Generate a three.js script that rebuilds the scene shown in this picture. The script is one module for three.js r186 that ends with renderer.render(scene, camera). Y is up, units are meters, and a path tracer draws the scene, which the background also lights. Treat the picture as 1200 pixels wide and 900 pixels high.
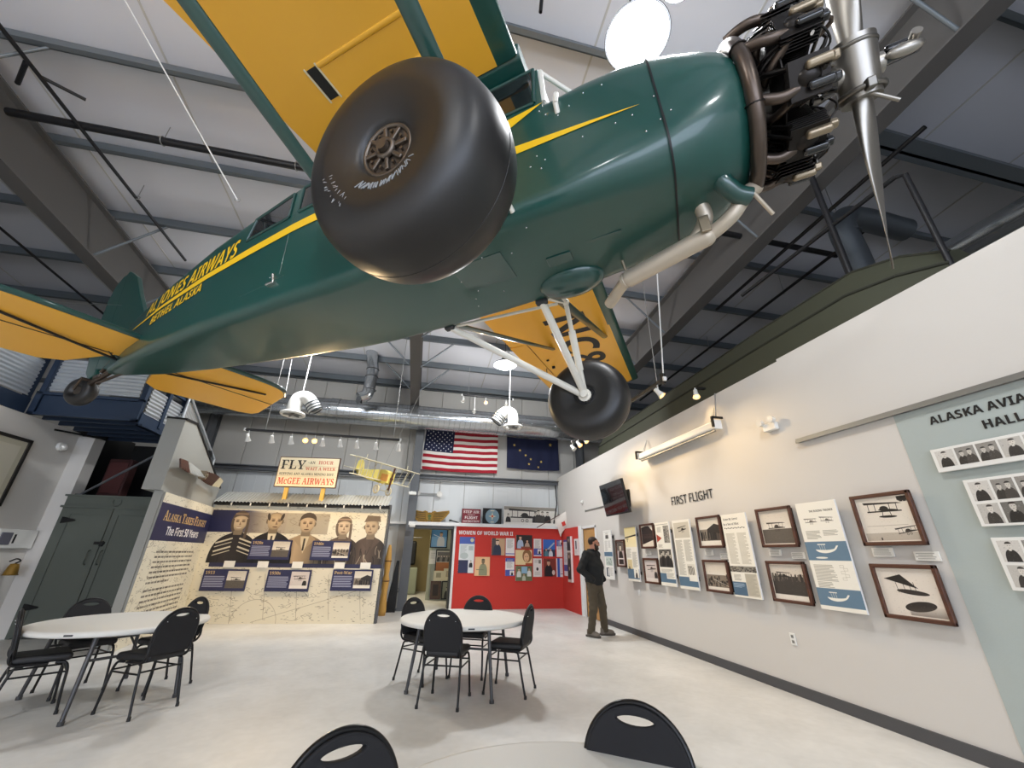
import * as THREE from 'three';
import { RoundedBoxGeometry } from 'three/addons/geometries/RoundedBoxGeometry.js';
import { mergeGeometries, mergeVertices, toCreasedNormals } from 'three/addons/utils/BufferGeometryUtils.js';
import { FontLoader } from 'three/addons/loaders/FontLoader.js';
import { MarchingCubes } from 'three/addons/objects/MarchingCubes.js';
import { RectAreaLightUniformsLib } from 'three/addons/lights/RectAreaLightUniformsLib.js';

RectAreaLightUniformsLib.init();
const scene = new THREE.Scene();
const renderer = new THREE.WebGLRenderer({ antialias: true });
renderer.toneMapping = THREE.LinearToneMapping;
renderer.toneMappingExposure = 0.39;
renderer.shadowMap.enabled = true;

// camera: eye 1.4 m above the floor, looking up and a little to the right
const camera = new THREE.PerspectiveCamera(2 * Math.atan(450 / 464) * 180 / Math.PI, 1200 / 900, 0.05, 100);
camera.position.set(0, 1.4, 0);
{
  const m = new THREE.Matrix4().makeBasis(
    new THREE.Vector3(0.97612, 0.01448, 0.21673),
    new THREE.Vector3(-0.09868, 0.91843, 0.38308),
    new THREE.Vector3(-0.19351, -0.39532, 0.89793));
  camera.quaternion.setFromRotationMatrix(m);
}
scene.add(camera);
scene.background = new THREE.Color(0x0a0a0c);

// ---- lighting strengths (the lamps themselves are built further down) ----
const HIGHBAY = 100;             // candela of one hanging high-bay lamp
const UPLIGHT = 0.6;             // share that leaks sideways and upwards through the diffuser
const DAYLIGHT = 12;            // radiance of the translucent daylight panels in the hangar door behind the camera
const SPOT = 11;                 // candela of one lit track spotlight
const COOL = new THREE.Color(0.97, 0.985, 1.0), WARM = new THREE.Color(1.0, 0.72, 0.38);

// ------------------------------------------------------------------ helpers
const V = (x, y, z) => new THREE.Vector3(x, y, z);
const used = new Map();
function numbered(name) {
  const n = used.get(name) || 0; used.set(name, n + 1);
  return n ? name + '_' + String(n).padStart(3, '0') : name;
}
let rs = 7;
const rnd = () => { rs = (rs * 1664525 + 1013904223) >>> 0; return rs / 4294967296; };
const rr = (a, b) => a + (b - a) * rnd();
function seed(n) { rs = (n * 2654435761) >>> 0; }
function shadow(o) { o.traverse((c) => { if (c.isMesh) { c.castShadow = true; c.receiveShadow = true; } }); return o; }
function tag(o, label, category, group) {
  o.userData = { label, category }; if (group) o.userData.group = group; return o;
}
function thing(name, label, category, p = [0, 0, 0], turn = 0, group) {
  const o = new THREE.Group(); o.name = numbered(name); o.position.set(...p); o.rotation.y = turn;
  tag(o, label, category, group); scene.add(o); return o;
}
function struct(name, p = [0, 0, 0]) {
  const o = new THREE.Group(); o.name = numbered(name); o.position.set(...p); o.userData = { kind: 'structure' }; scene.add(o); return o;
}
function part(parent, name, geo, mat, label) {
  const g = Array.isArray(geo) ? merge(geo) : geo;
  const m = new THREE.Mesh(g, mat);
  const n = parent.children.filter((c) => c.name === name || c.name.startsWith(name + '_0')).length;
  m.name = n ? name + '_' + String(n).padStart(3, '0') : name;
  if (label) m.userData.label = label;
  m.castShadow = m.receiveShadow = true; parent.add(m); return m;
}
function parts(parent, name, list, mat, label) { for (const g of list) part(parent, name, g, mat, label); }
function merge(list) {
  const gs = list.map((g) => { const h = g.index ? g.toNonIndexed() : g.clone(); for (const k of Object.keys(h.attributes)) if (!['position', 'normal', 'uv'].includes(k)) h.deleteAttribute(k); if (!h.attributes.uv) h.setAttribute('uv', new THREE.BufferAttribute(new Float32Array(h.attributes.position.count * 2), 2)); return h; });
  return mergeGeometries(gs);
}
// boxes: x0..x1 etc.
const span = (x0, x1, y0, y1, z0, z1) => new THREE.BoxGeometry(Math.abs(x1 - x0), Math.abs(y1 - y0), Math.abs(z1 - z0)).translate((x0 + x1) / 2, (y0 + y1) / 2, (z0 + z1) / 2);
const box = (w, h, d, x = 0, y = 0, z = 0) => new THREE.BoxGeometry(w, h, d).translate(x, y, z);
const rbox = (w, h, d, r, x = 0, y = 0, z = 0, s = 2) => new RoundedBoxGeometry(w, h, d, s, r).translate(x, y, z);
function bar(a, b, r, r2 = r, seg = 10) {             // round bar between two points
  const d = b.clone().sub(a), L = d.length();
  const g = new THREE.CylinderGeometry(r2, r, L, seg).translate(0, L / 2, 0);
  return g.applyQuaternion(new THREE.Quaternion().setFromUnitVectors(V(0, 1, 0), d.normalize())).translate(a.x, a.y, a.z);
}
function flatBar(a, b, w, t, side) {                   // bar of oval section, wide along "side"
  const d = b.clone().sub(a), L = d.length(); d.normalize();
  const s = side.clone().addScaledVector(d, -side.dot(d)).normalize(), n = d.clone().cross(s);
  const g = new THREE.CylinderGeometry(1, 1, L, 14).translate(0, L / 2, 0).scale(w / 2, 1, t / 2);
  return g.applyMatrix4(new THREE.Matrix4().makeBasis(s, d, n.negate()).setPosition(a));
}
function tube(pts, r, seg = 40, rad = 10, closed = false) {
  return new THREE.TubeGeometry(new THREE.CatmullRomCurve3(pts, closed, 'centripetal'), seg, r, rad, closed);
}
function pathTube(pts, r, rad = 8, bend = 0.05) {      // straight runs with rounded corners
  const path = new THREE.CurvePath(); let last = pts[0];
  for (let i = 1; i < pts.length; i++) {
    const p = pts[i], nx = pts[i + 1];
    if (!nx) { path.add(new THREE.LineCurve3(last, p)); break; }
    const a = p.clone().add(last.clone().sub(p).setLength(bend)), b = p.clone().add(nx.clone().sub(p).setLength(bend));
    path.add(new THREE.LineCurve3(last, a)); path.add(new THREE.QuadraticBezierCurve3(a, p, b)); last = b;
  }
  return new THREE.TubeGeometry(path, pts.length * 12, r, rad);
}
function lathe(prof, seg = 32) { return new THREE.LatheGeometry(prof.map(([x, y]) => new THREE.Vector2(x, y)), seg); }
function extr(pts, depth, bevel = 0, holes = []) {
  const s = new THREE.Shape(pts.map(([x, y]) => new THREE.Vector2(x, y)));
  for (const h of holes) s.holes.push(new THREE.Path(h.map(([x, y]) => new THREE.Vector2(x, y))));
  return new THREE.ExtrudeGeometry(s, { depth, bevelEnabled: bevel > 0, bevelSize: bevel, bevelThickness: bevel, bevelSegments: 2, curveSegments: 8 });
}
function corrugated(w, h, amp = 0.012, pitch = 0.068) {   // ribs run along y; faces +z
  const n = Math.round(w / pitch) * 6, pos = [], idx = [];
  for (let i = 0; i <= n; i++) for (const y of [-h / 2, h / 2]) { const x = -w / 2 + w * i / n; pos.push(x, y, amp * Math.sin(x / pitch * 2 * Math.PI)); }
  for (let i = 0; i < n; i++) { const a = i * 2; idx.push(a, a + 2, a + 1, a + 1, a + 2, a + 3); }
  const g = new THREE.BufferGeometry(); g.setAttribute('position', new THREE.Float32BufferAttribute(pos, 3)); g.setIndex(idx); g.computeVertexNormals(); return g;
}
const std = (hex, rough = 0.7, metal = 0, extra = {}) => new THREE.MeshStandardMaterial({ color: hex, roughness: rough, metalness: metal, ...extra });
const phys = (o) => new THREE.MeshPhysicalMaterial(o);

// ------------------------------------------------------------------ computed textures
function noiseTex(size, f) {                            // f(u, v) gives grey 0..255
  const d = new Uint8Array(size * size * 4);
  for (let y = 0; y < size; y++) for (let x = 0; x < size; x++) { const c = f(x, y), i = (y * size + x) * 4; if (Array.isArray(c)) { d[i] = c[0]; d[i + 1] = c[1]; d[i + 2] = c[2]; } else d[i] = d[i + 1] = d[i + 2] = c; d[i + 3] = 255; }
  const t = new THREE.DataTexture(d, size, size); t.magFilter = THREE.LinearFilter; t.minFilter = THREE.LinearMipmapLinearFilter; t.generateMipmaps = true; t.wrapS = t.wrapT = THREE.RepeatWrapping; t.needsUpdate = true; return t;
}
function valueNoise(cells, size, sd) {
  seed(sd); const g = Array.from({ length: cells * cells }, rnd);
  return (x, y) => {
    const u = x / size * cells, v = y / size * cells, i = Math.floor(u), j = Math.floor(v), a = u - i, b = v - j, s = a * a * (3 - 2 * a), t = b * b * (3 - 2 * b);
    const G = (p, q) => g[((q % cells) + cells) % cells * cells + ((p % cells) + cells) % cells];
    return (G(i, j) * (1 - s) + G(i + 1, j) * s) * (1 - t) + (G(i, j + 1) * (1 - s) + G(i + 1, j + 1) * s) * t;
  };
}
const n1 = valueNoise(6, 512, 1), n2 = valueNoise(24, 512, 2), n3 = valueNoise(110, 512, 3);
const cloud = (x, y) => n1(x, y) * 0.5 + n2(x, y) * 0.3 + n3(x, y) * 0.2;
const floorMap = noiseTex(512, (x, y) => { const c = cloud(x, y); const v = 186 + c * 34; return [v, v - 1, v - 5]; }); floorMap.colorSpace = THREE.SRGBColorSpace; floorMap.repeat.set(1 / 5, 1 / 5);
const floorRough = noiseTex(512, (x, y) => 70 + cloud(x, y) * 75); floorRough.repeat.set(1 / 2.3, 1 / 2.3);
const wallBump = noiseTex(512, (x, y) => 90 + n3(x, y) * 70 + n2(x, y) * 40); wallBump.repeat.set(1, 1);
const brushed = noiseTex(256, (x, y) => 120 + n3(x * 0.2, y * 2) * 90);
const rubberMap = noiseTex(256, (x, y) => 120 + n2(x, y) * 60 + n3(x, y) * 50);
const woodMap = noiseTex(256, (x, y) => { const v = n2(x * 0.25, y * 1.9) * 0.6 + n3(x * 0.4, y * 2) * 0.4; return [58 + v * 44, 32 + v * 28, 22 + v * 18]; }); woodMap.colorSpace = THREE.SRGBColorSpace;

function uvBox(geo, s = 1) {                            // uv in metres from the larger-facing axis
  const g = geo.index ? geo.toNonIndexed() : geo, p = g.attributes.position, n = g.attributes.normal, uv = new Float32Array(p.count * 2);
  for (let i = 0; i < p.count; i++) {
    const ax = Math.abs(n.getX(i)), ay = Math.abs(n.getY(i)), az = Math.abs(n.getZ(i));
    if (ay > ax && ay > az) { uv[2 * i] = p.getX(i) * s; uv[2 * i + 1] = p.getZ(i) * s; } else if (ax > az) { uv[2 * i] = p.getZ(i) * s; uv[2 * i + 1] = p.getY(i) * s; } else { uv[2 * i] = p.getX(i) * s; uv[2 * i + 1] = p.getY(i) * s; }
  }
  g.setAttribute('uv', new THREE.BufferAttribute(uv, 2)); return g;
}
function canvasMat(w, h, draw, o = {}) {
  const c = document.createElement('canvas'); c.width = w; c.height = h; const x = c.getContext('2d'); draw(x, w, h);
  const t = new THREE.CanvasTexture(c); t.colorSpace = THREE.SRGBColorSpace; t.anisotropy = 8;
  return new THREE.MeshStandardMaterial({ map: t, roughness: 0.55, ...o });
}

// ------------------------------------------------------------------ materials
const M = {
  floor: new THREE.MeshStandardMaterial({ map: floorMap, roughnessMap: floorRough, roughness: 1, metalness: 0 }),
  white: std(0xd0ccc6, 0.85, 0, { bumpMap: wallBump, bumpScale: 0.0006 }),
  wallLeft: std(0xdad6d0, 0.85, 0, { bumpMap: wallBump, bumpScale: 0.0008 }),
  greyPaint: std(0xaab3b0, 0.85, 0, { bumpMap: wallBump, bumpScale: 0.0006 }),
  sheet: std(0xcfd2d2, 0.55, 0.0), insul: std(0xbab8b3, 0.9), deck: std(0xcfd0d6, 0.9),
  red: std(0xc4372d, 0.8, 0, { bumpMap: wallBump, bumpScale: 0.0005 }),
  steelGrey: std(0x5d6064, 0.55, 0.25), steelDark: std(0x3b3d40, 0.6, 0.25), purlin: std(0x6a7176, 0.5, 0.3), rafter: std(0x5a5856, 0.65, 0.1),
  navy: std(0x223248, 0.5, 0.1), pipe: std(0x1d1d20, 0.45, 0.3), rubberBase: std(0x4b4b4d, 0.6),
  galv: std(0xb9bdc0, 0.32, 0.9, { roughnessMap: brushed }), galvSheet: std(0xc3c8cc, 0.42, 0.6), darkDuct: std(0x565c62, 0.4, 0.7),
  trimWhite: std(0xe4e4e2, 0.4), trimMetal: std(0x8a8a86, 0.4, 0.5), black: std(0x121214, 0.5), blackGloss: phys({ color: 0x0b0b0d, roughness: 0.12, clearcoat: 0.6 }),
  plasticWhite: std(0xe6e5e0, 0.5), chairMetal: std(0x18181a, 0.35, 0.3), vinyl: std(0x17171a, 0.5), chairFabric: std(0x1b1b1e, 0.85),
  tableTop: std(0xd9d8d2, 0.5, 0, { bumpMap: wallBump, bumpScale: 0.0006 }), tableLeg: std(0x4a4a4c, 0.4, 0.4),
  green: phys({ color: new THREE.Color(0.006, 0.062, 0.05), roughness: 0.36, clearcoat: 0.5, clearcoatRoughness: 0.12 }),
  greenStrut: phys({ color: new THREE.Color(0.008, 0.055, 0.046), roughness: 0.3, clearcoat: 0.7 }),
  yellow: phys({ color: new THREE.Color(0.9, 0.46, 0.035), roughness: 0.42, clearcoat: 0.35, clearcoatRoughness: 0.3, side: THREE.DoubleSide }),
  stripe: std(0xf0c21e, 0.45, 0, { side: THREE.DoubleSide, polygonOffset: true }),
  tire: phys({ color: new THREE.Color(0.011, 0.010, 0.0095), roughness: 0.42, clearcoat: 0.12, clearcoatRoughness: 0.4 }),
  hub: std(0x6b6259, 0.38, 0.85), gearWhite: phys({ color: 0xe6e2d6, roughness: 0.3, clearcoat: 0.5 }),
  bronze: std(0x5d524a, 0.36, 0.85), exhaust: std(0xc6baa8, 0.45, 0.5), engine: std(0x2e2b29, 0.35, 0.85), engineLight: std(0x9b8d78, 0.35, 0.8), crank: std(0x77736c, 0.35, 0.85),
  prop: std(0x9d9890, 0.34, 0.9), chrome: std(0xd8d8d8, 0.15, 1),
  glassDark: phys({ color: 0x1a1d1f, roughness: 0.06, metalness: 0, clearcoat: 1 }), glass: phys({ color: 0xffffff, roughness: 0.03, transmission: 1, thickness: 0, ior: 1.45 }),
  olive: std(0x3d3f2f, 0.8), oliveDark: std(0x2a2b20, 0.85), wood: new THREE.MeshStandardMaterial({ map: woodMap, roughness: 0.45 }), woodPale: std(0xc79a4e, 0.6),
  shed: std(0x5c6159, 0.75), guard: std(0x9c9c96, 0.8), iron: std(0x1a1a1a, 0.5, 0.4),
  skin: std(0xb8826a, 0.6), hair: std(0x2b1d14, 0.8), jacket: std(0x17191a, 0.9), trousers: std(0x4c4334, 0.9), shoe: std(0x6d655c, 0.8),
  canary: std(0xf0dc78, 0.6), cream: std(0xdcd4b6, 0.7), gold: std(0x8f6d26, 0.5, 0.3), wire: std(0x9a9a98, 0.4, 0.6),
  lampGlow: new THREE.MeshStandardMaterial({ color: 0xffffff, emissive: 0xf4f8ff, emissiveIntensity: 9, roughness: 0.5 }),
  bulb: new THREE.MeshStandardMaterial({ color: 0xffe0b0, emissive: 0xffb85c, emissiveIntensity: 14, roughness: 0.4 }),
  bulbOff: std(0xe8e6e0, 0.15, 0.2), caption: std(0xeeebe2, 0.7),
};
// ================================================================== the building
const roofY = (z, off = 0) => 7 + off + (z + 5.7) / 12;          // underside of the purlins
{
  const f = struct('floor'); part(f, 'slab', uvBox(span(-12, 11, -0.2, 0, -18, 9)), M.floor);
}
{ // ceiling: insulated roof deck, purlins, rafters and their braces
  const c = struct('ceiling');
  const slope = Math.atan(1 / 12);
  const deck = new THREE.BoxGeometry(23, 0.12, 23).rotateX(-slope).translate(-0.5, roofY(-2, 0.27), -2);
  part(c, 'roof_deck', deck, M.deck);
  for (let x = -11.2; x < 11; x += 1.83) part(c, 'deck_seam', new THREE.BoxGeometry(0.025, 0.012, 22).rotateX(-slope).translate(x, roofY(-2, 0.207), -2), M.insul);
  const web = new THREE.BoxGeometry(22.8, 0.2, 0.014), lip = new THREE.BoxGeometry(22.8, 0.014, 0.075);
  for (let i = -1; i < 15; i++) {
    const z = -12.5 + i * 1.4 + (i < 0 ? 1.25 : 0); if (z > 8.5) continue;
    part(c, 'purlin', [web.clone().translate(-0.5, roofY(z, 0.1), z), lip.clone().translate(-0.5, roofY(z, 0.007), z + 0.035), lip.clone().translate(-0.5, roofY(z, 0.193), z - 0.035)], M.purlin);
  }
  for (const x of [-6.06, -0.5, 5.1]) {
    const L = 21.6, zc = -1.9, g = [];
    for (const [w, h, y] of [[0.22, 0.03, -0.02], [0.02, 0.86, -0.45], [0.26, 0.03, -0.89]]) g.push(new THREE.BoxGeometry(w, h, L).rotateX(-slope).translate(x, roofY(zc, y), zc));
    part(c, 'rafter', g, M.rafter);
    for (const z of [-11.1, -9.7, -8.3, -6.9, -4.1, -1.3]) for (const s of [-1, 1]) part(c, 'flange_brace', bar(V(x + s * 0.05, roofY(z, -0.84), z), V(x + s * 0.95, roofY(z, 0.03), z), 0.022, 0.022, 6), M.purlin);
  }
  part(c, 'strut_beam', [span(5.1, 11, 6.95, 7.3, -2.72, -2.68), span(5.1, 11, 6.95, 6.98, -2.8, -2.5)], M.purlin);
  for (const x of [-6.06, 5.1]) part(c, 'column', [box(0.24, 5.6, 0.025, x, 2.8, -12.45), box(0.02, 5.6, 0.3, x, 2.8, -12.45), box(0.24, 5.6, 0.025, x, 2.8, -12.62)], M.steelGrey);
  part(c, 'column', [box(0.24, 5.62, 0.025, -0.25, 2.81, -12.22), box(0.025, 5.62, 0.3, -0.25, 2.81, -12.36), box(0.24, 5.62, 0.025, -0.25, 2.81, -12.5), box(0.3, 0.02, 0.4, -0.25, 0.01, -12.36)], M.steelGrey);
}
{ // back wall: ribbed sheet panels below the girt, faced insulation above it
  const w = struct('wall_back');
  part(w, 'backing', [span(-12, -0.32, 0, 6.9, -12.95, -12.75), span(-0.32, 11, 2.14, 6.9, -12.95, -12.75), span(1.0, 11, 0, 2.14, -12.95, -12.75)], M.insul);
  for (let i = 0; i < 22; i++) {
    const x0 = -11.6 + i * 0.92, x1 = x0 + 0.9; if (x0 > 4.6) break;
    const low = x1 < -0.3 ? 0.0 : 2.24;
    const g = [span(x0, x1, low, 3.5, -12.75, -12.72)];
    for (const k of [0.15, 0.45, 0.75]) g.push(span(x0 + k, x0 + k + 0.05, low, 3.5, -12.72, -12.712));
    part(w, 'wall_panel', g, M.sheet);
    part(w, 'insulation_panel', rbox(0.91, 3.15, 0.05, 0.02, x0 + 0.45, 5.2, -12.73), M.insul);
  }
  part(w, 'girt', [span(-12, 4.6, 3.5, 3.62, -12.74, -12.6), span(-12, 4.6, 3.6, 3.63, -12.74, -12.54)], M.steelGrey);
  part(w, 'girt', [span(-12, 4.6, 5.6, 5.7, -12.74, -12.6)], M.steelGrey);
  part(w, 'ledge', [span(-0.3, 4.32, 2.13, 2.22, -12.74, -12.2), span(-6.4, -0.36, 2.17, 2.23, -12.72, -12.55)], M.trimWhite, 'white ledge running above the doorway and the red wall');
  // short red return of the exhibit
  part(w, 'red_panel', span(1.06, 4.32, 0, 2.13, -12.42, -12.3), M.red, 'red painted exhibit wall');
  part(w, 'red_panel', span(4.27, 4.32, 0, 2.13, -12.3, -10.86), M.red, 'red painted return on the side wall');
  part(w, 'trim_strip', span(1.0, 1.06, 0, 2.13, -12.74, -12.26), M.trimWhite);
  part(w, 'trim_strip', span(4.25, 4.325, 0, 2.15, -10.86, -10.8), M.trimWhite);
}
{ // doorway to the next room, and what stands inside it
  const d = struct('door_1');
  part(d, 'jamb', span(-0.36, -0.28, 0, 2.13, -12.9, -12.3), M.steelGrey);
  part(d, 'jamb', span(0.96, 1.0, 0, 2.13, -12.9, -12.4), M.steelDark);
  part(d, 'lintel', span(-0.3, 1.0, 2.05, 2.13, -12.9, -12.3), M.steelGrey);
  const w = struct('wall_next_room');
  part(w, 'side_wall', span(1.3, 1.4, 0, 3, -18, -12.96), M.sheet);
  part(w, 'partition', span(0.42, 1.3, 0, 2.9, -14.9, -14.8), std(0xb9bda8, 0.6));
  for (const x of [0.5, 0.72, 0.94, 1.16]) part(w, 'partition_rib', span(x, x + 0.03, 0, 2.9, -14.8, -14.785), std(0xaab09a, 0.6));
  part(w, 'far_wall', span(-4, 1.4, 0, 3, -18.1, -18), std(0x8b7d58, 0.8));
  part(w, 'side_wall', span(-3.1, -3, 0, 3, -18, -12.96), M.sheet);
  part(w, 'roof_panel', span(-4, 1.4, 3, 3.1, -18.1, -12.96), M.insul);
}
{ // partition on the right with the exhibit
  const w = struct('wall_right');
  part(w, 'partition', [uvBox(span(4.32, 4.47, 0, 3.75, -12.7, -10.68)), uvBox(span(4.32, 4.47, 2.06, 3.75, -10.68, -9.88)), uvBox(span(4.32, 4.47, 0, 3.75, -9.88, -3.76)), uvBox(span(4.32, 4.47, 0, 3.78, -3.76, 9))], M.white);
  part(w, 'painted_panel', uvBox(span(4.314, 4.322, 0.12, 2.66, -2.725, 6)), M.greyPaint, 'pale grey painted section of the wall');
  const b = struct('baseboard_right'); part(b, 'strip', [span(4.3, 4.322, 0, 0.105, -9.8, 9)], M.rubberBase);
  const t = struct('trim_1'); part(t, 'rail', [span(4.275, 4.322, 2.665, 2.71, -3.76, 6), span(4.265, 4.28, 2.66, 2.69, -3.76, 6)], M.trimMetal);
  const d = struct('door_2');
  part(d, 'frame', [span(4.305, 4.48, 0, 2.1, -10.74, -10.68), span(4.305, 4.48, 0, 2.1, -9.88, -9.82), span(4.305, 4.48, 2.06, 2.12, -10.74, -9.82)], M.trimWhite);
  const leaf = part(d, 'leaf', span(4.335, 4.375, 0.01, 2.06, -10.68, -9.88), std(0xb98d55, 0.5));
  part(leaf, 'handle', [new THREE.SphereGeometry(0.03, 12, 8).translate(4.29, 0.98, -9.96), bar(V(4.29, 0.98, -9.96), V(4.34, 0.98, -9.96), 0.012)], M.chrome);
}
{ // left wall, and the outer shell that closes the hall
  const w = struct('wall_left');
  part(w, 'partition', uvBox(span(-6.9, -6.7, 0, 3.47, -9.3, 9)), M.wallLeft);
  part(w, 'pilaster', uvBox(span(-6.9, -6.43, 0, 3.41, -9.52, -9.24)), M.wallLeft);
  const s = struct('wall_outer');
  part(s, 'shell', [span(-12.1, -12, 0, 8.8, -12.9, 9), span(11, 11.1, 0, 8.8, -12.9, 9), span(-12.1, 11.1, 0, 8.9, 9, 9.1)], M.insul);
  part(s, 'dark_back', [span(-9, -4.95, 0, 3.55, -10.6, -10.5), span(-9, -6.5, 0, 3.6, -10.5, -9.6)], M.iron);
}
{ // hangar door behind the camera with rows of translucent daylight panels
  const w = struct('window_1'), glow = new THREE.MeshStandardMaterial({ color: 0xdfe8f2, emissive: 0xdce9ff, emissiveIntensity: 1.6, roughness: 0.5 });
  for (let r = 0; r < 3; r++) for (let k = 0; k < 6; k++) part(w, 'pane', span(-6.2 + k * 1.7, -4.6 + k * 1.7, 0.6 + r * 1.25, 1.75 + r * 1.25, 8.93, 8.96), glow);
  for (let r = 0; r < 4; r++) part(w, 'rail', span(-6.3, 4.0, 0.5 + r * 1.25, 0.6 + r * 1.25, 8.9, 9), M.steelGrey);
  for (let k = 0; k < 7; k++) part(w, 'mullion', span(-6.3 + k * 1.7, -6.2 + k * 1.7, 0.5, 4.35, 8.9, 9), M.steelGrey);
  const l = new THREE.RectAreaLight(0xdde8ff, DAYLIGHT, 10.2, 3.75); l.position.set(-1.15, 2.42, 8.88); w.add(l);
}
{ // storage closet doors under the platform
  const d = struct('door_3');
  part(d, 'frame', [span(-6.43, -4.6, 2.1, 2.3, -9.28, -9.2), span(-6.46, -4.6, 2.08, 2.115, -9.28, -9.17), span(-6.43, -6.37, 0, 2.1, -9.28, -9.2), span(-4.86, -4.6, 0, 2.1, -9.28, -9.2), span(-6.46, -4.6, 2.28, 2.31, -9.9, -9.17)], M.shed);
  part(d, 'horseshoe', new THREE.TorusGeometry(0.07, 0.012, 8, 20, 4.4).rotateZ(2.5).translate(-5.62, 2.2, -9.19), M.shed);
  const face = (x0, x1) => { const g = [span(x0, x1, 0.02, 2.08, -9.25, -9.215)]; for (const [a, b, c, e] of [[x0, x0 + 0.1, 0.02, 2.08], [x1 - 0.1, x1, 0.02, 2.08], [x0 + 0.1, x1 - 0.1, 1.97, 2.08], [x0 + 0.1, x1 - 0.1, 0.02, 0.16]]) g.push(span(a, b, c, e, -9.215, -9.2)); return g; };
  const hinge = (x, y, s) => extr([[x, y - 0.055], [x + s * 0.06, y - 0.045], [x + s * 0.2, y - 0.012], [x + s * 0.22, y], [x + s * 0.2, y + 0.012], [x + s * 0.06, y + 0.045], [x, y + 0.055]], 0.008, 0.002).translate(0, 0, -9.2);
  const a = part(d, 'leaf', face(-6.37, -5.635), M.shed), b = part(d, 'leaf', face(-5.62, -4.86), M.shed);
  for (const y of [1.86, 0.46]) { part(a, 'hinge', hinge(-6.37, y, 1), M.iron); part(b, 'hinge', hinge(-4.88, y, -1), M.iron); }
  part(a, 'latch', [box(0.16, 0.05, 0.02, -5.64, 1.48, -9.185), box(0.05, 0.09, 0.025, -5.6, 1.47, -9.18)], M.iron);
  for (const [o, x] of [[a, -5.74], [b, -5.55]]) part(o, 'handle', tube([V(x, 1.36, -9.2), V(x, 1.34, -9.15), V(x, 1.24, -9.14), V(x, 1.14, -9.15), V(x, 1.12, -9.2)], 0.012, 16, 6), M.shed);
}
// ================================================================== platform and stairs on the left
const bannerA = V(-4.2, 0, -7.92), bannerB = V(-4.58, 0, -10.61), bannerC = V(-0.72, 0, -10.17);
{
  const t = thing('stair_platform', 'dark blue steel stair platform with corrugated railing panels behind the tail wheel', 'platform', [-5.9, 3.46, -8.7]);
  const P = (x0, x1, y0, y1, z0, z1) => span(x0 + 5.9, x1 + 5.9, y0 - 3.46, y1 - 3.46, z0 + 8.7, z1 + 8.7);
  part(t, 'deck', P(-6.65, -5.05, 3.6, 3.66, -9.9, -8.0), M.navy);
  part(t, 'fascia', [P(-6.65, -5.05, 3.46, 3.86, -8.02, -7.98), P(-6.65, -5.05, 3.46, 3.5, -7.99, -7.94), P(-6.65, -5.05, 3.82, 3.87, -7.99, -7.94), P(-6.65, -6.56, 3.46, 3.86, -7.99, -7.94), P(-5.14, -5.05, 3.46, 3.86, -7.99, -7.94)], M.navy);
  part(t, 'side_beam', [P(-5.07, -5.03, 3.4, 3.62, -9.9, -8.0), P(-5.08, -4.98, 3.4, 3.43, -9.9, -8)], M.navy);
  for (let k = 0; k < 5; k++) part(t, 'joist', P(-6.65, -5.05, 3.46, 3.6, -8.3 - k * 0.35, -8.26 - k * 0.35), M.navy);
  for (const [x, z] of [[-6.6, -8], [-5.1, -8], [-5.05, -8.55], [-5.05, -9.1]]) part(t, 'post', P(x - 0.04, x + 0.04, 3.5, 4.62, z - 0.04, z + 0.04), M.navy);
  part(t, 'railing_panel', corrugated(0.62, 1.36).rotateZ(Math.PI / 2).translate(0.04, 0.76, 0.71), M.galvSheet, 'corrugated front panel');
  for (const z of [-8.28, -8.83]) part(t, 'railing_panel', corrugated(0.5, 0.46).rotateZ(Math.PI / 2).rotateY(Math.PI / 2).translate(0.86, 0.42, z + 8.7), M.galvSheet, 'corrugated side panel');
  part(t, 'top_rail', [P(-6.65, -5.05, 4.58, 4.63, -8.03, -7.97), P(-5.08, -5.02, 4.24, 4.29, -9.2, -8.0)], M.navy);
  shadow(t);
}
{
  const t = thing('stair_rail', 'pale blue steel stair railing with corrugated infill sloping down behind the grey stair wall', 'railing', [-4.95, 3, -9.9]);
  part(t, 'handrail', [bar(V(-0.02, 1.38, 0.85), V(-0.02, 0.4, -0.9), 0.025), bar(V(-0.02, 1.38, 0.85), V(-0.02, 0.4, 0.85), 0.025), bar(V(-0.02, 0.4, -0.9), V(-0.02, -0.7, -0.9), 0.025)], M.galvSheet);
  const s = corrugated(0.66, 1.95).rotateZ(Math.PI / 2).rotateY(Math.PI / 2);
  s.applyMatrix4(new THREE.Matrix4().makeRotationX(-Math.atan(0.56))).translate(-0.06, 0.56, -0.02);
  part(t, 'infill_panel', s, M.galvSheet);
}
{
  const t = thing('mezzanine_railing', 'galvanised corrugated railing on a dark blue beam along the top of the left wall', 'railing', [-6.75, 3.47, -4]);
  part(t, 'beam', [box(0.14, 0.26, 7.6, 0, 0.13, -0.15)], M.navy);
  for (let k = 0; k < 4; k++) { part(t, 'railing_panel', corrugated(0.66, 1.78).rotateZ(Math.PI / 2).rotateY(Math.PI / 2).translate(0.04, 0.62, -3 + k * 1.87), M.galvSheet); part(t, 'post', box(0.08, 1.0, 0.08, 0, 0.62, -3.93 + k * 1.87), M.navy); }
  part(t, 'top_rail', box(0.07, 0.06, 7.6, 0, 1.0, -0.15), M.navy);
}
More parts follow.
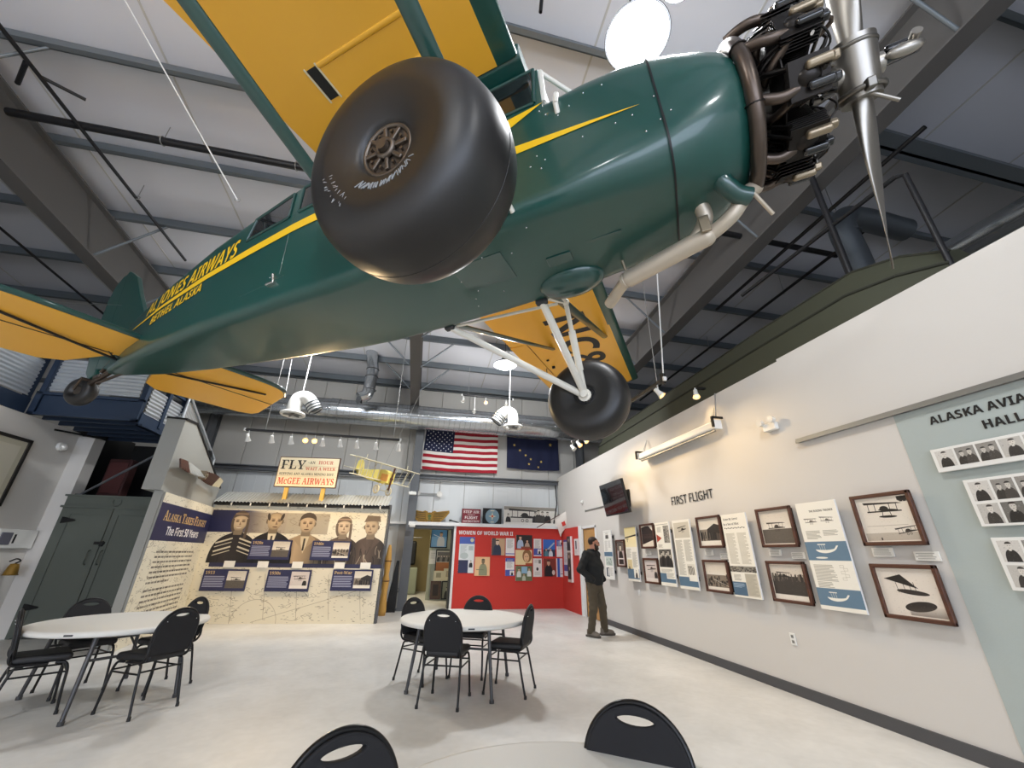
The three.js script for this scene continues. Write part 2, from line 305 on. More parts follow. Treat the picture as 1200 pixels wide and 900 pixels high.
{ // grey stair side wall behind the left banner panel; local x runs from A to B
  const L = bannerB.clone().sub(bannerA), ang = Math.atan2(-L.z, L.x);
  const t = thing('stair_wall', 'grey stair side wall with a sloping black cap above the left banner panel', 'wall', [bannerA.x, 0, bannerA.z], ang);
  part(t, 'upper_wall', extr([[-0.12, 2.3], [2.72, 2.3], [2.82, 2.72], [0.4, 3.56], [-0.12, 3.5]], 0.26, 0.004).translate(0, 0, -0.3), M.guard);
  part(t, 'lower_wall', span(-0.02, 2.75, 0, 2.3, -0.16, -0.035), M.guard);
  part(t, 'cap', [bar(V(0.36, 3.58, -0.17), V(2.86, 2.71, -0.17), 0.03, 0.03, 4), extr([[-0.12, 3.5], [0.4, 3.56], [2.84, 2.71], [2.84, 2.75], [0.4, 3.6], [-0.12, 3.54]], 0.3).translate(0, 0, -0.32)], M.iron);
  const pr = thing('wooden_propeller', 'two-blade propeller with a brown blade and white tip fixed on the grey stair wall', 'propeller', [0, 0, 0], ang);
  const o = V(1.15, 2.76, 0.08).applyAxisAngle(V(0, 1, 0), ang); pr.position.set(bannerA.x + o.x, o.y, bannerA.z + o.z);
  const blade = (s) => { const g = []; const n = 12; for (let i = 0; i < n; i++) { const t0 = i / n, x = s * (0.06 + t0 * 1.0), w = 0.06 + 0.06 * Math.sin(Math.PI * (t0 * 0.8 + 0.15)); g.push(box(1.0 / n + 0.005, w * 1.6, 0.022).rotateX(s * (0.75 - t0 * 0.5)).translate(x, 0, 0)); } return g; };
  part(pr, 'hub', [new THREE.CylinderGeometry(0.07, 0.07, 0.09, 20).rotateX(Math.PI / 2), new THREE.CylinderGeometry(0.03, 0.03, 0.14, 12).rotateX(Math.PI / 2)], M.engineLight);
  const all = blade(1); part(pr, 'blade', all.slice(0, 8), M.wood, 'brown wooden blade'); part(pr, 'blade_tip', all.slice(8), M.cream, 'white painted blade tip');
  part(pr, 'blade', blade(-1).slice(0, 8), M.guard, 'grey blade'); part(pr, 'blade_tip', blade(-1).slice(8), M.wood, 'dark brown blade tip');
  pr.scale.setScalar(1.2);
}
{
  const t = thing('diagonal_brace', 'grey diagonal brace bar in the dark space above the closet doors', 'brace', [-5.6, 2.75, -9.35]);
  part(t, 'bar', bar(V(-0.75, -0.42, 0), V(0.75, 0.5, 0.5), 0.022), M.steelGrey); part(t, 'foot_plate', box(0.12, 0.02, 0.1, -0.75, -0.42, 0), M.steelGrey);
  const r = thing('fire_hose_cabinet', 'dark red box in the dark space under the stair platform', 'box', [-6.1, 2.33, -9.75]);
  part(r, 'body', rbox(0.4, 0.75, 0.22, 0.02, 0, 0.38, 0), std(0x35100f, 0.7)); part(r, 'door', rbox(0.32, 0.62, 0.02, 0.008, 0, 0.38, 0.115), std(0x451311, 0.6));
}
// things on the left wall
{
  const f = thing('framed_picture', 'large framed picture with a pale print hanging on the left wall', 'picture', [-6.69, 2.54, -7.35], Math.PI / 2);
  const w = 1.9, h = 1.04;
  part(f, 'frame', [box(w, 0.05, 0.04, 0, h / 2, 0.02), box(w, 0.05, 0.04, 0, -h / 2, 0.02), box(0.05, h + 0.05, 0.04, w / 2, 0, 0.02), box(0.05, h + 0.05, 0.04, -w / 2, 0, 0.02)], std(0x2a2724, 0.5));
  part(f, 'print', new THREE.PlaneGeometry(w - 0.05, h - 0.05).translate(0, 0, 0.015), canvasMat(380, 210, (x, W, H) => { x.fillStyle = '#c9c3ad'; x.fillRect(0, 0, W, H); x.fillStyle = '#d8d2bf'; x.fillRect(18, 18, W - 36, H - 36); x.fillStyle = '#8c2a22'; x.beginPath(); x.ellipse(120, 130, 26, 12, 0.2, 0, 7); x.fill(); x.fillStyle = '#6c7567'; for (let i = 0; i < 14; i++) x.fillRect(60 + i * 19, 150 + (i % 3) * 8, 14, 5); }));
  const th = thing('intercom_panel', 'white wall box with a grey display beside the closet doors', 'panel', [-6.68, 1.52, -8.85], Math.PI / 2);
  part(th, 'housing', rbox(0.72, 0.3, 0.06, 0.015, 0, 0, 0.02), M.plasticWhite); part(th, 'display', rbox(0.2, 0.19, 0.05, 0.01, -0.22, 0, 0.04), std(0x63636e, 0.4)); part(th, 'slot', box(0.025, 0.14, 0.01, -0.06, 0, 0.055), M.black);
  const br = thing('brass_bell', 'small brass bell on a black bracket low on the left wall', 'bell', [-6.58, 1.05, -8.96]);
  part(br, 'body', lathe([[0, 0.09], [0.05, 0.085], [0.07, 0.03], [0.085, -0.07], [0.1, -0.09], [0, -0.09]], 20), M.gold); part(br, 'bracket', tube([V(-0.09, 0.12, 0), V(0, 0.16, 0), V(0.06, 0.13, 0), V(0, 0.09, 0)], 0.012, 20, 6), M.iron);
  const dm = thing('dome_camera', 'small white dome camera high on the left wall', 'camera', [-6.64, 3.12, -8.87]);
  part(dm, 'mount', new THREE.CylinderGeometry(0.075, 0.075, 0.06, 20).rotateZ(Math.PI / 2), M.plasticWhite); part(dm, 'dome', new THREE.SphereGeometry(0.06, 18, 12).translate(0.05, -0.01, 0), M.bulbOff);
  const bk = thing('black_rod', 'thin black rod hanging at the top corner of the left wall', 'rod', [-6.4, 3.38, -9.1]);
  part(bk, 'rod', bar(V(-0.3, 0, 0.45), V(0.1, 0.02, -0.2), 0.018), M.iron); part(bk, 'hanger', bar(V(-0.1, 0, 0.1), V(-0.1, 0.14, 0.1), 0.01), M.iron);
}
// ================================================================== the airplane
const font = await new FontLoader().loadAsync('fonts/droid/droid_sans_bold.typeface.json');
const fontReg = await new FontLoader().loadAsync('fonts/droid/droid_sans_regular.typeface.json');
function textShape(str, f, h, stretch = 1) {                 // flat letters, capital height h, starting at the origin
  const g = new THREE.ShapeGeometry(f.generateShapes(str, 1), 4); g.computeBoundingBox();
  const cap = new THREE.ShapeGeometry(f.generateShapes('H', 1), 2); cap.computeBoundingBox();
  const s = h / (cap.boundingBox.max.y - cap.boundingBox.min.y);
  return g.translate(-g.boundingBox.min.x, 0, 0).scale(s * stretch, s, 1);
}
function textSolid(str, f, h, depth, stretch = 1) {
  const g = new THREE.ExtrudeGeometry(f.generateShapes(str, 1), { depth: 1, bevelEnabled: false, curveSegments: 4 }); g.computeBoundingBox();
  const cap = new THREE.ShapeGeometry(f.generateShapes('H', 1), 2); cap.computeBoundingBox();
  const s = h / (cap.boundingBox.max.y - cap.boundingBox.min.y);
  return g.translate(-g.boundingBox.min.x, 0, 0).scale(s * stretch, s, depth);
}
{
  const plane = thing('airplane', 'dark green and yellow high-wing airplane with radial engine and fat tires hung from the roof', 'airplane');
  plane.matrixAutoUpdate = true;
  {
    const m = new THREE.Matrix4().makeBasis(V(0.80516, 0.05472, 0.59052), V(-0.06955, 0.99758, 0.00239), V(-0.58896, -0.04299, 0.80702));
    plane.quaternion.setFromRotationMatrix(m); plane.position.set(0.6675, 2.7396, -2.2409);
  }
  const A = (x, p, z) => V(x, z, -p);                          // forward, port, up  ->  local axes
  // --- fuselage loft: rounded-rectangle sections
  const lerp = (a, b, t) => a + (b - a) * t;
  function section(s) {                                        // list of [y(up), z] counter-clockwise, fixed count
    const out = []; const C = 8, { zb, zt, w, rb, rt } = s;
    const arc = (cy, cz, ry, a0, a1) => { for (let i = 0; i <= C; i++) { const a = lerp(a0, a1, i / C); out.push([cy + ry * Math.sin(a), cz + ry * Math.cos(a)]); } };
    const PI = Math.PI, R1 = Math.min(rb, w - 0.001), R2 = Math.min(rt, w - 0.001);
    const mid = [1, 2, 3].map((k) => k / 4);
    arc(zb + R1, w - R1, R1, -PI / 2, 0);
    for (const k of mid) out.push([lerp(zb + R1, zt - R2, k), w]);
    arc(zt - R2, w - R2, R2, 0, PI / 2);
    for (const k of mid) out.push([zt, lerp(w - R2, -w + R2, k)]);
    arc(zt - R2, -w + R2, R2, PI / 2, PI);
    for (const k of mid) out.push([lerp(zt - R2, zb + R1, k), -w]);
    arc(zb + R1, -w + R1, R1, PI, PI * 1.5);
    for (const k of mid) out.push([zb, lerp(-w + R1, w - R1, k)]);
    return out;
  }
  function loft(st, caps = [true, true], crease = 0.7) {
    const rings = st.map((s) => section(s).map(([y, z]) => [s.x, y, z])), n = rings[0].length, pos = [], idx = [];
    for (const r of rings) for (const p of r) pos.push(...p);
    for (let i = 0; i < rings.length - 1; i++) for (let j = 0; j < n; j++) { const a = i * n + j, b = i * n + (j + 1) % n, c = a + n, d = b + n; idx.push(a, b, c, b, d, c); }
    for (const [k, i] of [[0, 0], [1, rings.length - 1]]) if (caps[k]) {
      const c = pos.length / 3; const m = rings[i].reduce((q, p) => [q[0] + p[0] / n, q[1] + p[1] / n, q[2] + p[2] / n], [0, 0, 0]); pos.push(...m);
      for (let j = 0; j < n; j++) { const a = i * n + j, b = i * n + (j + 1) % n; idx.push(...(k ? [a, b, c] : [b, a, c])); }
    }
    const g = new THREE.BufferGeometry(); g.setAttribute('position', new THREE.Float32BufferAttribute(pos, 3)); g.setIndex(idx);
    return toCreasedNormals(g, crease);
  }
  const S = (x, zb, zt, w, rb, rt) => ({ x, zb, zt, w, rb, rt });
  const stations = [
    S(1.0, 0.64, 1.7, 0.49, 0.22, 0.36), S(0.85, 0.63, 1.7, 0.495, 0.19, 0.31), S(0.6, 0.62, 1.64, 0.5, 0.16, 0.22), S(0.325, 0.61, 1.53, 0.5, 0.12, 0.1), S(0.32, 0.61, 1.92, 0.5, 0.12, 0.08), S(-0.4, 0.6, 1.94, 0.5, 0.1, 0.08), S(-1.0, 0.6, 1.95, 0.5, 0.1, 0.09),
    S(-1.6, 0.615, 1.97, 0.5, 0.1, 0.1), S(-2.0, 0.645, 1.97, 0.495, 0.1, 0.12), S(-2.6, 0.7, 1.93, 0.465, 0.1, 0.14), S(-3.3, 0.77, 1.85, 0.425, 0.1, 0.14), S(-4.2, 0.85, 1.7, 0.345, 0.09, 0.13), S(-5.0, 0.93, 1.58, 0.235, 0.07, 0.1), S(-5.75, 1.03, 1.47, 0.075, 0.04, 0.05)];
  const at = (x) => { for (let i = 0; i < stations.length - 1; i++) { const a = stations[i], b = stations[i + 1]; if (x <= a.x && x >= b.x) { const t = (a.x - x) / (a.x - b.x || 1); return { w: lerp(a.w, b.w, t), zb: lerp(a.zb, b.zb, t), zt: lerp(a.zt, b.zt, t) }; } } return stations[0]; };
  const fus = part(plane, 'fuselage', loft(stations), M.green, 'dark green fuselage');
  const cowl = part(plane, 'cowl', loft([S(1.43, 0.72, 1.56, 0.43, 0.41, 0.41), S(1.4, 0.71, 1.59, 0.45, 0.43, 0.43), S(1.3, 0.675, 1.635, 0.472, 0.38, 0.43), S(1.15, 0.655, 1.68, 0.486, 0.3, 0.4), S(1.006, 0.638, 1.702, 0.493, 0.22, 0.362)]), M.green, 'green engine cowl');
  part(plane, 'cowl_seam', loft([S(1.01, 0.632, 1.706, 0.5, 0.22, 0.365), S(0.998, 0.632, 1.706, 0.5, 0.22, 0.365)], [false, false]), M.black);
  const dots = []; for (const p of [[0.985, -0.5, 0.9], [0.985, -0.5, 1.1], [1.05, -0.49, 0.95]]) dots.push(new THREE.SphereGeometry(0.006, 6, 5).translate(p[0], p[2], -p[1]));
  seed(5); for (const [x, z] of [[0.25, 1.02], [0.3, 0.96], [0.2, 0.95], [0.27, 0.9], [0.55, 1.02], [0.75, 1.02], [0.85, 1.03], [0.3, 1.42], [0.34, 1.36], [0.42, 1.3], [0.5, 1.34], [0.9, 0.86], [0.6, 1.4], [0.72, 1.4], [-0.9, 1.0], [-2.2, 0.95]]) dots.push(new THREE.SphereGeometry(0.007, 6, 5).translate(x, z, at(x).w));
  for (let k = 0; k < 12; k++) dots.push(new THREE.SphereGeometry(0.006, 6, 5).translate(rr(-0.6, 0.3), 0.602, rr(-0.3, 0.38)));
  part(cowl, 'fastener', dots, M.chrome);
  const slots = []; for (let i = 0; i < 4; i++) slots.push(rbox(0.022, 0.03, 0.1, 0.008, 1.1 + i * 0.045, 1.655 - 0.012 * i, 0.2)); parts(cowl, 'louvre', slots, M.greenStrut);
  // paint lines lie on the skin: shapes in (x, up) bent onto the side
  const onSide = (g, s, lift = 0.005) => { const p = g.attributes.position; for (let i = 0; i < p.count; i++) { const x = p.getX(i); p.setZ(i, s * (at(x).w + lift)); } g.computeVertexNormals(); return g; };
  const band = (f0, f1, xa, xb, n = 30) => { const pos = [], idx = []; for (let i = 0; i <= n; i++) { const x = lerp(xa, xb, i / n); pos.push(x, f0(x), 0, x, f1(x), 0); } for (let i = 0; i < n; i++) idx.push(2 * i, 2 * i + 2, 2 * i + 1, 2 * i + 1, 2 * i + 2, 2 * i + 3); const g = new THREE.BufferGeometry(); g.setAttribute('position', new THREE.Float32BufferAttribute(pos, 3)); g.setIndex(idx); g.computeVertexNormals(); return g; };
  const key = [[0.9, 1.09, 0.001], [0.1, 1.15, 0.075], [-1.0, 1.3, 0.085], [-1.75, 1.415, 0.09], [-2.7, 1.41, 0.085], [-3.6, 1.385, 0.06], [-4.95, 1.33, 0.012]];
  const ky = (x, c) => { for (let i = 0; i < key.length - 1; i++) if (x <= key[i][0] && x >= key[i + 1][0]) return lerp(key[i][c], key[i + 1][c], (key[i][0] - x) / (key[i][0] - key[i + 1][0])); return key[0][c]; };
  for (const s of [1, -1]) {
    const side = s > 0 ? '' : '';
    part(fus, 'yellow_stripe', onSide(band((x) => ky(x, 1) - ky(x, 2) / 2, (x) => ky(x, 1) + ky(x, 2) / 2, 0.9, -4.95, 60), s), M.stripe, 'yellow stripe along the side');
    part(fus, 'yellow_stripe', onSide(band((x) => 1.49 - Math.min(1, (0.33 - x) / 0.45) * 0.2, (x) => 1.49 - Math.min(1, (0.33 - x) / 0.45) * 0.03, 0.33, -0.9, 12), s), M.stripe, 'short pointed yellow stripe below the cabin window');
  }
  {
    const t1 = textShape('AL JONES AIRWAYS', font, 0.165, 0.86); t1.computeBoundingBox(); const L1 = t1.boundingBox.max.x, p = t1.attributes.position;
    for (let i = 0; i < p.count; i++) { const u = p.getX(i) / L1, v = p.getY(i); const x = lerp(-4.62, -2.86, u) + v * 0.25; p.setXYZ(i, x, ky(lerp(-4.62, -2.86, u), 1) + 0.05 + v * (0.85 + 0.35 * u), at(x).w + 0.006); } t1.computeVertexNormals();
    part(fus, 'lettering', t1, M.stripe, 'yellow lettering reading AL JONES AIRWAYS');
    const t2 = textShape('BETHEL ALASKA', font, 0.1, 0.9); t2.computeBoundingBox(); const L2 = t2.boundingBox.max.x, q = t2.attributes.position;
    for (let i = 0; i < q.count; i++) { const u = q.getX(i) / L2, v = q.getY(i); const x = lerp(-4.4, -3.35, u) + v * 0.2; q.setXYZ(i, x, ky(lerp(-4.4, -3.35, u), 1) - 0.155 + v, at(x).w + 0.006); } t2.computeVertexNormals();
    part(fus, 'lettering', t2, M.stripe, 'yellow lettering reading BETHEL ALASKA');
  }
  // side windows with frames, doors lines and step
  for (const s of [1, -1]) {
    for (const q of [[[-2.72, 1.58], [-2.1, 1.575], [-2.08, 1.85], [-2.62, 1.8]], [[-1.98, 1.58], [-1.3, 1.58], [-1.3, 1.87], [-1.96, 1.86]], [[-1.22, 1.56], [-0.55, 1.54], [-0.55, 1.88], [-1.22, 1.87]], [[-0.47, 1.55], [0.27, 1.52], [0.29, 1.87], [-0.47, 1.88]]]) {
      const sh = new THREE.ShapeGeometry(new THREE.Shape(q.map(([x, y]) => new THREE.Vector2(x, y)))); part(fus, 'side_window', onSide(sh, s, 0.004), M.glassDark);
      const fr = []; for (let i = 0; i < 4; i++) { const a = q[i], b = q[(i + 1) % 4]; fr.push(bar(V(a[0], a[1], s * (at(a[0]).w + 0.004)), V(b[0], b[1], s * (at(b[0]).w + 0.004)), 0.014, 0.014, 6)); } part(fus, 'window_frame', fr, M.greenStrut);
    }
    part(fus, 'door_edge', [bar(V(-2.08, 0.95, s * 0.488), V(-2.05, 1.58, s * 0.492), 0.005, 0.005, 5), bar(V(-2.6, 0.9, s * 0.462), V(-2.02, 0.9, s * 0.492), 0.005, 0.005, 5)], M.greenStrut);
    part(fus, 'step', [bar(V(-2.15, 0.84, s * 0.47), V(-2.15, 0.96, s * 0.5), 0.012), rbox(0.1, 0.02, 0.04, 0.008, -2.15, 0.86, s * 0.5)], M.chrome);
    part(fus, 'vent_pipe', [bar(V(0.42, 1.33, s * 0.49), V(0.42, 1.38, s * 0.53), 0.018), bar(V(0.42, 1.38, s * 0.53), V(0.43, 1.46, s * 0.535), 0.018)], M.gearWhite, 'white vent pipe');
    // windshield: posts and two panes meeting on the nose deck
    const p0 = V(0.33, 1.53, s * 0.47), p1 = V(0.33, 1.88, s * 0.46), p2 = V(0.74, 1.69, s * 0.03), p3 = V(0.3, 1.93, s * 0.03);
    part(plane, 'windshield_frame', [bar(p0, p1, 0.022), bar(p1, p2, 0.017), bar(p3, p2, 0.013), bar(p0, p2, 0.012)], s > 0 ? M.gearWhite : M.bronze);
    const pane = (list) => { const g = new THREE.BufferGeometry(); g.setAttribute('position', new THREE.Float32BufferAttribute(list.flatMap((v) => [v.x, v.y, v.z]), 3)); g.computeVertexNormals(); return g; };
    part(plane, 'windshield_pane', pane([p0, p2, p1]), M.glass); part(plane, 'windshield_pane', pane([p1, p2, p3]), M.glass);
  }
  // belly plates and hatch
  part(fus, 'belly_plate', [rbox(0.4, 0.006, 0.3, 0.002, -0.35, 0.6, 0.1), rbox(0.18, 0.012, 0.1, 0.004, 0.2, 0.604, -0.02), rbox(0.3, 0.008, 0.02, 0.002, 0.5, 0.617, 0.05)], M.greenStrut);
  part(fus, 'belly_fairing', new THREE.SphereGeometry(1, 24, 14).scale(0.26, 0.09, 0.17).translate(0.2, 0.615, -0.33), M.greenStrut);

  // --- wings
  const LE = 0.22, TE = -1.64, zW = 1.9;
  const prof = (te) => { const lo = [], up = [], c = LE - te; for (let i = 0; i <= 16; i++) { const t = (1 - Math.cos(Math.PI * i / 16)) / 2; const th = 0.6 * c * 0.2 * (2.969 * Math.sqrt(t) - 1.26 * t - 3.516 * t * t + 2.843 * t ** 3 - 1.015 * t ** 4) / 1.0; up.push([LE - t * c, th * 1.15 + 0.03]); lo.push([LE - t * c, -0.0 - Math.min(0.03, th * 0.3)]); } return { lo, up }; };
  function sheetLoft(ptsAt, list) {                             // list of sections, each a polyline
    const pos = [], idx = [], n = list[0].length; for (const r of list) for (const p of r) pos.push(...p);
    for (let i = 0; i < list.length - 1; i++) for (let j = 0; j < n - 1; j++) { const a = i * n + j, b = a + 1, c = a + n, d = c + 1; idx.push(a, b, c, b, d, c); }
    const g = new THREE.BufferGeometry(); g.setAttribute('position', new THREE.Float32BufferAttribute(pos, 3)); g.setIndex(idx); g.computeVertexNormals(); return g;
  }
  const yellow2 = M.yellow, green2 = M.green.clone(); green2.side = THREE.DoubleSide;
  function wingPiece(y0, y1, te, s, front = 0.09, tip = false, rootGreen = 0) {
    const P = prof(te), ys = []; const n = tip ? 10 : 2; for (let i = 0; i < n; i++) ys.push(lerp(y0, y1, i / (n - 1)));
    const rings = ys.map((y) => { const k = tip ? Math.sqrt(Math.max(0.0004, 1 - ((y - y0) / (y1 - y0)) ** 2)) : 1; const f = (q) => q.map(([x, z]) => [lerp((LE + te) / 2, x, 0.35 + 0.65 * k), zW + 0.05 + (z - 0.02) * k, -s * y]); return { lo: f(P.lo), up: f(P.up) }; });
    const cut = P.lo.findIndex(([x]) => x < front);
    const nose = rings.map((r) => [...r.lo.slice(0, cut + 1).reverse(), ...r.up.slice(1, cut + 1)]);
    const low = rings.map((r) => r.lo.slice(cut)), top = rings.map((r) => r.up.slice(cut));
    const end = (r) => { const a = [...r.lo, ...r.up.slice(1, -1).reverse()], pos = [], idx = []; for (const p of a) pos.push(...p); for (let i = 1; i < a.length - 1; i++) idx.push(0, i, i + 1); const g = new THREE.BufferGeometry(); g.setAttribute('position', new THREE.Float32BufferAttribute(pos, 3)); g.setIndex(idx); g.computeVertexNormals(); return g; };
    return { nose: sheetLoft(0, nose), skin: [sheetLoft(0, low), sheetLoft(0, top), end(rings[0]), end(rings[rings.length - 1])] };
  }
  for (const s of [1, -1]) {                                    // +1 port (far), -1 starboard (near)
    const a = wingPiece(0.62, 3.45, TE, s), b = wingPiece(3.45, 6.05, -1.33, s), c = wingPiece(6.05, 6.22, -1.6, s, 0.09, true);
    const w = part(plane, 'wing', [...a.skin, ...b.skin, ...c.skin], yellow2, s > 0 ? 'far wing, yellow underneath with black letters' : 'near wing, yellow underneath');
    part(w, 'leading_edge', [a.nose, b.nose, c.nose], green2, 'dark green leading edge');
    const al = []; { const g = new THREE.ExtrudeGeometry(new THREE.Shape([[-1.345, 0.0], [-1.345, 0.1], [-1.42, 0.09], [-1.65, 0.012], [-1.65, 0]].map(([x, y]) => new THREE.Vector2(x, y))), { depth: 2.54, bevelEnabled: false }).translate(0, zW + 0.02, 0); al.push(s > 0 ? g.translate(0, 0, -6.02) : g.translate(0, 0, 3.48)); }
    part(w, 'aileron', al, M.yellow);
    const ribs = []; for (const [y, xa, xb] of [[1.16, -1.08, -0.35], [0.9, -1.05, -0.28], [1.75, -1.4, 0]]) ribs.push(new THREE.CylinderGeometry(0.012, 0.012, xb - xa, 8).rotateZ(Math.PI / 2).scale(1, 0.7, 1.6).translate((xa + xb) / 2, zW, -s * y));
    part(w, 'rib_tape', ribs, M.yellow);
    part(w, 'inspection_hole', [rbox(0.085, 0.012, 0.22, 0.004, -1.13, zW + 0.003, -s * 1.06)], M.black, 'dark rectangular opening');
    part(w, 'inspection_frame', [rbox(0.012, 0.016, 0.25, 0.003, -1.18, zW, -s * 1.06), rbox(0.012, 0.016, 0.25, 0.003, -1.08, zW, -s * 1.06)], M.cream);
    part(w, 'drain_ring', new THREE.TorusGeometry(0.016, 0.006, 6, 16).rotateX(Math.PI / 2).translate(-0.45, zW + 0.015, -s * 1.0), M.bronze);
    const F0 = A(0, s * 0.49, 0.66), F1 = A(-0.06, s * 3.9, zW + 0.03), R0 = A(-1.0, s * 0.49, 0.66), R1 = A(-0.98, s * 3.9, zW + 0.03);
    part(plane, 'wing_strut', flatBar(F0, F1, 0.1, 0.045, V(1, 0, 0)), M.greenStrut, 'dark green wing strut');
    part(plane, 'wing_strut', flatBar(R0, R1, 0.09, 0.04, V(1, 0, 0)), M.greenStrut, 'dark green wing strut');
    part(plane, 'aileron_horn', [bar(A(-1.36, s * 4.6, zW - 0.09), A(-1.36, s * 4.6, zW + 0.03), 0.008), rbox(0.06, 0.05, 0.03, 0.008, -1.2, zW - 0.01, -s * 4.55), rbox(0.05, 0.03, 0.03, 0.008, -1.2, zW - 0.01, -s * 4.2)], M.black);
    if (s > 0) {
      const t = textShape('NC8', font, 0.64, 1.0), p = t.attributes.position; for (let i = 0; i < p.count; i++) { const u = p.getX(i), v = p.getY(i); p.setXYZ(i, -0.83 + v, zW - 0.004, -(2.85 + u * 1.15)); } t.computeVertexNormals(); const mm = M.black.clone(); mm.side = THREE.DoubleSide;
      part(w, 'lettering', t, mm, 'black letters NC8');
    }
  }
  part(plane, 'wing_centre', loft([S(0.23, 1.93, 2.08, 0.62, 0.06, 0.06), S(0.1, 1.9, 2.14, 0.62, 0.03, 0.05), S(-0.8, 1.9, 2.12, 0.62, 0.03, 0.05), S(-1.64, 1.92, 2.0, 0.62, 0.03, 0.03)]), M.green, 'green wing centre section over the cabin');

  // --- landing gear
  for (const s of [1, -1]) {
    const hub = A(0, s * 1.29, 0), J = A(0.02, s * 0.84, 0.785);
    part(plane, 'gear_leg', [bar(A(-0.1, s * 0.48, 0.62), hub, 0.034)], M.gearWhite, 'white front gear leg');
    part(plane, 'gear_leg', [bar(A(-1.0, s * 0.48, 0.62), hub, 0.03, 0.034)], M.gearWhite, 'white trailing gear leg');
    part(plane, 'shock_strut', [bar(J, J.clone().lerp(hub, 0.5), 0.022), bar(J.clone().lerp(hub, 0.3), J.clone().lerp(hub, 0.72), 0.034), bar(J.clone().lerp(hub, 0.7), hub, 0.026), bar(J, A(-0.06, s * 0.5, 0.65), 0.02), bar(J, A(0.05, s * 0.48, 0.66), 0.018), new THREE.SphereGeometry(0.035, 12, 8).translate(J.x, J.y, J.z)], M.gearWhite, 'white shock strut');
    part(plane, 'drag_tube', bar(A(-0.02, s * 0.7, 0.7), A(-0.95, s * 0.5, 0.63), 0.014), M.gearWhite, 'white bracing tube');
    part(plane, 'brake_line', tube([J, A(0, s * 1.0, 0.5), A(0.02, s * 1.18, 0.2), hub], 0.008, 20, 6), M.black);
    const R = 0.4, W = 0.2, tp = [[0.085, -0.1], [0.1, -0.15], [0.14, -0.168], [0.2, -0.182], [0.26, -0.186], [0.335, -0.163], [0.378, -0.11], [0.397, -0.045], [0.4, 0], [0.397, 0.045], [0.378, 0.11], [0.335, 0.163], [0.26, 0.186], [0.2, 0.182], [0.14, 0.168], [0.1, 0.15], [0.085, 0.1]];
    const curve = new THREE.SplineCurve(tp.map(([r, y]) => (s < 0 ? [r * (r > 0.2 ? 0.965 : 1), y] : [r, y])).map(([r, y]) => new THREE.Vector2(r, y))).getPoints(60);
    const tg = new THREE.LatheGeometry(curve, 64).rotateX(Math.PI / 2).translate(0, 0, -s * 1.41);
    part(plane, 'gear_fitting', [rbox(0.1, 0.05, 0.06, 0.012, -0.1, 0.61, -s * 0.47), rbox(0.09, 0.045, 0.06, 0.012, -1.0, 0.61, -s * 0.47)], M.steelDark);
    const tire = part(plane, 'tire', tg, M.tire, s > 0 ? 'far fat black tire' : 'near fat black tire');
    part(tire, 'mould_line', new THREE.TorusGeometry(0.4 * (s < 0 ? 0.965 : 1) - 0.0005, 0.0022, 6, 80).translate(0, 0, -s * 1.41), M.tire);
    { const c0 = V(0, 0, -s * 1.41), q = new THREE.Quaternion().setFromAxisAngle(V(1, 0, 0), s < 0 ? 0.15 : -0.04); tire.quaternion.copy(q); tire.position.copy(c0.clone().sub(c0.clone().applyQuaternion(q))); if (s < 0) tire.position.add(V(0.02, -0.02, 0)); }   // the hanging wheel droops a little
    if (s < 0) { // small raised marks of the moulded sidewall writing
      seed(11); const g = []; for (let i = 0; i < 46; i++) { const a = -2.95 + i * 0.049 + rr(-0.01, 0.01); if (i % 9 === 8) continue; const r = 0.155 + rr(-0.004, 0.004), wd = 0.006, ln = i < 14 ? rr(0.03, 0.055) : rr(0.022, 0.034); const k = i < 14 ? 0.225 : 0.15; const b = new THREE.CapsuleGeometry(0.0022, ln, 2, 6).rotateX(i < 14 ? 0.1 : 0.3).rotateZ(rr(-0.5, 0.5) + (i < 14 ? rr(-0.6, 0.6) : 0)).translate(0, k, 1.41 + (i < 14 ? 0.184 : 0.1715)).rotateZ(a - Math.PI / 2); g.push(b); }
      part(tire, 'sidewall_marks', g, std(0x8d8f90, 0.5), 'chalky raised writing on the sidewall');
    }
    for (const f of [1, -1]) {                                   // wheel faces: outer cast spokes, inner brake disc
      const z = -s * 1.41 - s * f * 0.14, g = [new THREE.CylinderGeometry(0.098, 0.098, 0.02, 32).rotateX(Math.PI / 2).translate(0, 0, z + s * f * 0.01), new THREE.TorusGeometry(0.094, 0.01, 8, 36).translate(0, 0, z), new THREE.TorusGeometry(0.03, 0.01, 8, 24).translate(0, 0, z - s * f * 0.012), new THREE.CylinderGeometry(0.02, 0.024, 0.05, 16).rotateX(Math.PI / 2).translate(0, 0, z - s * f * 0.01)];
      for (let i = 0; i < 8; i++) g.push(rbox(0.05, 0.016, 0.02, 0.005, 0.058, 0, z - s * f * 0.004).rotateZ(i * Math.PI / 4));
      for (let i = 0; i < 8; i++) g.push(new THREE.CylinderGeometry(0.006, 0.006, 0.016, 6).rotateX(Math.PI / 2).translate(0.066, 0, z - s * f * 0.004).rotateZ((i + 0.5) * Math.PI / 4));
      part(tire, 'hub', g, f > 0 ? M.hub : M.black);
    }
    part(plane, 'axle', [bar(A(0, s * 1.2, 0), A(0, s * 1.45, 0), 0.035), new THREE.CylinderGeometry(0.062, 0.062, 0.03, 20).rotateX(Math.PI / 2).translate(0, 0, -s * 1.26)], M.gearWhite);
  }
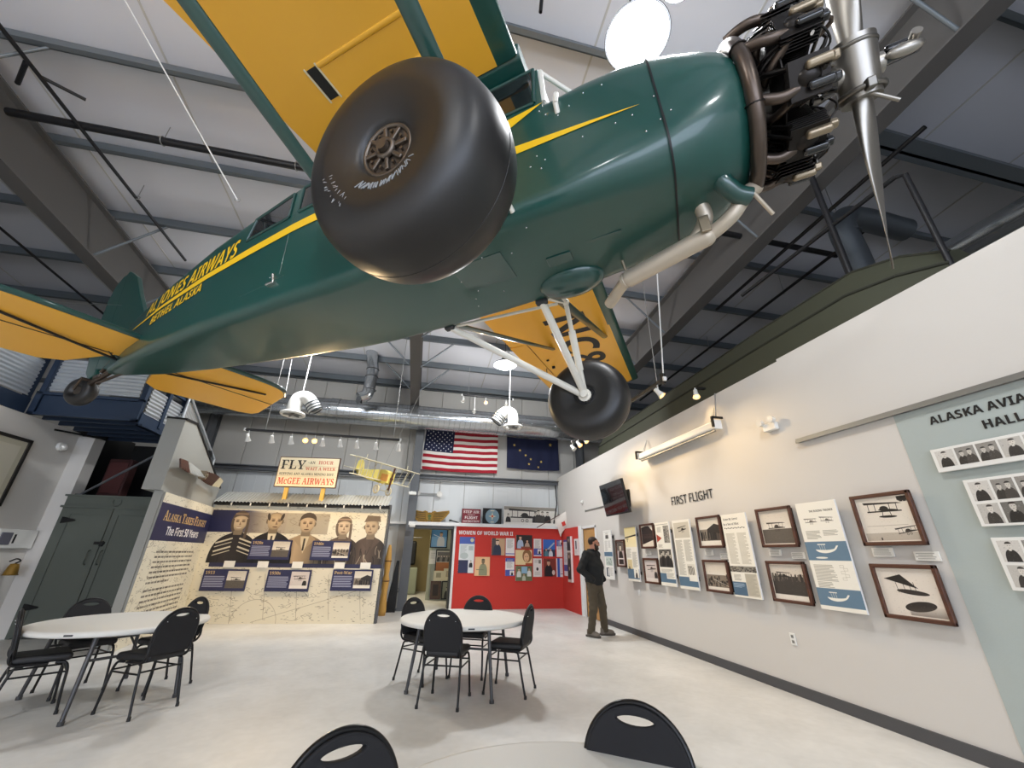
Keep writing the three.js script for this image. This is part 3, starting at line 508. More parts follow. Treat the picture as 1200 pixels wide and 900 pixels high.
  // --- tail
  for (const s of [1, -1]) {
    const pts = [[-4.62, 0.05], [-4.62, 1.4], [-4.68, 1.58], [-4.85, 1.72], [-5.85, 2.02], [-5.98, 2.0], [-6.05, 1.8], [-6.05, 0.6], [-5.9, 0.42], [-5.25, 0.22], [-5.25, 0.05]].map(([x, y]) => [x, s * y]);
    const g = extr(pts, 0.035, 0.01).rotateX(-Math.PI / 2).translate(0, 1.1, 0);
    const t = part(plane, 'stabilizer', g, M.yellow, s > 0 ? 'far yellow tailplane' : 'near yellow tailplane');
    part(t, 'leading_edge', tube([A(-4.6, s * 0.1, 1.12), A(-4.6, s * 1.35, 1.12), A(-4.68, s * 1.58, 1.12), A(-4.85, s * 1.73, 1.12)], 0.032, 30, 8), M.greenStrut);
    part(t, 'top_skin', extr(pts, 0.004, 0.012).rotateX(-Math.PI / 2).translate(0, 1.14, 0), M.green);
    part(t, 'hinge_line', [bar(A(-5.22, s * 0.25, 1.088), A(-5.3, s * 1.88, 1.088), 0.007, 0.007, 5)], M.bronze);
    part(plane, 'tail_strut', [bar(A(-5.3, s * 0.12, 1.05), A(-4.95, s * 1.5, 1.08), 0.014), bar(A(-5.5, s * 0.06, 1.08), A(-5.2, s * 0.3, 1.1), 0.012)], M.black);
  }
  {
    const f = extr([[-4.9, 1.5], [-5.35, 1.72], [-5.75, 2.25], [-6.0, 2.62], [-6.25, 2.8], [-6.3, 2.8], [-6.18, 1.2], [-5.72, 1.1], [-5.5, 1.4]], 0.04, 0.012).translate(0, 0, -0.02);
    part(plane, 'fin', f, M.green, 'dark green fin');
    part(plane, 'rudder', extr([[-6.32, 2.78], [-6.42, 2.77], [-6.56, 2.64], [-6.62, 2.4], [-6.62, 2.0], [-6.56, 1.6], [-6.45, 1.2], [-6.32, 1.08], [-6.2, 1.12]], 0.03, 0.012).translate(0, 0, -0.015), M.green, 'dark green rudder');
    part(plane, 'brace_wire', [bar(A(-6.15, 0, 2.2), A(-5.3, 1.5, 1.13), 0.004, 0.004, 5), bar(A(-6.15, 0, 2.2), A(-5.3, -1.5, 1.13), 0.004, 0.004, 5)], M.wire);
    part(plane, 'tail_gear', [bar(A(-5.75, 0, 1.1), A(-6.35, 0, 1.0), 0.035, 0.03), bar(A(-5.45, 0.05, 1.04), A(-6.1, 0, 0.98), 0.018), bar(A(-6.3, 0.09, 1.06), A(-6.42, 0.09, 0.93), 0.016), bar(A(-6.3, -0.09, 1.06), A(-6.42, -0.09, 0.93), 0.016), bar(A(-6.3, 0.1, 1.06), A(-6.3, -0.1, 1.06), 0.022), flatBar(A(-6.05, 0, 1.12), A(-5.8, 0, 1.3), 0.07, 0.04, V(0, 0, 1)), rbox(0.16, 0.05, 0.09, 0.015, -6.08, 1.06, 0)], M.bronze);
    const tw = new THREE.LatheGeometry(new THREE.SplineCurve([[0.05, -0.05], [0.1, -0.085], [0.16, -0.075], [0.19, -0.035], [0.195, 0], [0.19, 0.035], [0.16, 0.075], [0.1, 0.085], [0.05, 0.05]].map(([r, y]) => new THREE.Vector2(r, y))).getPoints(30), 36).rotateX(Math.PI / 2).rotateY(0.35).translate(-6.44, 0.93, 0);
    const t = part(plane, 'tail_wheel', tw, M.tire, 'black tail wheel'); part(t, 'hub', new THREE.CylinderGeometry(0.055, 0.055, 0.11, 20).rotateX(Math.PI / 2).rotateY(0.35).translate(-6.44, 0.93, 0), M.hub);
  }
  // --- radial engine, nine cylinders around the propeller axis
  const cz = 1.243, eng = part(plane, 'engine', lathe([[0, -0.45], [0.2, -0.42], [0.24, -0.3], [0.24, -0.06], [0.2, 0.02], [0.13, 0.06], [0.1, 0.16], [0.075, 0.24], [0, 0.24]], 36).rotateZ(-Math.PI / 2).translate(1.78, cz, 0), M.crank, 'radial engine crankcase');
  const R = 0.215;
  const barrel = (() => { const pr = [[0, 0]]; for (let i = 0; i < 11; i++) { const y = 0.01 + i * 0.0125; pr.push([0.066, y], [0.094, y + 0.001], [0.094, y + 0.005], [0.066, y + 0.006]); } pr.push([0.06, 0.155], [0, 0.155]); return lathe(pr, 20); })();
  const headG = (() => { const g = [rbox(0.15, 0.05, 0.13, 0.02, 0, 0.18, 0)]; for (let i = 0; i < 6; i++) g.push(rbox(0.19, 0.007, 0.2, 0.003, 0, 0.165 + i * 0.018, 0, 1)); g.push(new THREE.SphereGeometry(0.07, 16, 10).scale(1, 0.8, 0.9).translate(0, 0.225, 0)); return merge(g); })();
  const rock = (z) => merge([rbox(0.13, 0.05, 0.05, 0.02, 0.045, 0.27, z), rbox(0.05, 0.045, 0.05, 0.015, 0.115, 0.25, z)]);
  for (let i = 0; i < 9; i++) {
    const a = i * 2 * Math.PI / 9 + 0.17, rot = (g) => g.clone().translate(0, R, 0).rotateX(a).translate(1.74, cz, 0);
    const c = part(plane, 'cylinder', rot(barrel), M.engine, 'finned engine cylinder');
    part(c, 'cylinder_head', rot(headG), M.engine);
    part(c, 'rocker_cover', rot(rock(0.05)), M.blackGloss); part(c, 'rocker_cover', rot(rock(-0.05)), M.engineLight);
    part(c, 'pushrod_tube', [rot(bar(V(0.1, -0.02, 0.025), V(0.12, 0.24, 0.05), 0.01)), rot(bar(V(0.1, -0.02, -0.025), V(0.12, 0.24, -0.05), 0.01))], M.crank);
    part(c, 'exhaust_stub', rot(tube([V(-0.05, 0.23, 0.04), V(-0.13, 0.25, 0.05), V(-0.2, 0.245, 0.03), V(-0.27, 0.22, 0.0)], 0.03, 20, 10)), M.bronze);
    part(c, 'ignition_lead', rot(tube([V(0.1, 0.02, 0.06), V(0.16, 0.12, 0.09), V(0.08, 0.24, 0.085), V(0.0, 0.24, 0.08)], 0.006, 20, 6)), M.black);
    part(c, 'spark_plug', rot(bar(V(0.03, 0.22, 0.065), V(0.05, 0.23, 0.11), 0.012)), M.chrome);
  }
  part(plane, 'intake_ring', new THREE.TorusGeometry(0.2, 0.022, 10, 48).rotateY(Math.PI / 2).translate(1.62, cz, 0), M.engine);
  { // accessories and pipes behind and between the cylinders
    seed(21); const g = []; for (let i = 0; i < 40; i++) { const a = rr(0, 6.28), r0 = rr(0.2, 0.3), r1 = rr(0.38, 0.48), b = a + rr(-0.3, 0.3); g.push(tube([V(1.6, cz + r0 * Math.cos(a), r0 * Math.sin(a)), V(1.56, cz + (r0 + r1) / 2 * Math.cos(a) + 0.03, (r0 + r1) / 2 * Math.sin(b)), V(1.66, cz + r1 * Math.cos(b), r1 * Math.sin(b))], rr(0.006, 0.018), 14, 6)); }
    part(plane, 'intake_pipe', g, M.engine);
    const k = []; for (let i = 0; i < 46; i++) { const a = rr(0, 6.28), r0 = rr(0.16, 0.34), r1 = rr(0.3, 0.5), b = a + rr(-0.5, 0.5), X0 = rr(1.72, 1.9); k.push(tube([V(X0, cz + r0 * Math.cos(a), r0 * Math.sin(a)), V(X0 + 0.05, cz + (r0 + r1) / 2 * Math.cos((a + b) / 2), (r0 + r1) / 2 * Math.sin((a + b) / 2)), V(rr(1.66, 1.86), cz + r1 * Math.cos(b), r1 * Math.sin(b))], rr(0.005, 0.014), 12, 6)); } part(plane, 'oil_line', k.slice(0, 16), M.crank); part(plane, 'oil_line', k.slice(16, 34), M.engine); part(plane, 'oil_line', k.slice(34), M.bronze);
    const h = []; for (let i = 0; i < 9; i++) { const a = (i + 0.5) * 2 * Math.PI / 9 + 0.17; h.push(tube([V(1.6, cz + 0.2 * Math.cos(a), 0.2 * Math.sin(a)), V(1.6, cz + 0.34 * Math.cos(a), 0.34 * Math.sin(a)), V(1.7, cz + 0.44 * Math.cos(a - 0.2), 0.44 * Math.sin(a - 0.2))], 0.024, 16, 8)); } part(plane, 'intake_pipe', h, M.bronze);
    part(plane, 'rear_case', [new THREE.CylinderGeometry(0.2, 0.3, 0.2, 28).rotateZ(-Math.PI / 2).translate(1.5, cz, 0), new THREE.CylinderGeometry(0.4, 0.4, 0.02, 36).rotateZ(Math.PI / 2).translate(1.435, 1.15, 0)], M.steelDark);
    part(plane, 'baffle', lathe([[0.2, 0.0], [0.4, 0.02], [0.41, 0.03], [0.2, 0.02]], 40).rotateZ(-Math.PI / 2).translate(1.62, cz, 0), M.engine);
  }
  // collector ring, its tail end and the muffler
  {
    const pts = []; for (let i = 0; i <= 26; i++) { const a = -0.9 + i / 26 * 4.15; pts.push(V(1.47, 1.16 + 0.47 * Math.cos(a), 0.445 * Math.sin(a))); }
    part(plane, 'exhaust_collector', tube(pts, 0.042, 90, 14), M.bronze, 'brown exhaust collector ring');
    const e = pts[26];
    part(plane, 'exhaust_pipe', tube([e, A(1.4, 0.0, 0.63), A(1.3, 0.03, 0.53), A(1.18, 0.09, 0.49), A(1.1, 0.11, 0.475)], 0.045, 40, 14), M.exhaust, 'pale exhaust pipe below the cowl');
    part(plane, 'exhaust_band', [-0.25, 0.55, 1.35, 2.2].map((a) => new THREE.TorusGeometry(0.046, 0.006, 8, 20).rotateX(Math.PI / 2).translate(0.445, 0, 0).applyMatrix4(new THREE.Matrix4().makeBasis(V(0, Math.cos(a), Math.sin(a)), V(0, -Math.sin(a), Math.cos(a)), V(1, 0, 0))).translate(1.47, 1.16, 0)), M.engine);
    const m0 = A(1.14, 0.1, 0.48), m1 = A(0.62, 0.27, 0.45);
    const mf = part(plane, 'muffler', [bar(m0, m1, 0.062, 0.062, 20), new THREE.SphereGeometry(0.062, 16, 10).translate(m0.x, m0.y, m0.z), bar(m1, A(0.58, 0.285, 0.448), 0.05, 0.05, 18)], M.exhaust, 'pale muffler under the nose');
    part(mf, 'tail_pipe', [bar(A(0.6, 0.28, 0.45), A(0.44, 0.5, 0.43), 0.042, 0.042, 18), new THREE.TorusGeometry(0.052, 0.006, 8, 20).rotateY(Math.PI / 2 - 0.4).translate(0.6, 0.45, -0.28)], M.exhaust);
    part(mf, 'heat_duct', tube([A(1.05, 0.12, 0.47), A(1.12, 0.09, 0.53), A(1.16, 0.06, 0.6), A(1.15, 0.03, 0.68)], 0.047, 24, 14), M.exhaust);
    part(mf, 'hanger', [bar(A(0.62, 0.3, 0.5), A(0.6, 0.26, 0.66), 0.01, 0.01, 6), bar(A(1.15, 0.08, 0.5), A(1.18, 0.06, 0.68), 0.012, 0.012, 6), rbox(0.06, 0.12, 0.02, 0.005, 1.14, 0.52, -0.02)], M.engineLight);
    part(plane, 'air_scoop', [tube([A(1.4, -0.02, 0.58), A(1.34, -0.05, 0.6), A(1.28, -0.1, 0.66), A(1.25, -0.12, 0.74)], 0.055, 24, 14)], M.greenStrut, 'green carburettor air scoop');
    part(plane, 'drain_tube', [bar(A(1.42, -0.02, 0.62), A(1.52, 0.1, 0.5), 0.012, 0.012, 8)], M.exhaust);
  }
  // --- propeller
  {
    const X = 2.14, dir = V(0, -1.056, -0.53).normalize(), side = V(1, 0, 0);
    const ax = new THREE.Quaternion().setFromUnitVectors(V(0, 1, 0), dir), put = (g) => g.applyQuaternion(ax).translate(X, cz, 0);
    const pr = part(plane, 'propeller', [put(new THREE.CylinderGeometry(0.1, 0.115, 0.34, 28)), bar(V(X - 0.16, cz, 0), V(X + 0.12, cz, 0), 0.07, 0.06, 20)], M.prop, 'two-blade metal propeller');
    part(pr, 'clamp_ring', [put(new THREE.TorusGeometry(0.112, 0.015, 10, 32).rotateX(Math.PI / 2).translate(0, 0.13, 0)), put(new THREE.TorusGeometry(0.106, 0.015, 10, 32).rotateX(Math.PI / 2).translate(0, -0.13, 0)), put(rbox(0.05, 0.06, 0.05, 0.01, 0, 0.13, -0.12)), put(rbox(0.05, 0.06, 0.05, 0.01, 0, -0.13, 0.12))], M.crank);
    for (const s of [1, -1]) {
      const n = 24, rings = []; for (let i = 0; i <= n; i++) { const t = i / n, y = s * (0.15 + t * 1.05); const chord = i === n ? 0.03 : 0.11 + 0.075 * Math.sin(Math.min(1, t * 1.5) * Math.PI * 0.62) - 0.085 * t * t, th = Math.max(0.008, 0.1 * (1 - t) ** 1.6), tw = s * (1.05 - t * 0.75); const r = []; for (let j = 0; j <= 14; j++) { const a = j / 14 * 2 * Math.PI, u = Math.cos(a) * chord / 2, v = Math.sin(a) * th / 2; r.push([u * Math.sin(tw) + v * Math.cos(tw), y, u * Math.cos(tw) - v * Math.sin(tw)]); } rings.push(r); }
      const g = sheetLoft(0, rings); const bm = M.prop.clone(); bm.side = THREE.DoubleSide; part(pr, 'blade', put(g), bm);
    }
    part(pr, 'counterweight', [bar(V(X + 0.05, cz, 0), V(X + 0.3, cz + 0.03, 0), 0.035), rbox(0.16, 0.05, 0.1, 0.02, X + 0.22, cz + 0.05, 0.0)], M.blackGloss);
    part(pr, 'pitch_arm', [new THREE.SphereGeometry(0.05, 16, 10).scale(1.8, 0.75, 0.7).translate(X + 0.2, cz - 0.03, 0.06), new THREE.CylinderGeometry(0.026, 0.026, 0.04, 16).rotateX(Math.PI / 2).translate(X + 0.26, cz + 0.03, 0.08)], M.prop); part(pr, 'link_rod', bar(V(X + 0.02, cz - 0.17, -0.02), V(X + 0.14, cz - 0.26, -0.06), 0.012), M.prop);
  }
}
// ================================================================== lamps, ducts, pipes and cables overhead
function highBay(x, y, z, label, lit = 1) {
  const t = thing('high_bay_lamp', label, 'lamp', [x, y, z], 0, 'round high-bay lamps');
  part(t, 'housing', lathe([[0, 0.2], [0.09, 0.2], [0.12, 0.12], [0.14, 0.1], [0.295, 0.03], [0.31, 0.0], [0.3, 0.0], [0.28, 0.02], [0, 0.03]], 40), M.steelGrey);
  part(t, 'diffuser', lathe([[0, -0.07], [0.12, -0.065], [0.22, -0.045], [0.29, -0.005], [0.29, 0.005], [0, 0.01]], 40), M.lampGlow, 'glowing white diffuser');
  part(t, 'hook', [bar(V(0, 0.2, 0), V(0, roofY(z, 0.15) - y, 0), 0.008, 0.008, 6), tube([V(0.02, 0.2, 0), V(0.1, 0.4, 0), V(0.04, 0.62, 0), V(0, roofY(z, 0.15) - y, 0)], 0.006, 20, 6)], M.black);
  const l = new THREE.SpotLight(COOL, HIGHBAY * lit, 0, 1.32, 0.5, 2); l.position.set(0, -0.13, 0); l.target.position.set(0, -1, 0); l.castShadow = true; l.shadow.radius = 12; t.add(l, l.target);
  const u = new THREE.PointLight(COOL, HIGHBAY * UPLIGHT * lit, 0, 2); u.position.set(0, -0.16, 0); u.castShadow = true; u.shadow.radius = 12; t.add(u);
  return t;
}
highBay(1.59, 6.0, -1.89, 'large glowing round high-bay lamp just above the nose of the airplane', 0.36);
highBay(1.79, 5.97, -9.2, 'smaller looking glowing high-bay lamp beyond the far landing gear');
highBay(1.93, 6.5, -1.58, 'round lamp at the top edge, right of the large lamp over the nose', 0.2).scale.setScalar(0.6);
highBay(-2.7, 6.0, -8.9, 'high-bay lamp hidden behind the belly of the airplane', 0.6);
highBay(-3.6, 6.3, 0.6, 'high-bay lamp above the near wing, out of the picture');
highBay(1.8, 6.4, 5.2, 'high-bay lamp over the tables behind the camera', 0.95);
highBay(-3.6, 6.3, 5.2, 'high-bay lamp near the left wall behind the camera');

function spotHead(p, target, label, lit, track, hang = 0.12) {
  const t = thing('track_spotlight', label, 'spotlight', p, 0, track);
  const d = V(...target).sub(V(...p)).normalize();
  const q = new THREE.Quaternion().setFromUnitVectors(V(0, -1, 0), d);
  part(t, 'stem', bar(V(0, hang, 0), V(0, 0, 0), 0.011, 0.011, 8), M.trimWhite);
  part(t, 'shade', lathe([[0.0, 0.07], [0.03, 0.07], [0.035, 0.0], [0.055, -0.08], [0.06, -0.085], [0.05, -0.075], [0.028, 0.0], [0, 0.01]], 20).applyQuaternion(q), M.plasticWhite);
  part(t, 'bulb', new THREE.SphereGeometry(0.038, 16, 12).applyQuaternion(q).translate(d.x * 0.05, d.y * 0.05, d.z * 0.05), lit ? M.bulb : M.bulbOff);
  if (lit) { const l = new THREE.SpotLight(WARM, SPOT * lit, 0, 0.95, 1, 2); l.position.set(d.x * 0.11, d.y * 0.11, d.z * 0.11); l.target.position.set(d.x, d.y, d.z); l.castShadow = true; l.shadow.radius = 2; t.add(l, l.target); }
  return t;
}
function track(a, b, label) {
  const t = thing('lighting_track', label, 'light track', [a.x, a.y, a.z]); const d = b.clone().sub(a), L = d.length();
  const q = new THREE.Quaternion().setFromUnitVectors(V(1, 0, 0), d.clone().normalize());
  part(t, 'rail', box(L, 0.045, 0.04, L / 2, 0, 0).applyQuaternion(q), M.black); part(t, 'end_cap', [box(0.03, 0.06, 0.05, 0, 0, 0).applyQuaternion(q), box(0.03, 0.06, 0.05, L, 0, 0).applyQuaternion(q)], M.trimWhite);
  const w = []; for (const f of [0.12, 0.95]) { const p = d.clone().multiplyScalar(f); w.push(bar(p, p.clone().setY(roofY(a.z + p.z, 0.1) - a.y), 0.006, 0.006, 6)); } parts(t, 'suspension_rod', w, M.wire);
  return t;
}
track(V(-3.75, 3.72, -9), V(-0.6, 3.72, -9), 'black lighting track hung before the back wall above the flight sign and yellow biplane');
{
  const names = ['first spotlight from the left on the track above the flight sign', 'second spotlight from the left on the track above the flight sign', 'third spotlight from the left on the track above the flight sign', 'first spotlight right of the brightest glowing one above the flight sign', 'second spotlight right of the brightest glowing one above the flight sign', 'third spotlight right of the brightest glowing one, above the yellow biplane tail', 'spotlight above the yellow biplane, second from the right on its track', 'rightmost spotlight on the track, above the yellow biplane wing'];
  const xs = [-3.66, -3.2, -2.83, -2.2, -1.85, -1.5, -1.1, -0.62], lit = [1.1, 1.1, 0, 1.1, 0, 1.1, 0, 1.1];
  xs.forEach((x, i) => spotHead([x, 3.56, -9], [x + rr(-0.2, 0.2), 1.3, -10.5], names[i], lit[i], 'spotlights on the left track', 0.15));
  // the two lit heads face the hall
  for (const [x, n, k] of [[-2.55, 'glowing spotlight facing the hall, left of the brightest one', 3], [-2.37, 'brightest glowing spotlight facing the hall above the flight sign', 4.0]]) spotHead([x, 3.55, -9], [0.2, 3.6, 0], n, k, 'spotlights on the left track', 0.16);
}
track(V(0.86, 5.73, -11), V(2.4, 5.73, -11), 'short black lighting track high up, left of the far wheel');
for (const [x, n, k, dy] of [[0.9, 'unlit spotlight at the left end of the short high track', 0, 0], [1.57, 'yellow glowing spotlight on the short high track left of the far wheel', 1.3, 0], [2.2, 'unlit spotlight at the right end of the short high track', 0, 0], [1.25, 'unlit spotlight between the glowing one and the left end of the short high track', 0, -0.3]]) spotHead([x, 5.58 + dy, -11], k ? [2.2, 1.2, -6.5] : [x - 0.2, 4, -10], n, k, 'spotlights on the short high track', 0.14 - dy);
track(V(3.45, 3.95, -8.9), V(3.3, 3.8, -4.7), 'long black lighting track running towards the camera from the blue flag');
{
  const L = [[0.0, 'unlit spotlight at the far end of the right wall track, before the blue flag', 0], [0.1, 'second spotlight from the far end of the track over the right wall', 0.7], [0.2, 'third spotlight from the far end of the track over the right wall', 0.9], [0.3, 'fourth spotlight from the far end of the right wall track, beside the wheel', 0.9], [0.62, 'spotlight on the right track hidden behind the far wheel', 1.0], [0.95, 'spotlight at the near end of the track over the right wall', 1.0]];
  for (const [f, n, k] of L) { const p = V(3.45, 3.95, -8.9).lerp(V(3.3, 3.8, -4.7), f); spotHead([p.x, p.y - 0.14, p.z], [4.4, 1.75, p.z + 1.5 - f * 0.6], n, k, 'spotlights over the right wall', 0.14); }
  const c = spotHead([4.2, 3.86, -5.22], [3.6, 1.2, -4.4], 'glowing spotlight clamped to the top edge of the white right wall', 0.4, undefined, 0.1);
  part(c, 'clamp', box(0.16, 0.03, 0.06, 0.1, 0.1, 0), M.black); delete c.userData.group;
}
// spiral duct along the back wall and its branches
function duct(pts, r, seg = 60) { return tube(pts, r, seg, 28); }
function ductRing(p, dir, r, w = 0.05) { const g = new THREE.CylinderGeometry(r, r, w, 32, 1, true); return g.applyQuaternion(new THREE.Quaternion().setFromUnitVectors(V(0, 1, 0), dir.clone().normalize())).translate(p.x, p.y, p.z); }
{
  const t = thing('spiral_duct', 'big round galvanised duct running along the back wall above the flags', 'duct', [0, 5.22, -11.95]);
  part(t, 'pipe', new THREE.CylinderGeometry(0.36, 0.36, 14, 40, 1, true).rotateZ(Math.PI / 2).translate(-1.2, 0, 0), M.galv);
  const s = []; for (let x = -6; x < 5.6; x += 0.16) s.push(new THREE.TorusGeometry(0.361, 0.005, 4, 40).rotateY(Math.PI / 2 + 0.09).translate(x, 0, 0)); part(t, 'spiral_seam', s, M.galv);
  for (const x of [-2.75, -0.45, 2.2]) part(t, 'coupling', [ductRing(V(x, 0, 0), V(1, 0, 0), 0.373, 0.22), new THREE.TorusGeometry(0.373, 0.012, 6, 40).rotateY(Math.PI / 2).translate(x - 0.11, 0, 0), new THREE.TorusGeometry(0.373, 0.012, 6, 40).rotateY(Math.PI / 2).translate(x + 0.11, 0, 0)], M.galv);
  part(t, 'end_cap', new THREE.CircleGeometry(0.36, 40).rotateY(Math.PI / 2).translate(5.8, 0, 0), M.galv);
}
{
  const t = thing('branch_duct', 'short vertical silver duct with an angled outlet hanging above the back duct', 'duct', [-1.75, 5.3, -11.0]);
  part(t, 'pipe', [duct([V(-0.02, 0.28, 0), V(0.0, 0.7, 0), V(0, 0.95, 0)], 0.165, 12), duct([V(0, 0.95, 0), V(-0.05, 1.2, 0.02), V(-0.12, 1.6, 0.05)], 0.165, 16)], M.galv);
  part(t, 'outlet', [duct([V(-0.02, 0.3, 0), V(-0.06, 0.14, 0.03), V(-0.22, 0.02, 0.08)], 0.165, 20), new THREE.CircleGeometry(0.16, 28).rotateY(-0.9).translate(-0.22, 0.02, 0.08)], M.galv);
  for (const y of [0.32, 0.72, 0.95]) part(t, 'joint_ring', new THREE.TorusGeometry(0.167, 0.014, 6, 32).rotateX(Math.PI / 2).translate(0, y, 0), M.steelDark);
}
{ // dark ducts in the upper right
  const t = thing('riser_duct', 'vertical dark round duct with an elbow above the olive wing', 'duct', [5.75, 4.2, -3.35]);
  part(t, 'pipe', duct([V(0, 0, 0), V(0, 1.2, 0), V(-0.02, 1.75, 0), V(0.15, 2.0, -0.02), V(0.5, 2.08, -0.03), V(1.4, 2.08, -0.05)], 0.17, 60), M.darkDuct); for (const y of [0.8, 1.6]) part(t, 'joint_ring', new THREE.TorusGeometry(0.175, 0.012, 6, 28).rotateX(Math.PI / 2).translate(0, y, 0), M.darkDuct);
  const u = thing('long_duct', 'long shiny round duct beyond the top of the right wall', 'duct', [8.0, 6.0, -2.2]);
  part(u, 'pipe', [new THREE.CylinderGeometry(0.2, 0.2, 5, 28, 1, true).rotateX(Math.PI / 2).translate(0, 0, -1.2), new THREE.CylinderGeometry(0.2, 0.2, 5, 28, 1, true).rotateX(Math.PI / 2).translate(0.7, -0.05, -1.4)], M.galv);
  for (const z of [-3.2, -2.2, -1.2, 0]) part(u, 'joint_ring', [new THREE.TorusGeometry(0.205, 0.014, 6, 28).translate(0, 0, z), new THREE.TorusGeometry(0.205, 0.014, 6, 28).translate(0.7, -0.05, z - 0.2)], M.galv);
}
function pipeThing(name, label, pts, r, hang = []) {
  const o = pts[0]; const t = thing(name, label, 'pipe', [o.x, o.y, o.z]); part(t, 'pipe', pathTube(pts.map((p) => p.clone().sub(o)), r, 10, Math.min(0.06, r * 2)), M.pipe);
  for (const p of hang) part(t, 'hanger', [bar(p.clone().sub(o), p.clone().setY(roofY(p.z, 0.1)).sub(o), 0.007, 0.007, 5), new THREE.TorusGeometry(r + 0.008, 0.008, 6, 16).rotateY(Math.abs(pts[1].x - pts[0].x) > 0.3 ? Math.PI / 2 : 0).translate(p.x - o.x, p.y - o.y, p.z - o.z)], M.wire);
  return t;
}
pipeThing('sprinkler_main', 'thick dark pipe crossing the ceiling behind the near wing strut', [V(-6.4, 6.86, -4.93), V(1.5, 6.86, -4.93)], 0.055, [V(-4.2, 6.86, -4.93), V(-2.4, 6.86, -4.93)]);
{ const t = pipeThing('sprinkler_branch', 'thin dark pipe with short tees running along the ceiling at the upper left', [V(-5.28, 6.9, -2.2), V(-5.1, 6.72, -7.6)], 0.025, [V(-5.13, 6.78, -6.1)]);
  part(t, 'tee', [bar(V(0.03, -0.03, -2.1), V(0.35, 0.02, -2.35), 0.022), bar(V(0.0, -0.03, -1.95), V(-0.3, -0.05, -2.25), 0.028)], M.pipe); }
pipeThing('conduit_run', 'thin dark conduit left of the left rafter', [V(-7.1, 6.3, -2.4), V(-7.1, 6.0, -10)], 0.022);
pipeThing('conduit_drop', 'short black rod hanging from the ceiling above the wing root', [V(0.72, 7.2, -2.0), V(0.72, 6.7, -2.2)], 0.02);
pipeThing('sprinkler_line', 'black pipe crossing the right rafter below the engine', [V(3.9, 6.68, -4.46), V(7.2, 6.68, -4.46)], 0.05, [V(5.5, 6.68, -4.46)]);
{ const t = pipeThing('standpipe', 'black vertical pipe with a bright clamp in front of the olive wing', [V(4.95, 3.4, -3.0), V(4.95, 6.4, -3.0)], 0.036); part(t, 'clamp', new THREE.TorusGeometry(0.04, 0.012, 8, 18).rotateX(Math.PI / 2).translate(0, 1.26, 0), M.chrome); }
pipeThing('bent_pipe', 'black pipe bent from the ceiling down behind the top of the right wall', [V(4.95, 5.48, -4.6), V(4.95, 5.45, -2.14), V(4.95, 3.4, -2.16)], 0.028);
pipeThing('ceiling_pipe', 'thin black pipe parallel to the right wall under the right purlins', [V(7.3, 6.55, -12), V(6.9, 6.55, -3.6)], 0.03, [V(7.1, 6.55, -8), V(7.0, 6.55, -5.5)]);
pipeThing('ceiling_pipe', 'upper one of two thin black pipes behind the propeller blade', [V(5.9, 6.4, -6.2), V(5.7, 6.4, -2.1)], 0.03, [V(5.8, 6.4, -3.4)]);
// conduits along the girt of the back wall and a drop in the corner
pipeThing('wall_conduit', 'pale conduit along the back wall girt', [V(-6.2, 3.46, -12.62), V(4.3, 3.46, -12.62)], 0.018).children[0].material = M.wire;
pipeThing('corner_cables', 'dark cables hanging down in the corner above the white pennant', [V(4.2, 3.5, -12.55), V(4.22, 2.9, -12.5), V(4.1, 2.3, -12.5)], 0.02);
// air-mixing fans
function fan(p, turn, label) {
  const t = thing('air_fan', label, 'fan', p, turn, 'ceiling air fans');
  part(t, 'elbow', tube([V(0, 0.06, 0), V(0, 0.22, 0), V(0.05, 0.38, 0), V(0.2, 0.42, 0), V(0.36, 0.28, 0), V(0.46, 0.12, 0)], 0.15, 40, 24), M.plasticWhite, 'white elbow body');
  part(t, 'flex_hose', [0, 1, 2, 3].map((i) => new THREE.TorusGeometry(0.153, 0.014, 6, 28).applyQuaternion(new THREE.Quaternion().setFromUnitVectors(V(0, 0, 1), V(0.6, -0.8, 0))).translate(0.34 + i * 0.04, 0.3 - i * 0.055, 0)), M.darkDuct);
  part(t, 'outlet_ring', new THREE.TorusGeometry(0.23, 0.035, 10, 36).rotateX(Math.PI / 2), M.plasticWhite);
  part(t, 'vane', [0, 1, 2, 3, 4, 5].map((i) => box(0.2, 0.05, 0.02, 0.1, 0, 0).rotateY(i * Math.PI / 3)), M.trimMetal);
  part(t, 'suspension_rod', bar(V(0.1, 0.4, 0), V(0.1, roofY(p[2], 0) - p[1], 0), 0.012, 0.012, 6), M.trimWhite);
}
fan([-3.05, 4.25, -9.4], 0.1, 'white air fan hanging left, beside the far tip of the yellow tailplane');
fan([2.2, 4.55, -10], Math.PI - 0.2, 'white air fan hanging above the space between the two flags');
// wires that carry the airplane
for (const [a, b, n] of [[V(-3.85, 7.1, -3.1), V(-2.1, 4.62, -3.45), 'thin white suspension wire from the ceiling to the top of the fuselage'], [V(-3.36, 5.6, -9.4), V(-3.3, 4.7, -9.4), 'short white wire below the belly near the tail']]) {
  const t = thing('suspension_wire', n, 'wire', [a.x, a.y, a.z]); part(t, 'cable', bar(V(0, 0, 0), b.clone().sub(a), 0.007, 0.007, 6), M.trimWhite); part(t, 'eyelet', new THREE.TorusGeometry(0.02, 0.006, 6, 12).translate(b.x - a.x, b.y - a.y, b.z - a.z), M.wire);
}
{ const t = thing('suspension_wire', 'white wire holding the near end of the lighting track over the right wall', 'wire', [3.72, 6.8, -4.95]); part(t, 'cable', bar(V(0, 0, 0), V(-0.4, -2.95, 0.2), 0.011, 0.011, 6), M.trimWhite); part(t, 'bracket', box(0.05, 0.16, 0.06, -0.41, -2.98, 0.2), M.black); }
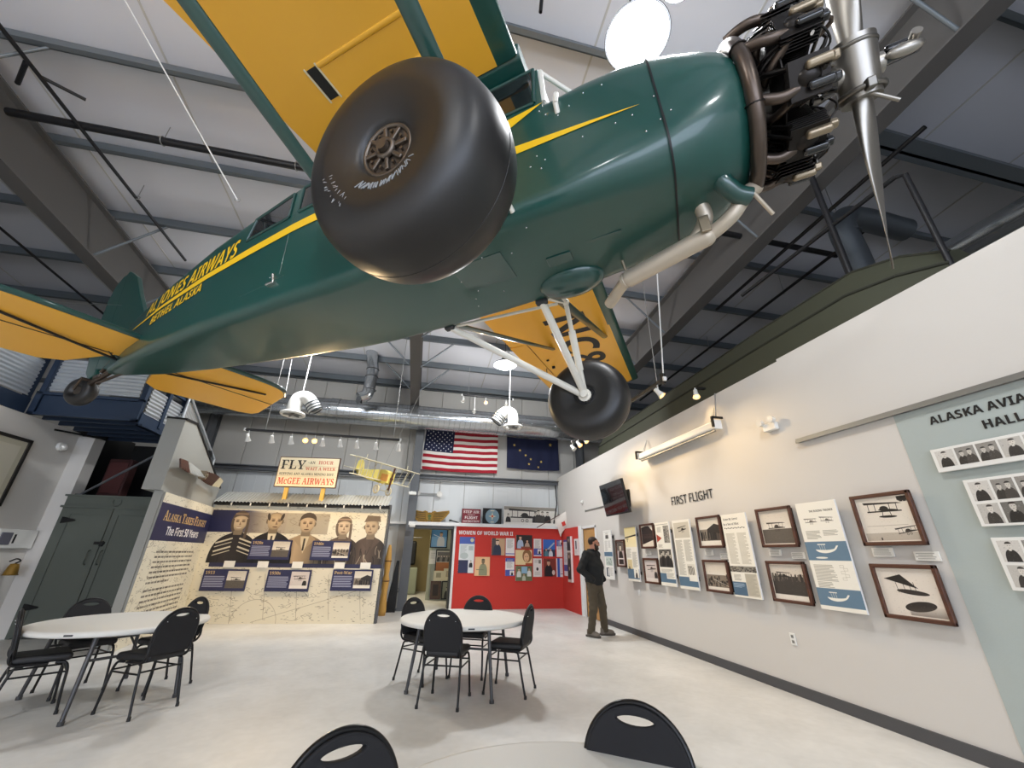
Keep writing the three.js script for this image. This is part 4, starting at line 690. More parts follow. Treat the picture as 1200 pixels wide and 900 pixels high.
// long olive hull lying on top of the right wall
{
  const t = thing('olive_hull', 'long olive drab aircraft hull lying above the right wall', 'aircraft', [5.15, 4.3, -6]);
  const sec = (z, k, dy) => [[-0.6, -0.75], [-0.52, -0.1], [-0.26, 0.3], [0.1, 0.44], [0.5, 0.3], [0.7, -0.2], [0.55, -0.75]].map(([x, y]) => [x * k, y * k + dy, z]);
  const rings = [sec(-4.2, 0.8, 0.0), sec(-1, 0.95, 0.02), sec(1.6, 1.03, 0.05), sec(3.05, 0.98, 0.06), sec(3.5, 0.75, 0.0), sec(3.85, 0.42, -0.1)];
  const pos = [], idx = [], n = 7; for (const r of rings) for (const p of r) pos.push(...p); for (let i = 0; i < rings.length - 1; i++) for (let j = 0; j < n; j++) { const a = i * n + j, b = i * n + (j + 1) % n, c = a + n, d = b + n; idx.push(a, c, b, b, c, d); } for (let j = 1; j < n - 1; j++) { const a = (rings.length - 1) * n; idx.push(a, a + j, a + j + 1); idx.push(0, j + 1, j); }
  const g = new THREE.BufferGeometry(); g.setAttribute('position', new THREE.Float32BufferAttribute(pos, 3)); g.setIndex(idx);
  part(t, 'skin', toCreasedNormals(g, 0.3), M.olive); const st = []; for (let i = 0; i < rings.length - 1; i++) for (const j of [1, 2]) st.push(bar(V(...rings[i][j]), V(...rings[i + 1][j]), 0.02, 0.02, 6)); part(t, 'stringer', st, M.oliveDark);
  part(t, 'cradle', [box(1.3, 0.14, 0.2, 0, -0.82, -2.5), box(1.3, 0.14, 0.2, 0, -0.82, 1.8)], M.oliveDark);
}
// ================================================================== prints and frames
const INK = '#2a2622';
function lines(x, x0, y0, w, h, n, col = '#9a968a', ragged = 0.15) { x.fillStyle = col; const s = h / n; for (let i = 0; i < n; i++) x.fillRect(x0, y0 + i * s, w * (1 - (i % 4 === 3 ? ragged * 2 : ragged * rnd())), Math.max(1, s * 0.45)); }
function grain(x, W, H, n, a = 0.1) { for (let i = 0; i < n; i++) { const v = rnd() > 0.5 ? 255 : 0; x.fillStyle = `rgba(${v},${v},${v},${a * rnd()})`; x.fillRect(rnd() * W, rnd() * H, 1 + rnd() * 4, 1 + rnd() * 3); } }
function biplane(x, cx, cy, s, col = '#1d1a17', tilt = 0, floatplane = false) {
  x.save(); x.translate(cx, cy); x.rotate(tilt); x.scale(s, s); x.fillStyle = col; x.strokeStyle = col; x.lineWidth = 0.03;
  x.beginPath(); x.moveTo(-1, -0.42); x.lineTo(0.75, -0.36); x.lineTo(1.0, -0.3); x.lineTo(-0.95, -0.3); x.fill();
  x.beginPath(); x.moveTo(-0.85, 0.06); x.lineTo(0.9, 0.04); x.lineTo(0.9, 0.1); x.lineTo(-0.85, 0.13); x.fill();
  x.beginPath(); x.ellipse(0.05, -0.05, 0.22, 0.15, 0, 0, 7); x.fill(); x.beginPath(); x.ellipse(0.25, 0.02, 0.5, 0.06, 0.05, 0, 7); x.fill();
  for (const u of [-0.75, -0.4, 0.35, 0.7]) { x.beginPath(); x.moveTo(u, -0.34); x.lineTo(u, 0.08); x.stroke(); }
  if (floatplane) { x.beginPath(); x.ellipse(0.15, 0.36, 0.45, 0.06, 0, 0, 7); x.fill(); x.beginPath(); x.moveTo(-0.05, 0.05); x.lineTo(-0.1, 0.35); x.moveTo(0.3, 0.05); x.lineTo(0.35, 0.35); x.stroke(); } else for (const u of [-0.08, 0.2]) { x.beginPath(); x.ellipse(u, 0.26, 0.08, 0.08, 0, 0, 7); x.stroke(); }
  x.restore();
}
function figure(x, cx, base, h, coat, face = '#d8cdb8', hat = null) {     // small standing or half-length figure
  x.fillStyle = coat; x.beginPath(); x.moveTo(cx - h * 0.26, base); x.quadraticCurveTo(cx - h * 0.3, base - h * 0.55, cx - h * 0.1, base - h * 0.66); x.lineTo(cx + h * 0.1, base - h * 0.66); x.quadraticCurveTo(cx + h * 0.3, base - h * 0.55, cx + h * 0.26, base); x.fill();
  x.fillStyle = face; x.beginPath(); x.ellipse(cx, base - h * 0.8, h * 0.105, h * 0.14, 0, 0, 7); x.fill(); x.fillRect(cx - h * 0.045, base - h * 0.7, h * 0.09, h * 0.08);
  x.fillStyle = hat || '#2c251f'; x.beginPath(); x.ellipse(cx, base - h * 0.88, h * 0.115, h * 0.08, 0, Math.PI, 0); x.fill();
  x.fillStyle = 'rgba(30,22,18,.75)'; x.fillRect(cx - h * 0.055, base - h * 0.815, h * 0.03, h * 0.014); x.fillRect(cx + h * 0.025, base - h * 0.815, h * 0.03, h * 0.014); x.fillRect(cx - h * 0.03, base - h * 0.735, h * 0.06, h * 0.012);
}
function sepia(x, W, H, sky, ground, hz) { const g = x.createLinearGradient(0, 0, 0, H); g.addColorStop(0, sky); g.addColorStop(hz, '#e6ded0'); g.addColorStop(hz + 0.01, ground); g.addColorStop(1, ground); x.fillStyle = g; x.fillRect(0, 0, W, H); }
const scenes = {
  biplaneOverField(x, W, H) { x.fillStyle = '#dfd6c8'; x.fillRect(0, 0, W, H); biplane(x, W * 0.5, H * 0.3, W * 0.36, '#14110f', 0.03, true); x.fillStyle = '#a89d8f'; x.fillRect(W * 0.1, H * 0.64, W * 0.75, 2); x.fillStyle = '#b8ad9e'; x.fillRect(0, H * 0.8, W, H * 0.2); biplane(x, W * 0.8, H * 0.78, W * 0.2, '#26211d', -0.15); x.fillStyle = '#201b18'; for (let i = 0; i < 9; i++) x.fillRect(W * 0.8 + i * W * 0.02, H * 0.02 + (i % 3) * 4, W * 0.05, H * 0.1); x.fillRect(W * 0.3, H * 0.9, 6, 12); grain(x, W, H, 500, 0.12); },
  triWing(x, W, H) { x.fillStyle = '#ddd3c6'; x.fillRect(0, 0, W, H); x.fillStyle = '#1a1613'; x.beginPath(); x.moveTo(W * 0.12, H * 0.24); x.lineTo(W * 0.42, H * 0.14); x.lineTo(W * 0.66, H * 0.42); x.lineTo(W * 0.6, H * 0.4); x.closePath(); x.fill(); x.strokeStyle = '#2a2420'; x.lineWidth = 2; for (const u of [0.3, 0.42, 0.52, 0.6]) { x.beginPath(); x.moveTo(W * u, H * (0.2 + u * 0.15)); x.lineTo(W * (u + 0.02), H * 0.52); x.stroke(); } x.fillStyle = '#2a2420'; x.beginPath(); x.ellipse(W * 0.55, H * 0.5, W * 0.26, H * 0.05, 0.08, 0, 7); x.fill(); x.beginPath(); x.ellipse(W * 0.6, H * 0.78, W * 0.26, H * 0.1, -0.15, 0, 7); x.fill(); const g = x.createLinearGradient(0, H * 0.75, 0, H); g.addColorStop(0, 'rgba(90,80,72,0)'); g.addColorStop(1, 'rgba(90,80,72,.7)'); x.fillStyle = g; x.fillRect(W * 0.4, H * 0.75, W * 0.6, H * 0.25); grain(x, W, H, 500, 0.12); },
  fieldPlane(x, W, H) { sepia(x, W, H, '#cdc2b2', '#5e564d', 0.55); biplane(x, W * 0.5, H * 0.5, W * 0.3, '#3b342e'); grain(x, W, H, 700, 0.16); },
  crowdPlane(x, W, H) { x.fillStyle = '#d4c9ba'; x.fillRect(0, 0, W, H); x.fillStyle = '#3c3631'; x.fillRect(0, H * 0.35, W, H * 0.5); for (let i = 0; i < 40; i++) { x.fillStyle = ['#2b2622', '#544b43', '#6f655a'][i % 3]; const u = rnd() * W, h = H * rr(0.1, 0.24); x.fillRect(u, H * 0.36 - h * 0.4, W * 0.03, h); } biplane(x, W * 0.4, H * 0.34, W * 0.22, '#2a2521'); x.fillStyle = '#e9e1d4'; x.fillRect(0, H * 0.86, W, H * 0.14); grain(x, W, H, 500, 0.15); },
  street(x, W, H) { sepia(x, W, H, '#cfc0ab', '#837667', 0.45); for (let i = 0; i < 30; i++) { x.fillStyle = ['#2f2823', '#4a4037', '#1f1a16'][i % 3]; const u = rnd() * W, v = rr(0.4, 0.8) * H; x.fillRect(u, v, W * 0.06, H * rr(0.06, 0.2)); } x.strokeStyle = '#dcd2c2'; x.lineWidth = 3; x.beginPath(); x.moveTo(W * 0.3, H * 0.6); x.lineTo(W, H * 0.85); x.stroke(); x.fillStyle = '#efe7d9'; x.fillRect(0, H * 0.88, W, H * 0.12); grain(x, W, H, 400, 0.15); },
  hangarCrowd(x, W, H) { sepia(x, W, H, '#d8ccba', '#8d8172', 0.4); x.fillStyle = '#2d2722'; x.beginPath(); x.moveTo(W * 0.35, H * 0.8); x.lineTo(W * 0.4, H * 0.4); x.lineTo(W * 0.75, H * 0.22); x.lineTo(W, H * 0.3); x.lineTo(W, H * 0.8); x.fill(); for (let i = 0; i < 24; i++) { x.fillStyle = ['#1f1a17', '#5b5148'][i % 2]; x.fillRect(W * rr(0.05, 0.95), H * rr(0.45, 0.6), W * 0.045, H * 0.25); } x.fillStyle = '#efe8da'; x.fillRect(0, H * 0.82, W, H * 0.18); grain(x, W, H, 400, 0.15); },
  darkMachine(x, W, H) { x.fillStyle = '#e4dac9'; x.fillRect(0, 0, W, H); x.fillStyle = '#2a1f1c'; x.beginPath(); x.moveTo(0, H * 0.1); x.lineTo(W * 0.6, 0); x.lineTo(W, H * 0.35); x.lineTo(W, H * 0.68); x.lineTo(0, H * 0.9); x.fill(); x.strokeStyle = '#5a4740'; x.lineWidth = 3; for (let i = 0; i < 8; i++) { x.beginPath(); x.arc(W * (0.15 + i * 0.1), H * 0.5, W * 0.07, 0, 5); x.stroke(); } grain(x, W, H, 400, 0.15); },
  snowPlane(x, W, H) { x.fillStyle = '#d5c9c2'; x.fillRect(0, 0, W, H); biplane(x, W * 0.5, H * 0.4, W * 0.36, '#4a413c', -0.05); figure(x, W * 0.8, H * 0.86, H * 0.5, '#26211d'); x.fillStyle = '#e8dfd6'; x.fillRect(0, H * 0.82, W, H * 0.18); grain(x, W, H, 400, 0.12); },
  standing(x, W, H) { x.fillStyle = '#c8b8b4'; x.fillRect(0, 0, W, H); x.fillStyle = '#6b5f58'; x.fillRect(0, 0, W, H * 0.4); figure(x, W * 0.45, H * 0.95, H * 0.85, '#2a2421'); x.fillStyle = '#e0d4cf'; x.fillRect(0, H * 0.7, W, H * 0.05); grain(x, W, H, 300, 0.12); },
};
function printMat(w, h, draw, sd, o) { seed(sd); return canvasMat(w, h, draw, o); }
// a frame or board on the right wall: local x = towards the camera, local z = out of the wall
function onRight(name, label, cat, z0, z1, y0, y1, group) { return thing(name, label, cat, [4.32, (y0 + y1) / 2, (z0 + z1) / 2], -Math.PI / 2, group); }
function pictureFrame(z0, z1, y0, y1, label, draw, sd) {
  const w = z1 - z0, h = y1 - y0, t = onRight('framed_photograph', label, 'picture', z0, z1, y0, y1, 'wood framed photographs'), b = 0.035, m = [];
  for (const s of [1, -1]) { m.push(rbox(w, b, 0.035, 0.008, 0, s * (h - b) / 2, 0.055)); m.push(rbox(b, h, 0.035, 0.008, s * (w - b) / 2, 0, 0.055)); }
  part(t, 'frame', m, M.wood, 'brown wooden frame'); part(t, 'back_box', box(w - 0.05, h - 0.05, 0.04, 0, 0, 0.022), M.iron);
  part(t, 'print', new THREE.PlaneGeometry(w - 2 * b + 0.01, h - 2 * b + 0.01).translate(0, 0, 0.05), printMat(256, Math.round(256 * h / w), (x, W, H) => { x.fillStyle = '#e9e0d2'; x.fillRect(0, 0, W, H); x.save(); x.beginPath(); x.rect(8, 8, W - 16, H - 16); x.clip(); draw(x, W, H); x.restore(); }, sd), 'sepia print');
}
pictureFrame(-3.33, -2.79, 1.525, 1.99, 'framed photograph of a biplane flying over another, upper picture beside the grey wall section', scenes.biplaneOverField, 31);
pictureFrame(-3.34, -2.8, 0.92, 1.37, 'framed photograph of a skeletal floatplane, lower of the pair nearest the grey wall section', scenes.triWing, 32);
pictureFrame(-4.59, -4.06, 1.525, 1.985, 'framed photograph of a plane on a dark field, upper one left of the seaplane board', scenes.fieldPlane, 33);
pictureFrame(-4.6, -4.06, 0.93, 1.375, 'framed photograph of a crowd before a plane, lower picture left of the seaplane board', scenes.crowdPlane, 34);
pictureFrame(-5.82, -5.28, 1.53, 1.98, 'framed photograph of people by a large dark machine, upper picture left of the newspaper board', scenes.hangarCrowd, 35);
pictureFrame(-5.82, -5.29, 0.94, 1.37, 'framed photograph of a busy street, lower picture left of the newspaper board', scenes.street, 36);
pictureFrame(-7.58, -7.08, 1.54, 1.98, 'framed photograph of a very dark machine, upper picture right of the yellow-topped board', scenes.darkMachine, 37);
pictureFrame(-7.58, -7.07, 0.945, 1.375, 'framed photograph of a plane on snow, lower picture right of the yellow-topped board', scenes.snowPlane, 38);
pictureFrame(-8.68, -8.28, 1.19, 1.725, 'narrow framed photograph of a standing person, the single picture nearest the man', scenes.standing, 39);
// text boards
function board(z0, z1, y0, y1, label, draw, sd) {
  const w = z1 - z0, h = y1 - y0, t = onRight('exhibit_board', label, 'display board', z0, z1, y0, y1, 'tall exhibit boards');
  part(t, 'panel', rbox(w, h, 0.02, 0.004, 0, 0, 0.07), M.trimWhite); part(t, 'spacer', [box(0.06, 0.06, 0.06, -w * 0.3, h * 0.35, 0.03), box(0.06, 0.06, 0.06, w * 0.3, h * 0.35, 0.03), box(0.06, 0.06, 0.06, -w * 0.3, -h * 0.35, 0.03), box(0.06, 0.06, 0.06, w * 0.3, -h * 0.35, 0.03)], M.iron);
  part(t, 'print', new THREE.PlaneGeometry(w - 0.004, h - 0.004).translate(0, 0, 0.081), printMat(300, Math.round(300 * h / w), draw, sd), 'printed text and pictures');
}
const paper = (x, W, H, c = '#efeadd') => { x.fillStyle = c; x.fillRect(0, 0, W, H); };
const seaplane = (x, cx, cy, s) => { x.fillStyle = '#eeeade'; x.beginPath(); x.moveTo(cx - s, cy - s * 0.02); x.quadraticCurveTo(cx - s * 0.9, cy + s * 0.24, cx - s * 0.2, cy + s * 0.26); x.quadraticCurveTo(cx + s * 0.5, cy + s * 0.22, cx + s * 0.8, cy - s * 0.05); x.lineTo(cx + s, cy - s * 0.28); x.lineTo(cx + s * 0.85, cy - s * 0.3); x.lineTo(cx + s * 0.62, cy - s * 0.06); x.quadraticCurveTo(cx, cy + s * 0.08, cx - s, cy - s * 0.02); x.fill(); x.fillRect(cx - s * 0.75, cy - s * 0.42, s * 0.7, s * 0.07); x.strokeStyle = '#eeeade'; x.lineWidth = 2; for (const u of [-0.6, -0.4, -0.2]) { x.beginPath(); x.moveTo(cx + s * u, cy - s * 0.38); x.lineTo(cx + s * u + 5, cy + s * 0.1); x.stroke(); } };
board(-3.96, -3.48, 0.92, 1.985, 'exhibit board with two white seaplane drawings on blue bands', (x, W, H) => { paper(x, W, H); x.fillStyle = INK; x.font = 'bold 17px sans-serif'; x.fillText('THE BOEING TRAINER', 96, 66); seed(51); biplane(x, W * 0.3, H * 0.19, 52, '#6a655c'); biplane(x, W * 0.7, H * 0.185, 52, '#6a655c', 0.05); lines(x, 30, H * 0.28, 115, 56, 8); lines(x, 160, H * 0.28, 115, 36, 5); x.fillStyle = '#627d92'; x.fillRect(0, H * 0.385, W, H * 0.175); seaplane(x, W * 0.52, H * 0.46, 84); x.fillStyle = '#eeeade'; x.beginPath(); x.ellipse(W * 0.34, H * 0.535, 44, 6, 0, 0, 7); x.fill(); lines(x, 24, H * 0.6, 160, 100, 14); x.strokeStyle = '#bdb6a6'; for (let i = 0; i < 5; i++) x.strokeRect(210 + (i % 2) * 22, H * 0.6 + i * 18, 26, 14); lines(x, 24, H * 0.755, 120, 36, 5); x.fillStyle = '#627d92'; x.fillRect(0, H * 0.81, W, H * 0.155); seaplane(x, W * 0.48, H * 0.89, 78); }, 50);
board(-5.22, -4.75, 0.925, 1.965, 'exhibit board headed by an old newspaper headline', (x, W, H) => { paper(x, W, H); x.fillStyle = INK; x.font = 'bold 25px serif'; x.fillText('Gone By Aero!', 22, 50); x.fillText('In a Sea of Mist', 14, 92); for (let i = 0; i < 12; i++) x.fillRect(20 + i * 21, 112 + (i % 2) * 4, 15, 7); lines(x, 26, 160, 112, 250, 34, '#b1aa98'); lines(x, 160, 160, 112, 250, 34, '#b1aa98'); x.fillStyle = '#8d877b'; x.fillRect(0, 425, W, 46); for (let i = 0; i < 60; i++) { x.fillStyle = ['#56514a', '#3d3934'][i % 2]; x.fillRect(rnd() * W, 425 + rnd() * 40, 14, 8); } lines(x, 30, 490, 90, 50, 6); x.fillStyle = '#c6bfae'; x.fillRect(160, 480, 130, 170); lines(x, 166, 486, 118, 158, 22, '#a29b8a'); x.fillStyle = '#4d687f'; x.fillRect(0, 548, 158, 102); lines(x, 10, 560, 130, 34, 4, '#a9bdd0'); }, 52);
board(-6.44, -5.96, 0.935, 1.97, 'exhibit board with a small biplane in a cloudy photo at its top', (x, W, H) => { paper(x, W, H); x.fillStyle = '#cbc3b2'; x.fillRect(20, 24, W - 40, 150); biplane(x, W * 0.55, 95, 80, INK, -0.15); lines(x, 20, 195, 120, 330, 46); lines(x, 160, 195, 120, 200, 28); x.fillStyle = '#ddd6c6'; x.fillRect(160, 420, 120, 130); for (let i = 0; i < 5; i++) { x.fillStyle = INK; x.fillRect(176 + i * 20, 446 + (i % 2) * 6, 9, 66); } x.fillRect(170, 440, 70, 7); x.fillStyle = '#58748a'; x.fillRect(0, H - 110, W, 85); paper2(x, W, H); }, 53);
function paper2(x, W, H) { x.fillStyle = '#efeadd'; x.fillRect(170, H - 130, 130, 55); }
board(-6.99, -6.54, 0.945, 1.97, 'exhibit board with a red pennant and a dark group photo', (x, W, H) => { paper(x, W, H); x.fillStyle = '#57534b'; x.fillRect(20, 22, W - 40, 4); lines(x, 40, 52, 95, 60, 9); x.fillStyle = '#a23c28'; x.beginPath(); x.moveTo(14, 130); x.lineTo(122, 176); x.lineTo(14, 222); x.fill(); x.fillStyle = '#8f8a80'; x.fillRect(170, 40, 115, 190); for (let i = 0; i < 30; i++) { x.fillStyle = ['#4f4a44', '#6e6860', '#b6b0a5'][i % 3]; x.fillRect(172 + rnd() * 95, 44 + rnd() * 170, 18, 14); } lines(x, 30, 245, 100, 36, 5); x.fillStyle = '#56524b'; x.fillRect(24, 300, W - 48, 190); for (let i = 0; i < 7; i++) figure(x, 50 + i * 33, 488, 150 + (i % 3) * 20, ['#2a2724', '#3f3a36', '#1e1b19'][i % 3], '#bdb5a6'); lines(x, 30, 510, 240, 40, 5); x.fillStyle = '#58748a'; x.fillRect(0, H - 130, W, 96); x.fillStyle = '#efeadd'; x.fillRect(130, H - 140, 170, 66); lines(x, 140, H - 132, 150, 50, 6); }, 54);
board(-8.19, -7.72, 0.95, 1.95, 'exhibit board topped by a yellow sky with a dark biplane wing', (x, W, H) => { paper(x, W, H); const g = x.createLinearGradient(0, 0, 0, 250); g.addColorStop(0, '#e8d394'); g.addColorStop(1, '#efe2bb'); x.fillStyle = g; x.fillRect(0, 0, W, 240); x.fillStyle = '#241f19'; x.beginPath(); x.moveTo(0, 118); x.lineTo(W, 90); x.lineTo(W, 108); x.lineTo(0, 134); x.fill(); x.fillRect(60, 128, 10, 50); x.fillRect(40, 140, 60, 6); lines(x, 20, 260, 120, 110, 14); x.fillStyle = '#dcc99a'; x.fillRect(20, 390, 120, 120); lines(x, 160, 300, 120, 180, 24); x.fillStyle = '#58748a'; x.fillRect(0, H - 140, W, 115); x.fillStyle = '#efeadd'; x.fillRect(165, H - 160, 125, 120); figure(x, 225, H - 40, 90, '#2a2622'); figure(x, 60, H - 130, 60, '#2a2622'); }, 55);
board(-9.25, -8.83, 0.925, 1.945, 'exhibit board nearest the man, mostly white with one blue band', (x, W, H) => { paper(x, W, H, '#eceae3'); x.fillStyle = '#8e8b84'; x.fillRect(24, 24, W - 60, 4); for (let i = 0; i < 3; i++) figure(x, 105 + i * 34, 130, 90, '#5d5a55'); lines(x, 40, 160, 110, 160, 20, '#b4b1aa'); lines(x, 170, 160, 90, 110, 14, '#b4b1aa'); x.fillStyle = '#58778f'; x.fillRect(0, 330, W, 66); x.fillStyle = '#bdc8bf'; x.fillRect(40, 410, W - 60, 120); for (let i = 0; i < 12; i++) { x.fillStyle = '#6d7c70'; x.fillRect(60 + rnd() * 180, 420 + rnd() * 90, 14, 22); } x.fillStyle = '#4e5a66'; x.fillRect(40, 560, 110, 130); x.fillStyle = '#e6e4de'; x.fillRect(96, 572, 44, 106); lines(x, 170, 560, 100, 120, 14, '#b4b1aa'); }, 56);
// small caption cards
seed(61);
for (const [z0, z1, y0, y1, n] of [[-3.31, -3.12, 1.43, 1.51, 'caption card under the left corner of the flying biplane photograph'], [-2.96, -2.77, 1.4, 1.475, 'caption card over the right corner of the skeletal floatplane photograph'], [-4.56, -4.38, 1.43, 1.505, 'caption card under the left corner of the dark field photograph'], [-4.24, -4.06, 1.4, 1.47, 'caption card over the right corner of the photograph of a crowd before a plane'], [-5.79, -5.6, 1.43, 1.51, 'caption card under the left corner of the dark machine photograph with people'], [-5.46, -5.28, 1.38, 1.46, 'caption card over the right corner of the busy street photograph'], [-7.52, -7.34, 1.43, 1.5, 'caption card under the very dark machine photograph'], [-8.3, -8.2, 1.02, 1.1, 'small caption card beside the narrow photograph of a standing person']]) {
  const t = onRight('caption_card', n, 'card', z0, z1, y0, y1, 'white caption cards'); part(t, 'card', rbox(z1 - z0, y1 - y0, 0.012, 0.003, 0, 0, 0.008), M.caption);
  const l = []; for (let i = 0; i < 4; i++) l.push(box((z1 - z0) * rr(0.55, 0.85), 0.006, 0.002, -0.006, (y1 - y0) * (0.3 - i * 0.19), 0.0145)); part(t, 'text_lines', l, std(0xa9a59b, 0.8));
}
// lettering on the wall
function wallLetters(name, label, str, f, z0, y0, h, stretch = 1, len) {
  const t = thing(name, label, 'lettering', [4.312, y0, z0], -Math.PI / 2); let g = textSolid(str, f, h, 0.004, stretch); g.computeBoundingBox(); if (len) g.scale(len / g.boundingBox.max.x, 1, 1); part(t, 'letters', g, M.black);
}
wallLetters('wall_lettering', 'black letters reading FIRST FLIGHT on the white wall', 'FIRST FLIGHT', fontReg, -6.47, 2.235, 0.135, 1, 1.08);
wallLetters('wall_lettering', 'upper row of black letters on the grey wall section, beginning ALASKA', 'ALASKA AVIATION', font, -2.47, 2.5, 0.068, 1.05);
wallLetters('wall_lettering', 'lower row of black letters on the grey wall section, beginning HALL', 'HALL OF FAME', font, -2.145, 2.37, 0.068, 1.05);
// portrait boards on the grey section
function portraitBoard(z0, z1, y0, y1, cols, rows, label, sd) {
  const w = z1 - z0, h = y1 - y0, t = onRight('portrait_board', label, 'display board', z0, z1, y0, y1, 'portrait boards'); part(t, 'panel', rbox(w, h, 0.025, 0.005, 0, 0, 0.035), M.plasticWhite); seed(sd);
  const mats = [0, 1, 2, 3].map((k) => canvasMat(96, 96, (x, W, H) => { x.fillStyle = ['#cfcbc4', '#6a6762', '#bdb9b2', '#8f8b85'][k]; x.fillRect(0, 0, W, H); if (k === 1) figure(x, 48, 132, 138, '#262422', '#c9c4bb'); else if (k === 3) { figure(x, 28, 116, 100, '#33302d', '#c9c4bb', '#2a2725'); figure(x, 68, 118, 108, '#45413d', '#c9c4bb', '#1d1b19'); } else figure(x, 46 + k * 4, 124, 124, ['#2b2927', '', '#393633'][k], '#d6d1c8', '#3a3632'); grain(x, W, H, 120, 0.25); }));
  for (let r = 0; r < rows; r++) for (let c = 0; c < cols; c++) { const cw = 0.138, ch = rows > 1 ? 0.16 : 0.15; const x = -w / 2 + 0.02 + cw / 2 + c * cw, y = h / 2 - 0.015 - ch / 2 - r * (ch + 0.008); if (x > w / 2) continue; part(t, 'portrait', new THREE.PlaneGeometry(cw - 0.014, ch - 0.014).translate(x, y, 0.0485), mats[(c * 3 + r * 2 + (c >> 1)) % 4]); }
}
portraitBoard(-2.53, -1.4, 2.09, 2.285, 8, 1, 'single-row portrait board, topmost on the grey wall section', 71);
portraitBoard(-2.4, -1.3, 1.65, 2.005, 7, 2, 'two-row portrait board, middle one on the grey wall section', 72);
portraitBoard(-2.38, -1.3, 1.21, 1.57, 7, 2, 'two-row portrait board, lowest one on the grey wall section', 73);
// television, screen case, emergency light, outlet, small parts
{
  const t = thing('television', 'black wall television tilted down from the right wall', 'television', [4.02, 2.54, -8.08], -Math.PI / 2);
  const q = (g) => g.rotateX(0.19); part(t, 'housing', q(rbox(1.08, 0.68, 0.05, 0.012)), M.black); part(t, 'screen', q(box(1.04, 0.63, 0.004, 0, 0.008, 0.027)), M.blackGloss); part(t, 'bracket', [box(0.2, 0.2, 0.22, 0, 0, -0.16), box(0.3, 0.36, 0.03, 0, 0, -0.28)], M.iron);
}
{
  const t = thing('screen_case', 'long white projection screen case hung high on the right wall', 'screen', [4.2, 3.23, -6.0], -Math.PI / 2);
  part(t, 'case', rbox(2.22, 0.12, 0.12, 0.03), M.plasticWhite); part(t, 'pull_bar', rbox(2.16, 0.03, 0.03, 0.008, 0, -0.085, 0.02), M.trimMetal); part(t, 'end_cap', [rbox(0.03, 0.14, 0.14, 0.01, -1.12, 0, 0), rbox(0.03, 0.14, 0.14, 0.01, 1.12, 0, 0)], M.trimWhite);
  for (const s of [-1, 1]) part(t, 'bracket', [box(0.03, 0.03, 0.18, s * 1.14, 0.1, 0.0), box(0.03, 0.16, 0.03, s * 1.14, 0.03, 0.09)], M.iron); for (const s of [-1, 1]) part(t, 'hanging_wire', [bar(V(s * 1.05, 0.06, 0), V(s * 1.0, 0.32, -0.1), 0.006, 0.006, 5), bar(V(s * 0.98, 0.06, 0), V(s * 1.0, 0.32, -0.1), 0.006, 0.006, 5)], M.wire); part(t, 'hanging_wire', bar(V(1.12, 0.12, 0), V(1.08, 0.52, -0.1), 0.011, 0.011, 6), M.wire);
}
{
  const t = thing('emergency_light', 'white two-headed emergency light high on the right wall', 'emergency light', [4.28, 2.97, -4.06], -Math.PI / 2); part(t, 'housing', rbox(0.2, 0.1, 0.06, 0.015, 0, -0.02, 0), M.plasticWhite);
  for (const s of [-1, 1]) part(t, 'lamp_head', new THREE.CylinderGeometry(0.045, 0.035, 0.06, 18).rotateX(Math.PI / 2).translate(s * 0.09, 0.05, 0.05), M.bulbOff);
  const o = thing('power_outlet', 'white power outlet low on the right wall', 'outlet', [4.318, 0.555, -4.5], -Math.PI / 2); part(o, 'plate', rbox(0.075, 0.12, 0.01, 0.004, 0, 0, 0.003), M.plasticWhite); part(o, 'socket', [rbox(0.035, 0.03, 0.004, 0.002, 0, 0.026, 0.008), rbox(0.035, 0.03, 0.004, 0.002, 0, -0.026, 0.008)], M.trimMetal);
  const s = thing('light_switch', 'small white switch on the wall beside the man', 'switch', [4.318, 0.75, -7.95], -Math.PI / 2); part(s, 'plate', rbox(0.07, 0.115, 0.01, 0.004, 0, 0, 0.003), M.plasticWhite); part(s, 'toggle', rbox(0.025, 0.05, 0.012, 0.003, 0, 0, 0.01), M.trimWhite);
  const c = thing('wall_sensor', 'small white sensor knob on the wall left of the television', 'sensor', [4.3, 2.74, -10.6], -Math.PI / 2); part(c, 'base', new THREE.CylinderGeometry(0.05, 0.05, 0.03, 18).rotateX(Math.PI / 2), M.plasticWhite); part(c, 'lens', new THREE.SphereGeometry(0.035, 14, 10).translate(0, 0, 0.02), M.bulbOff);
  const k = thing('cable_trunk', 'thin grey cable trunk running to the television', 'cable', [4.312, 2.5, -9.6], -Math.PI / 2); part(k, 'trunk', box(1.6, 0.025, 0.02), M.trimMetal); part(k, 'end_clip', box(0.03, 0.05, 0.025, -0.8, 0, 0), M.trimMetal);
}
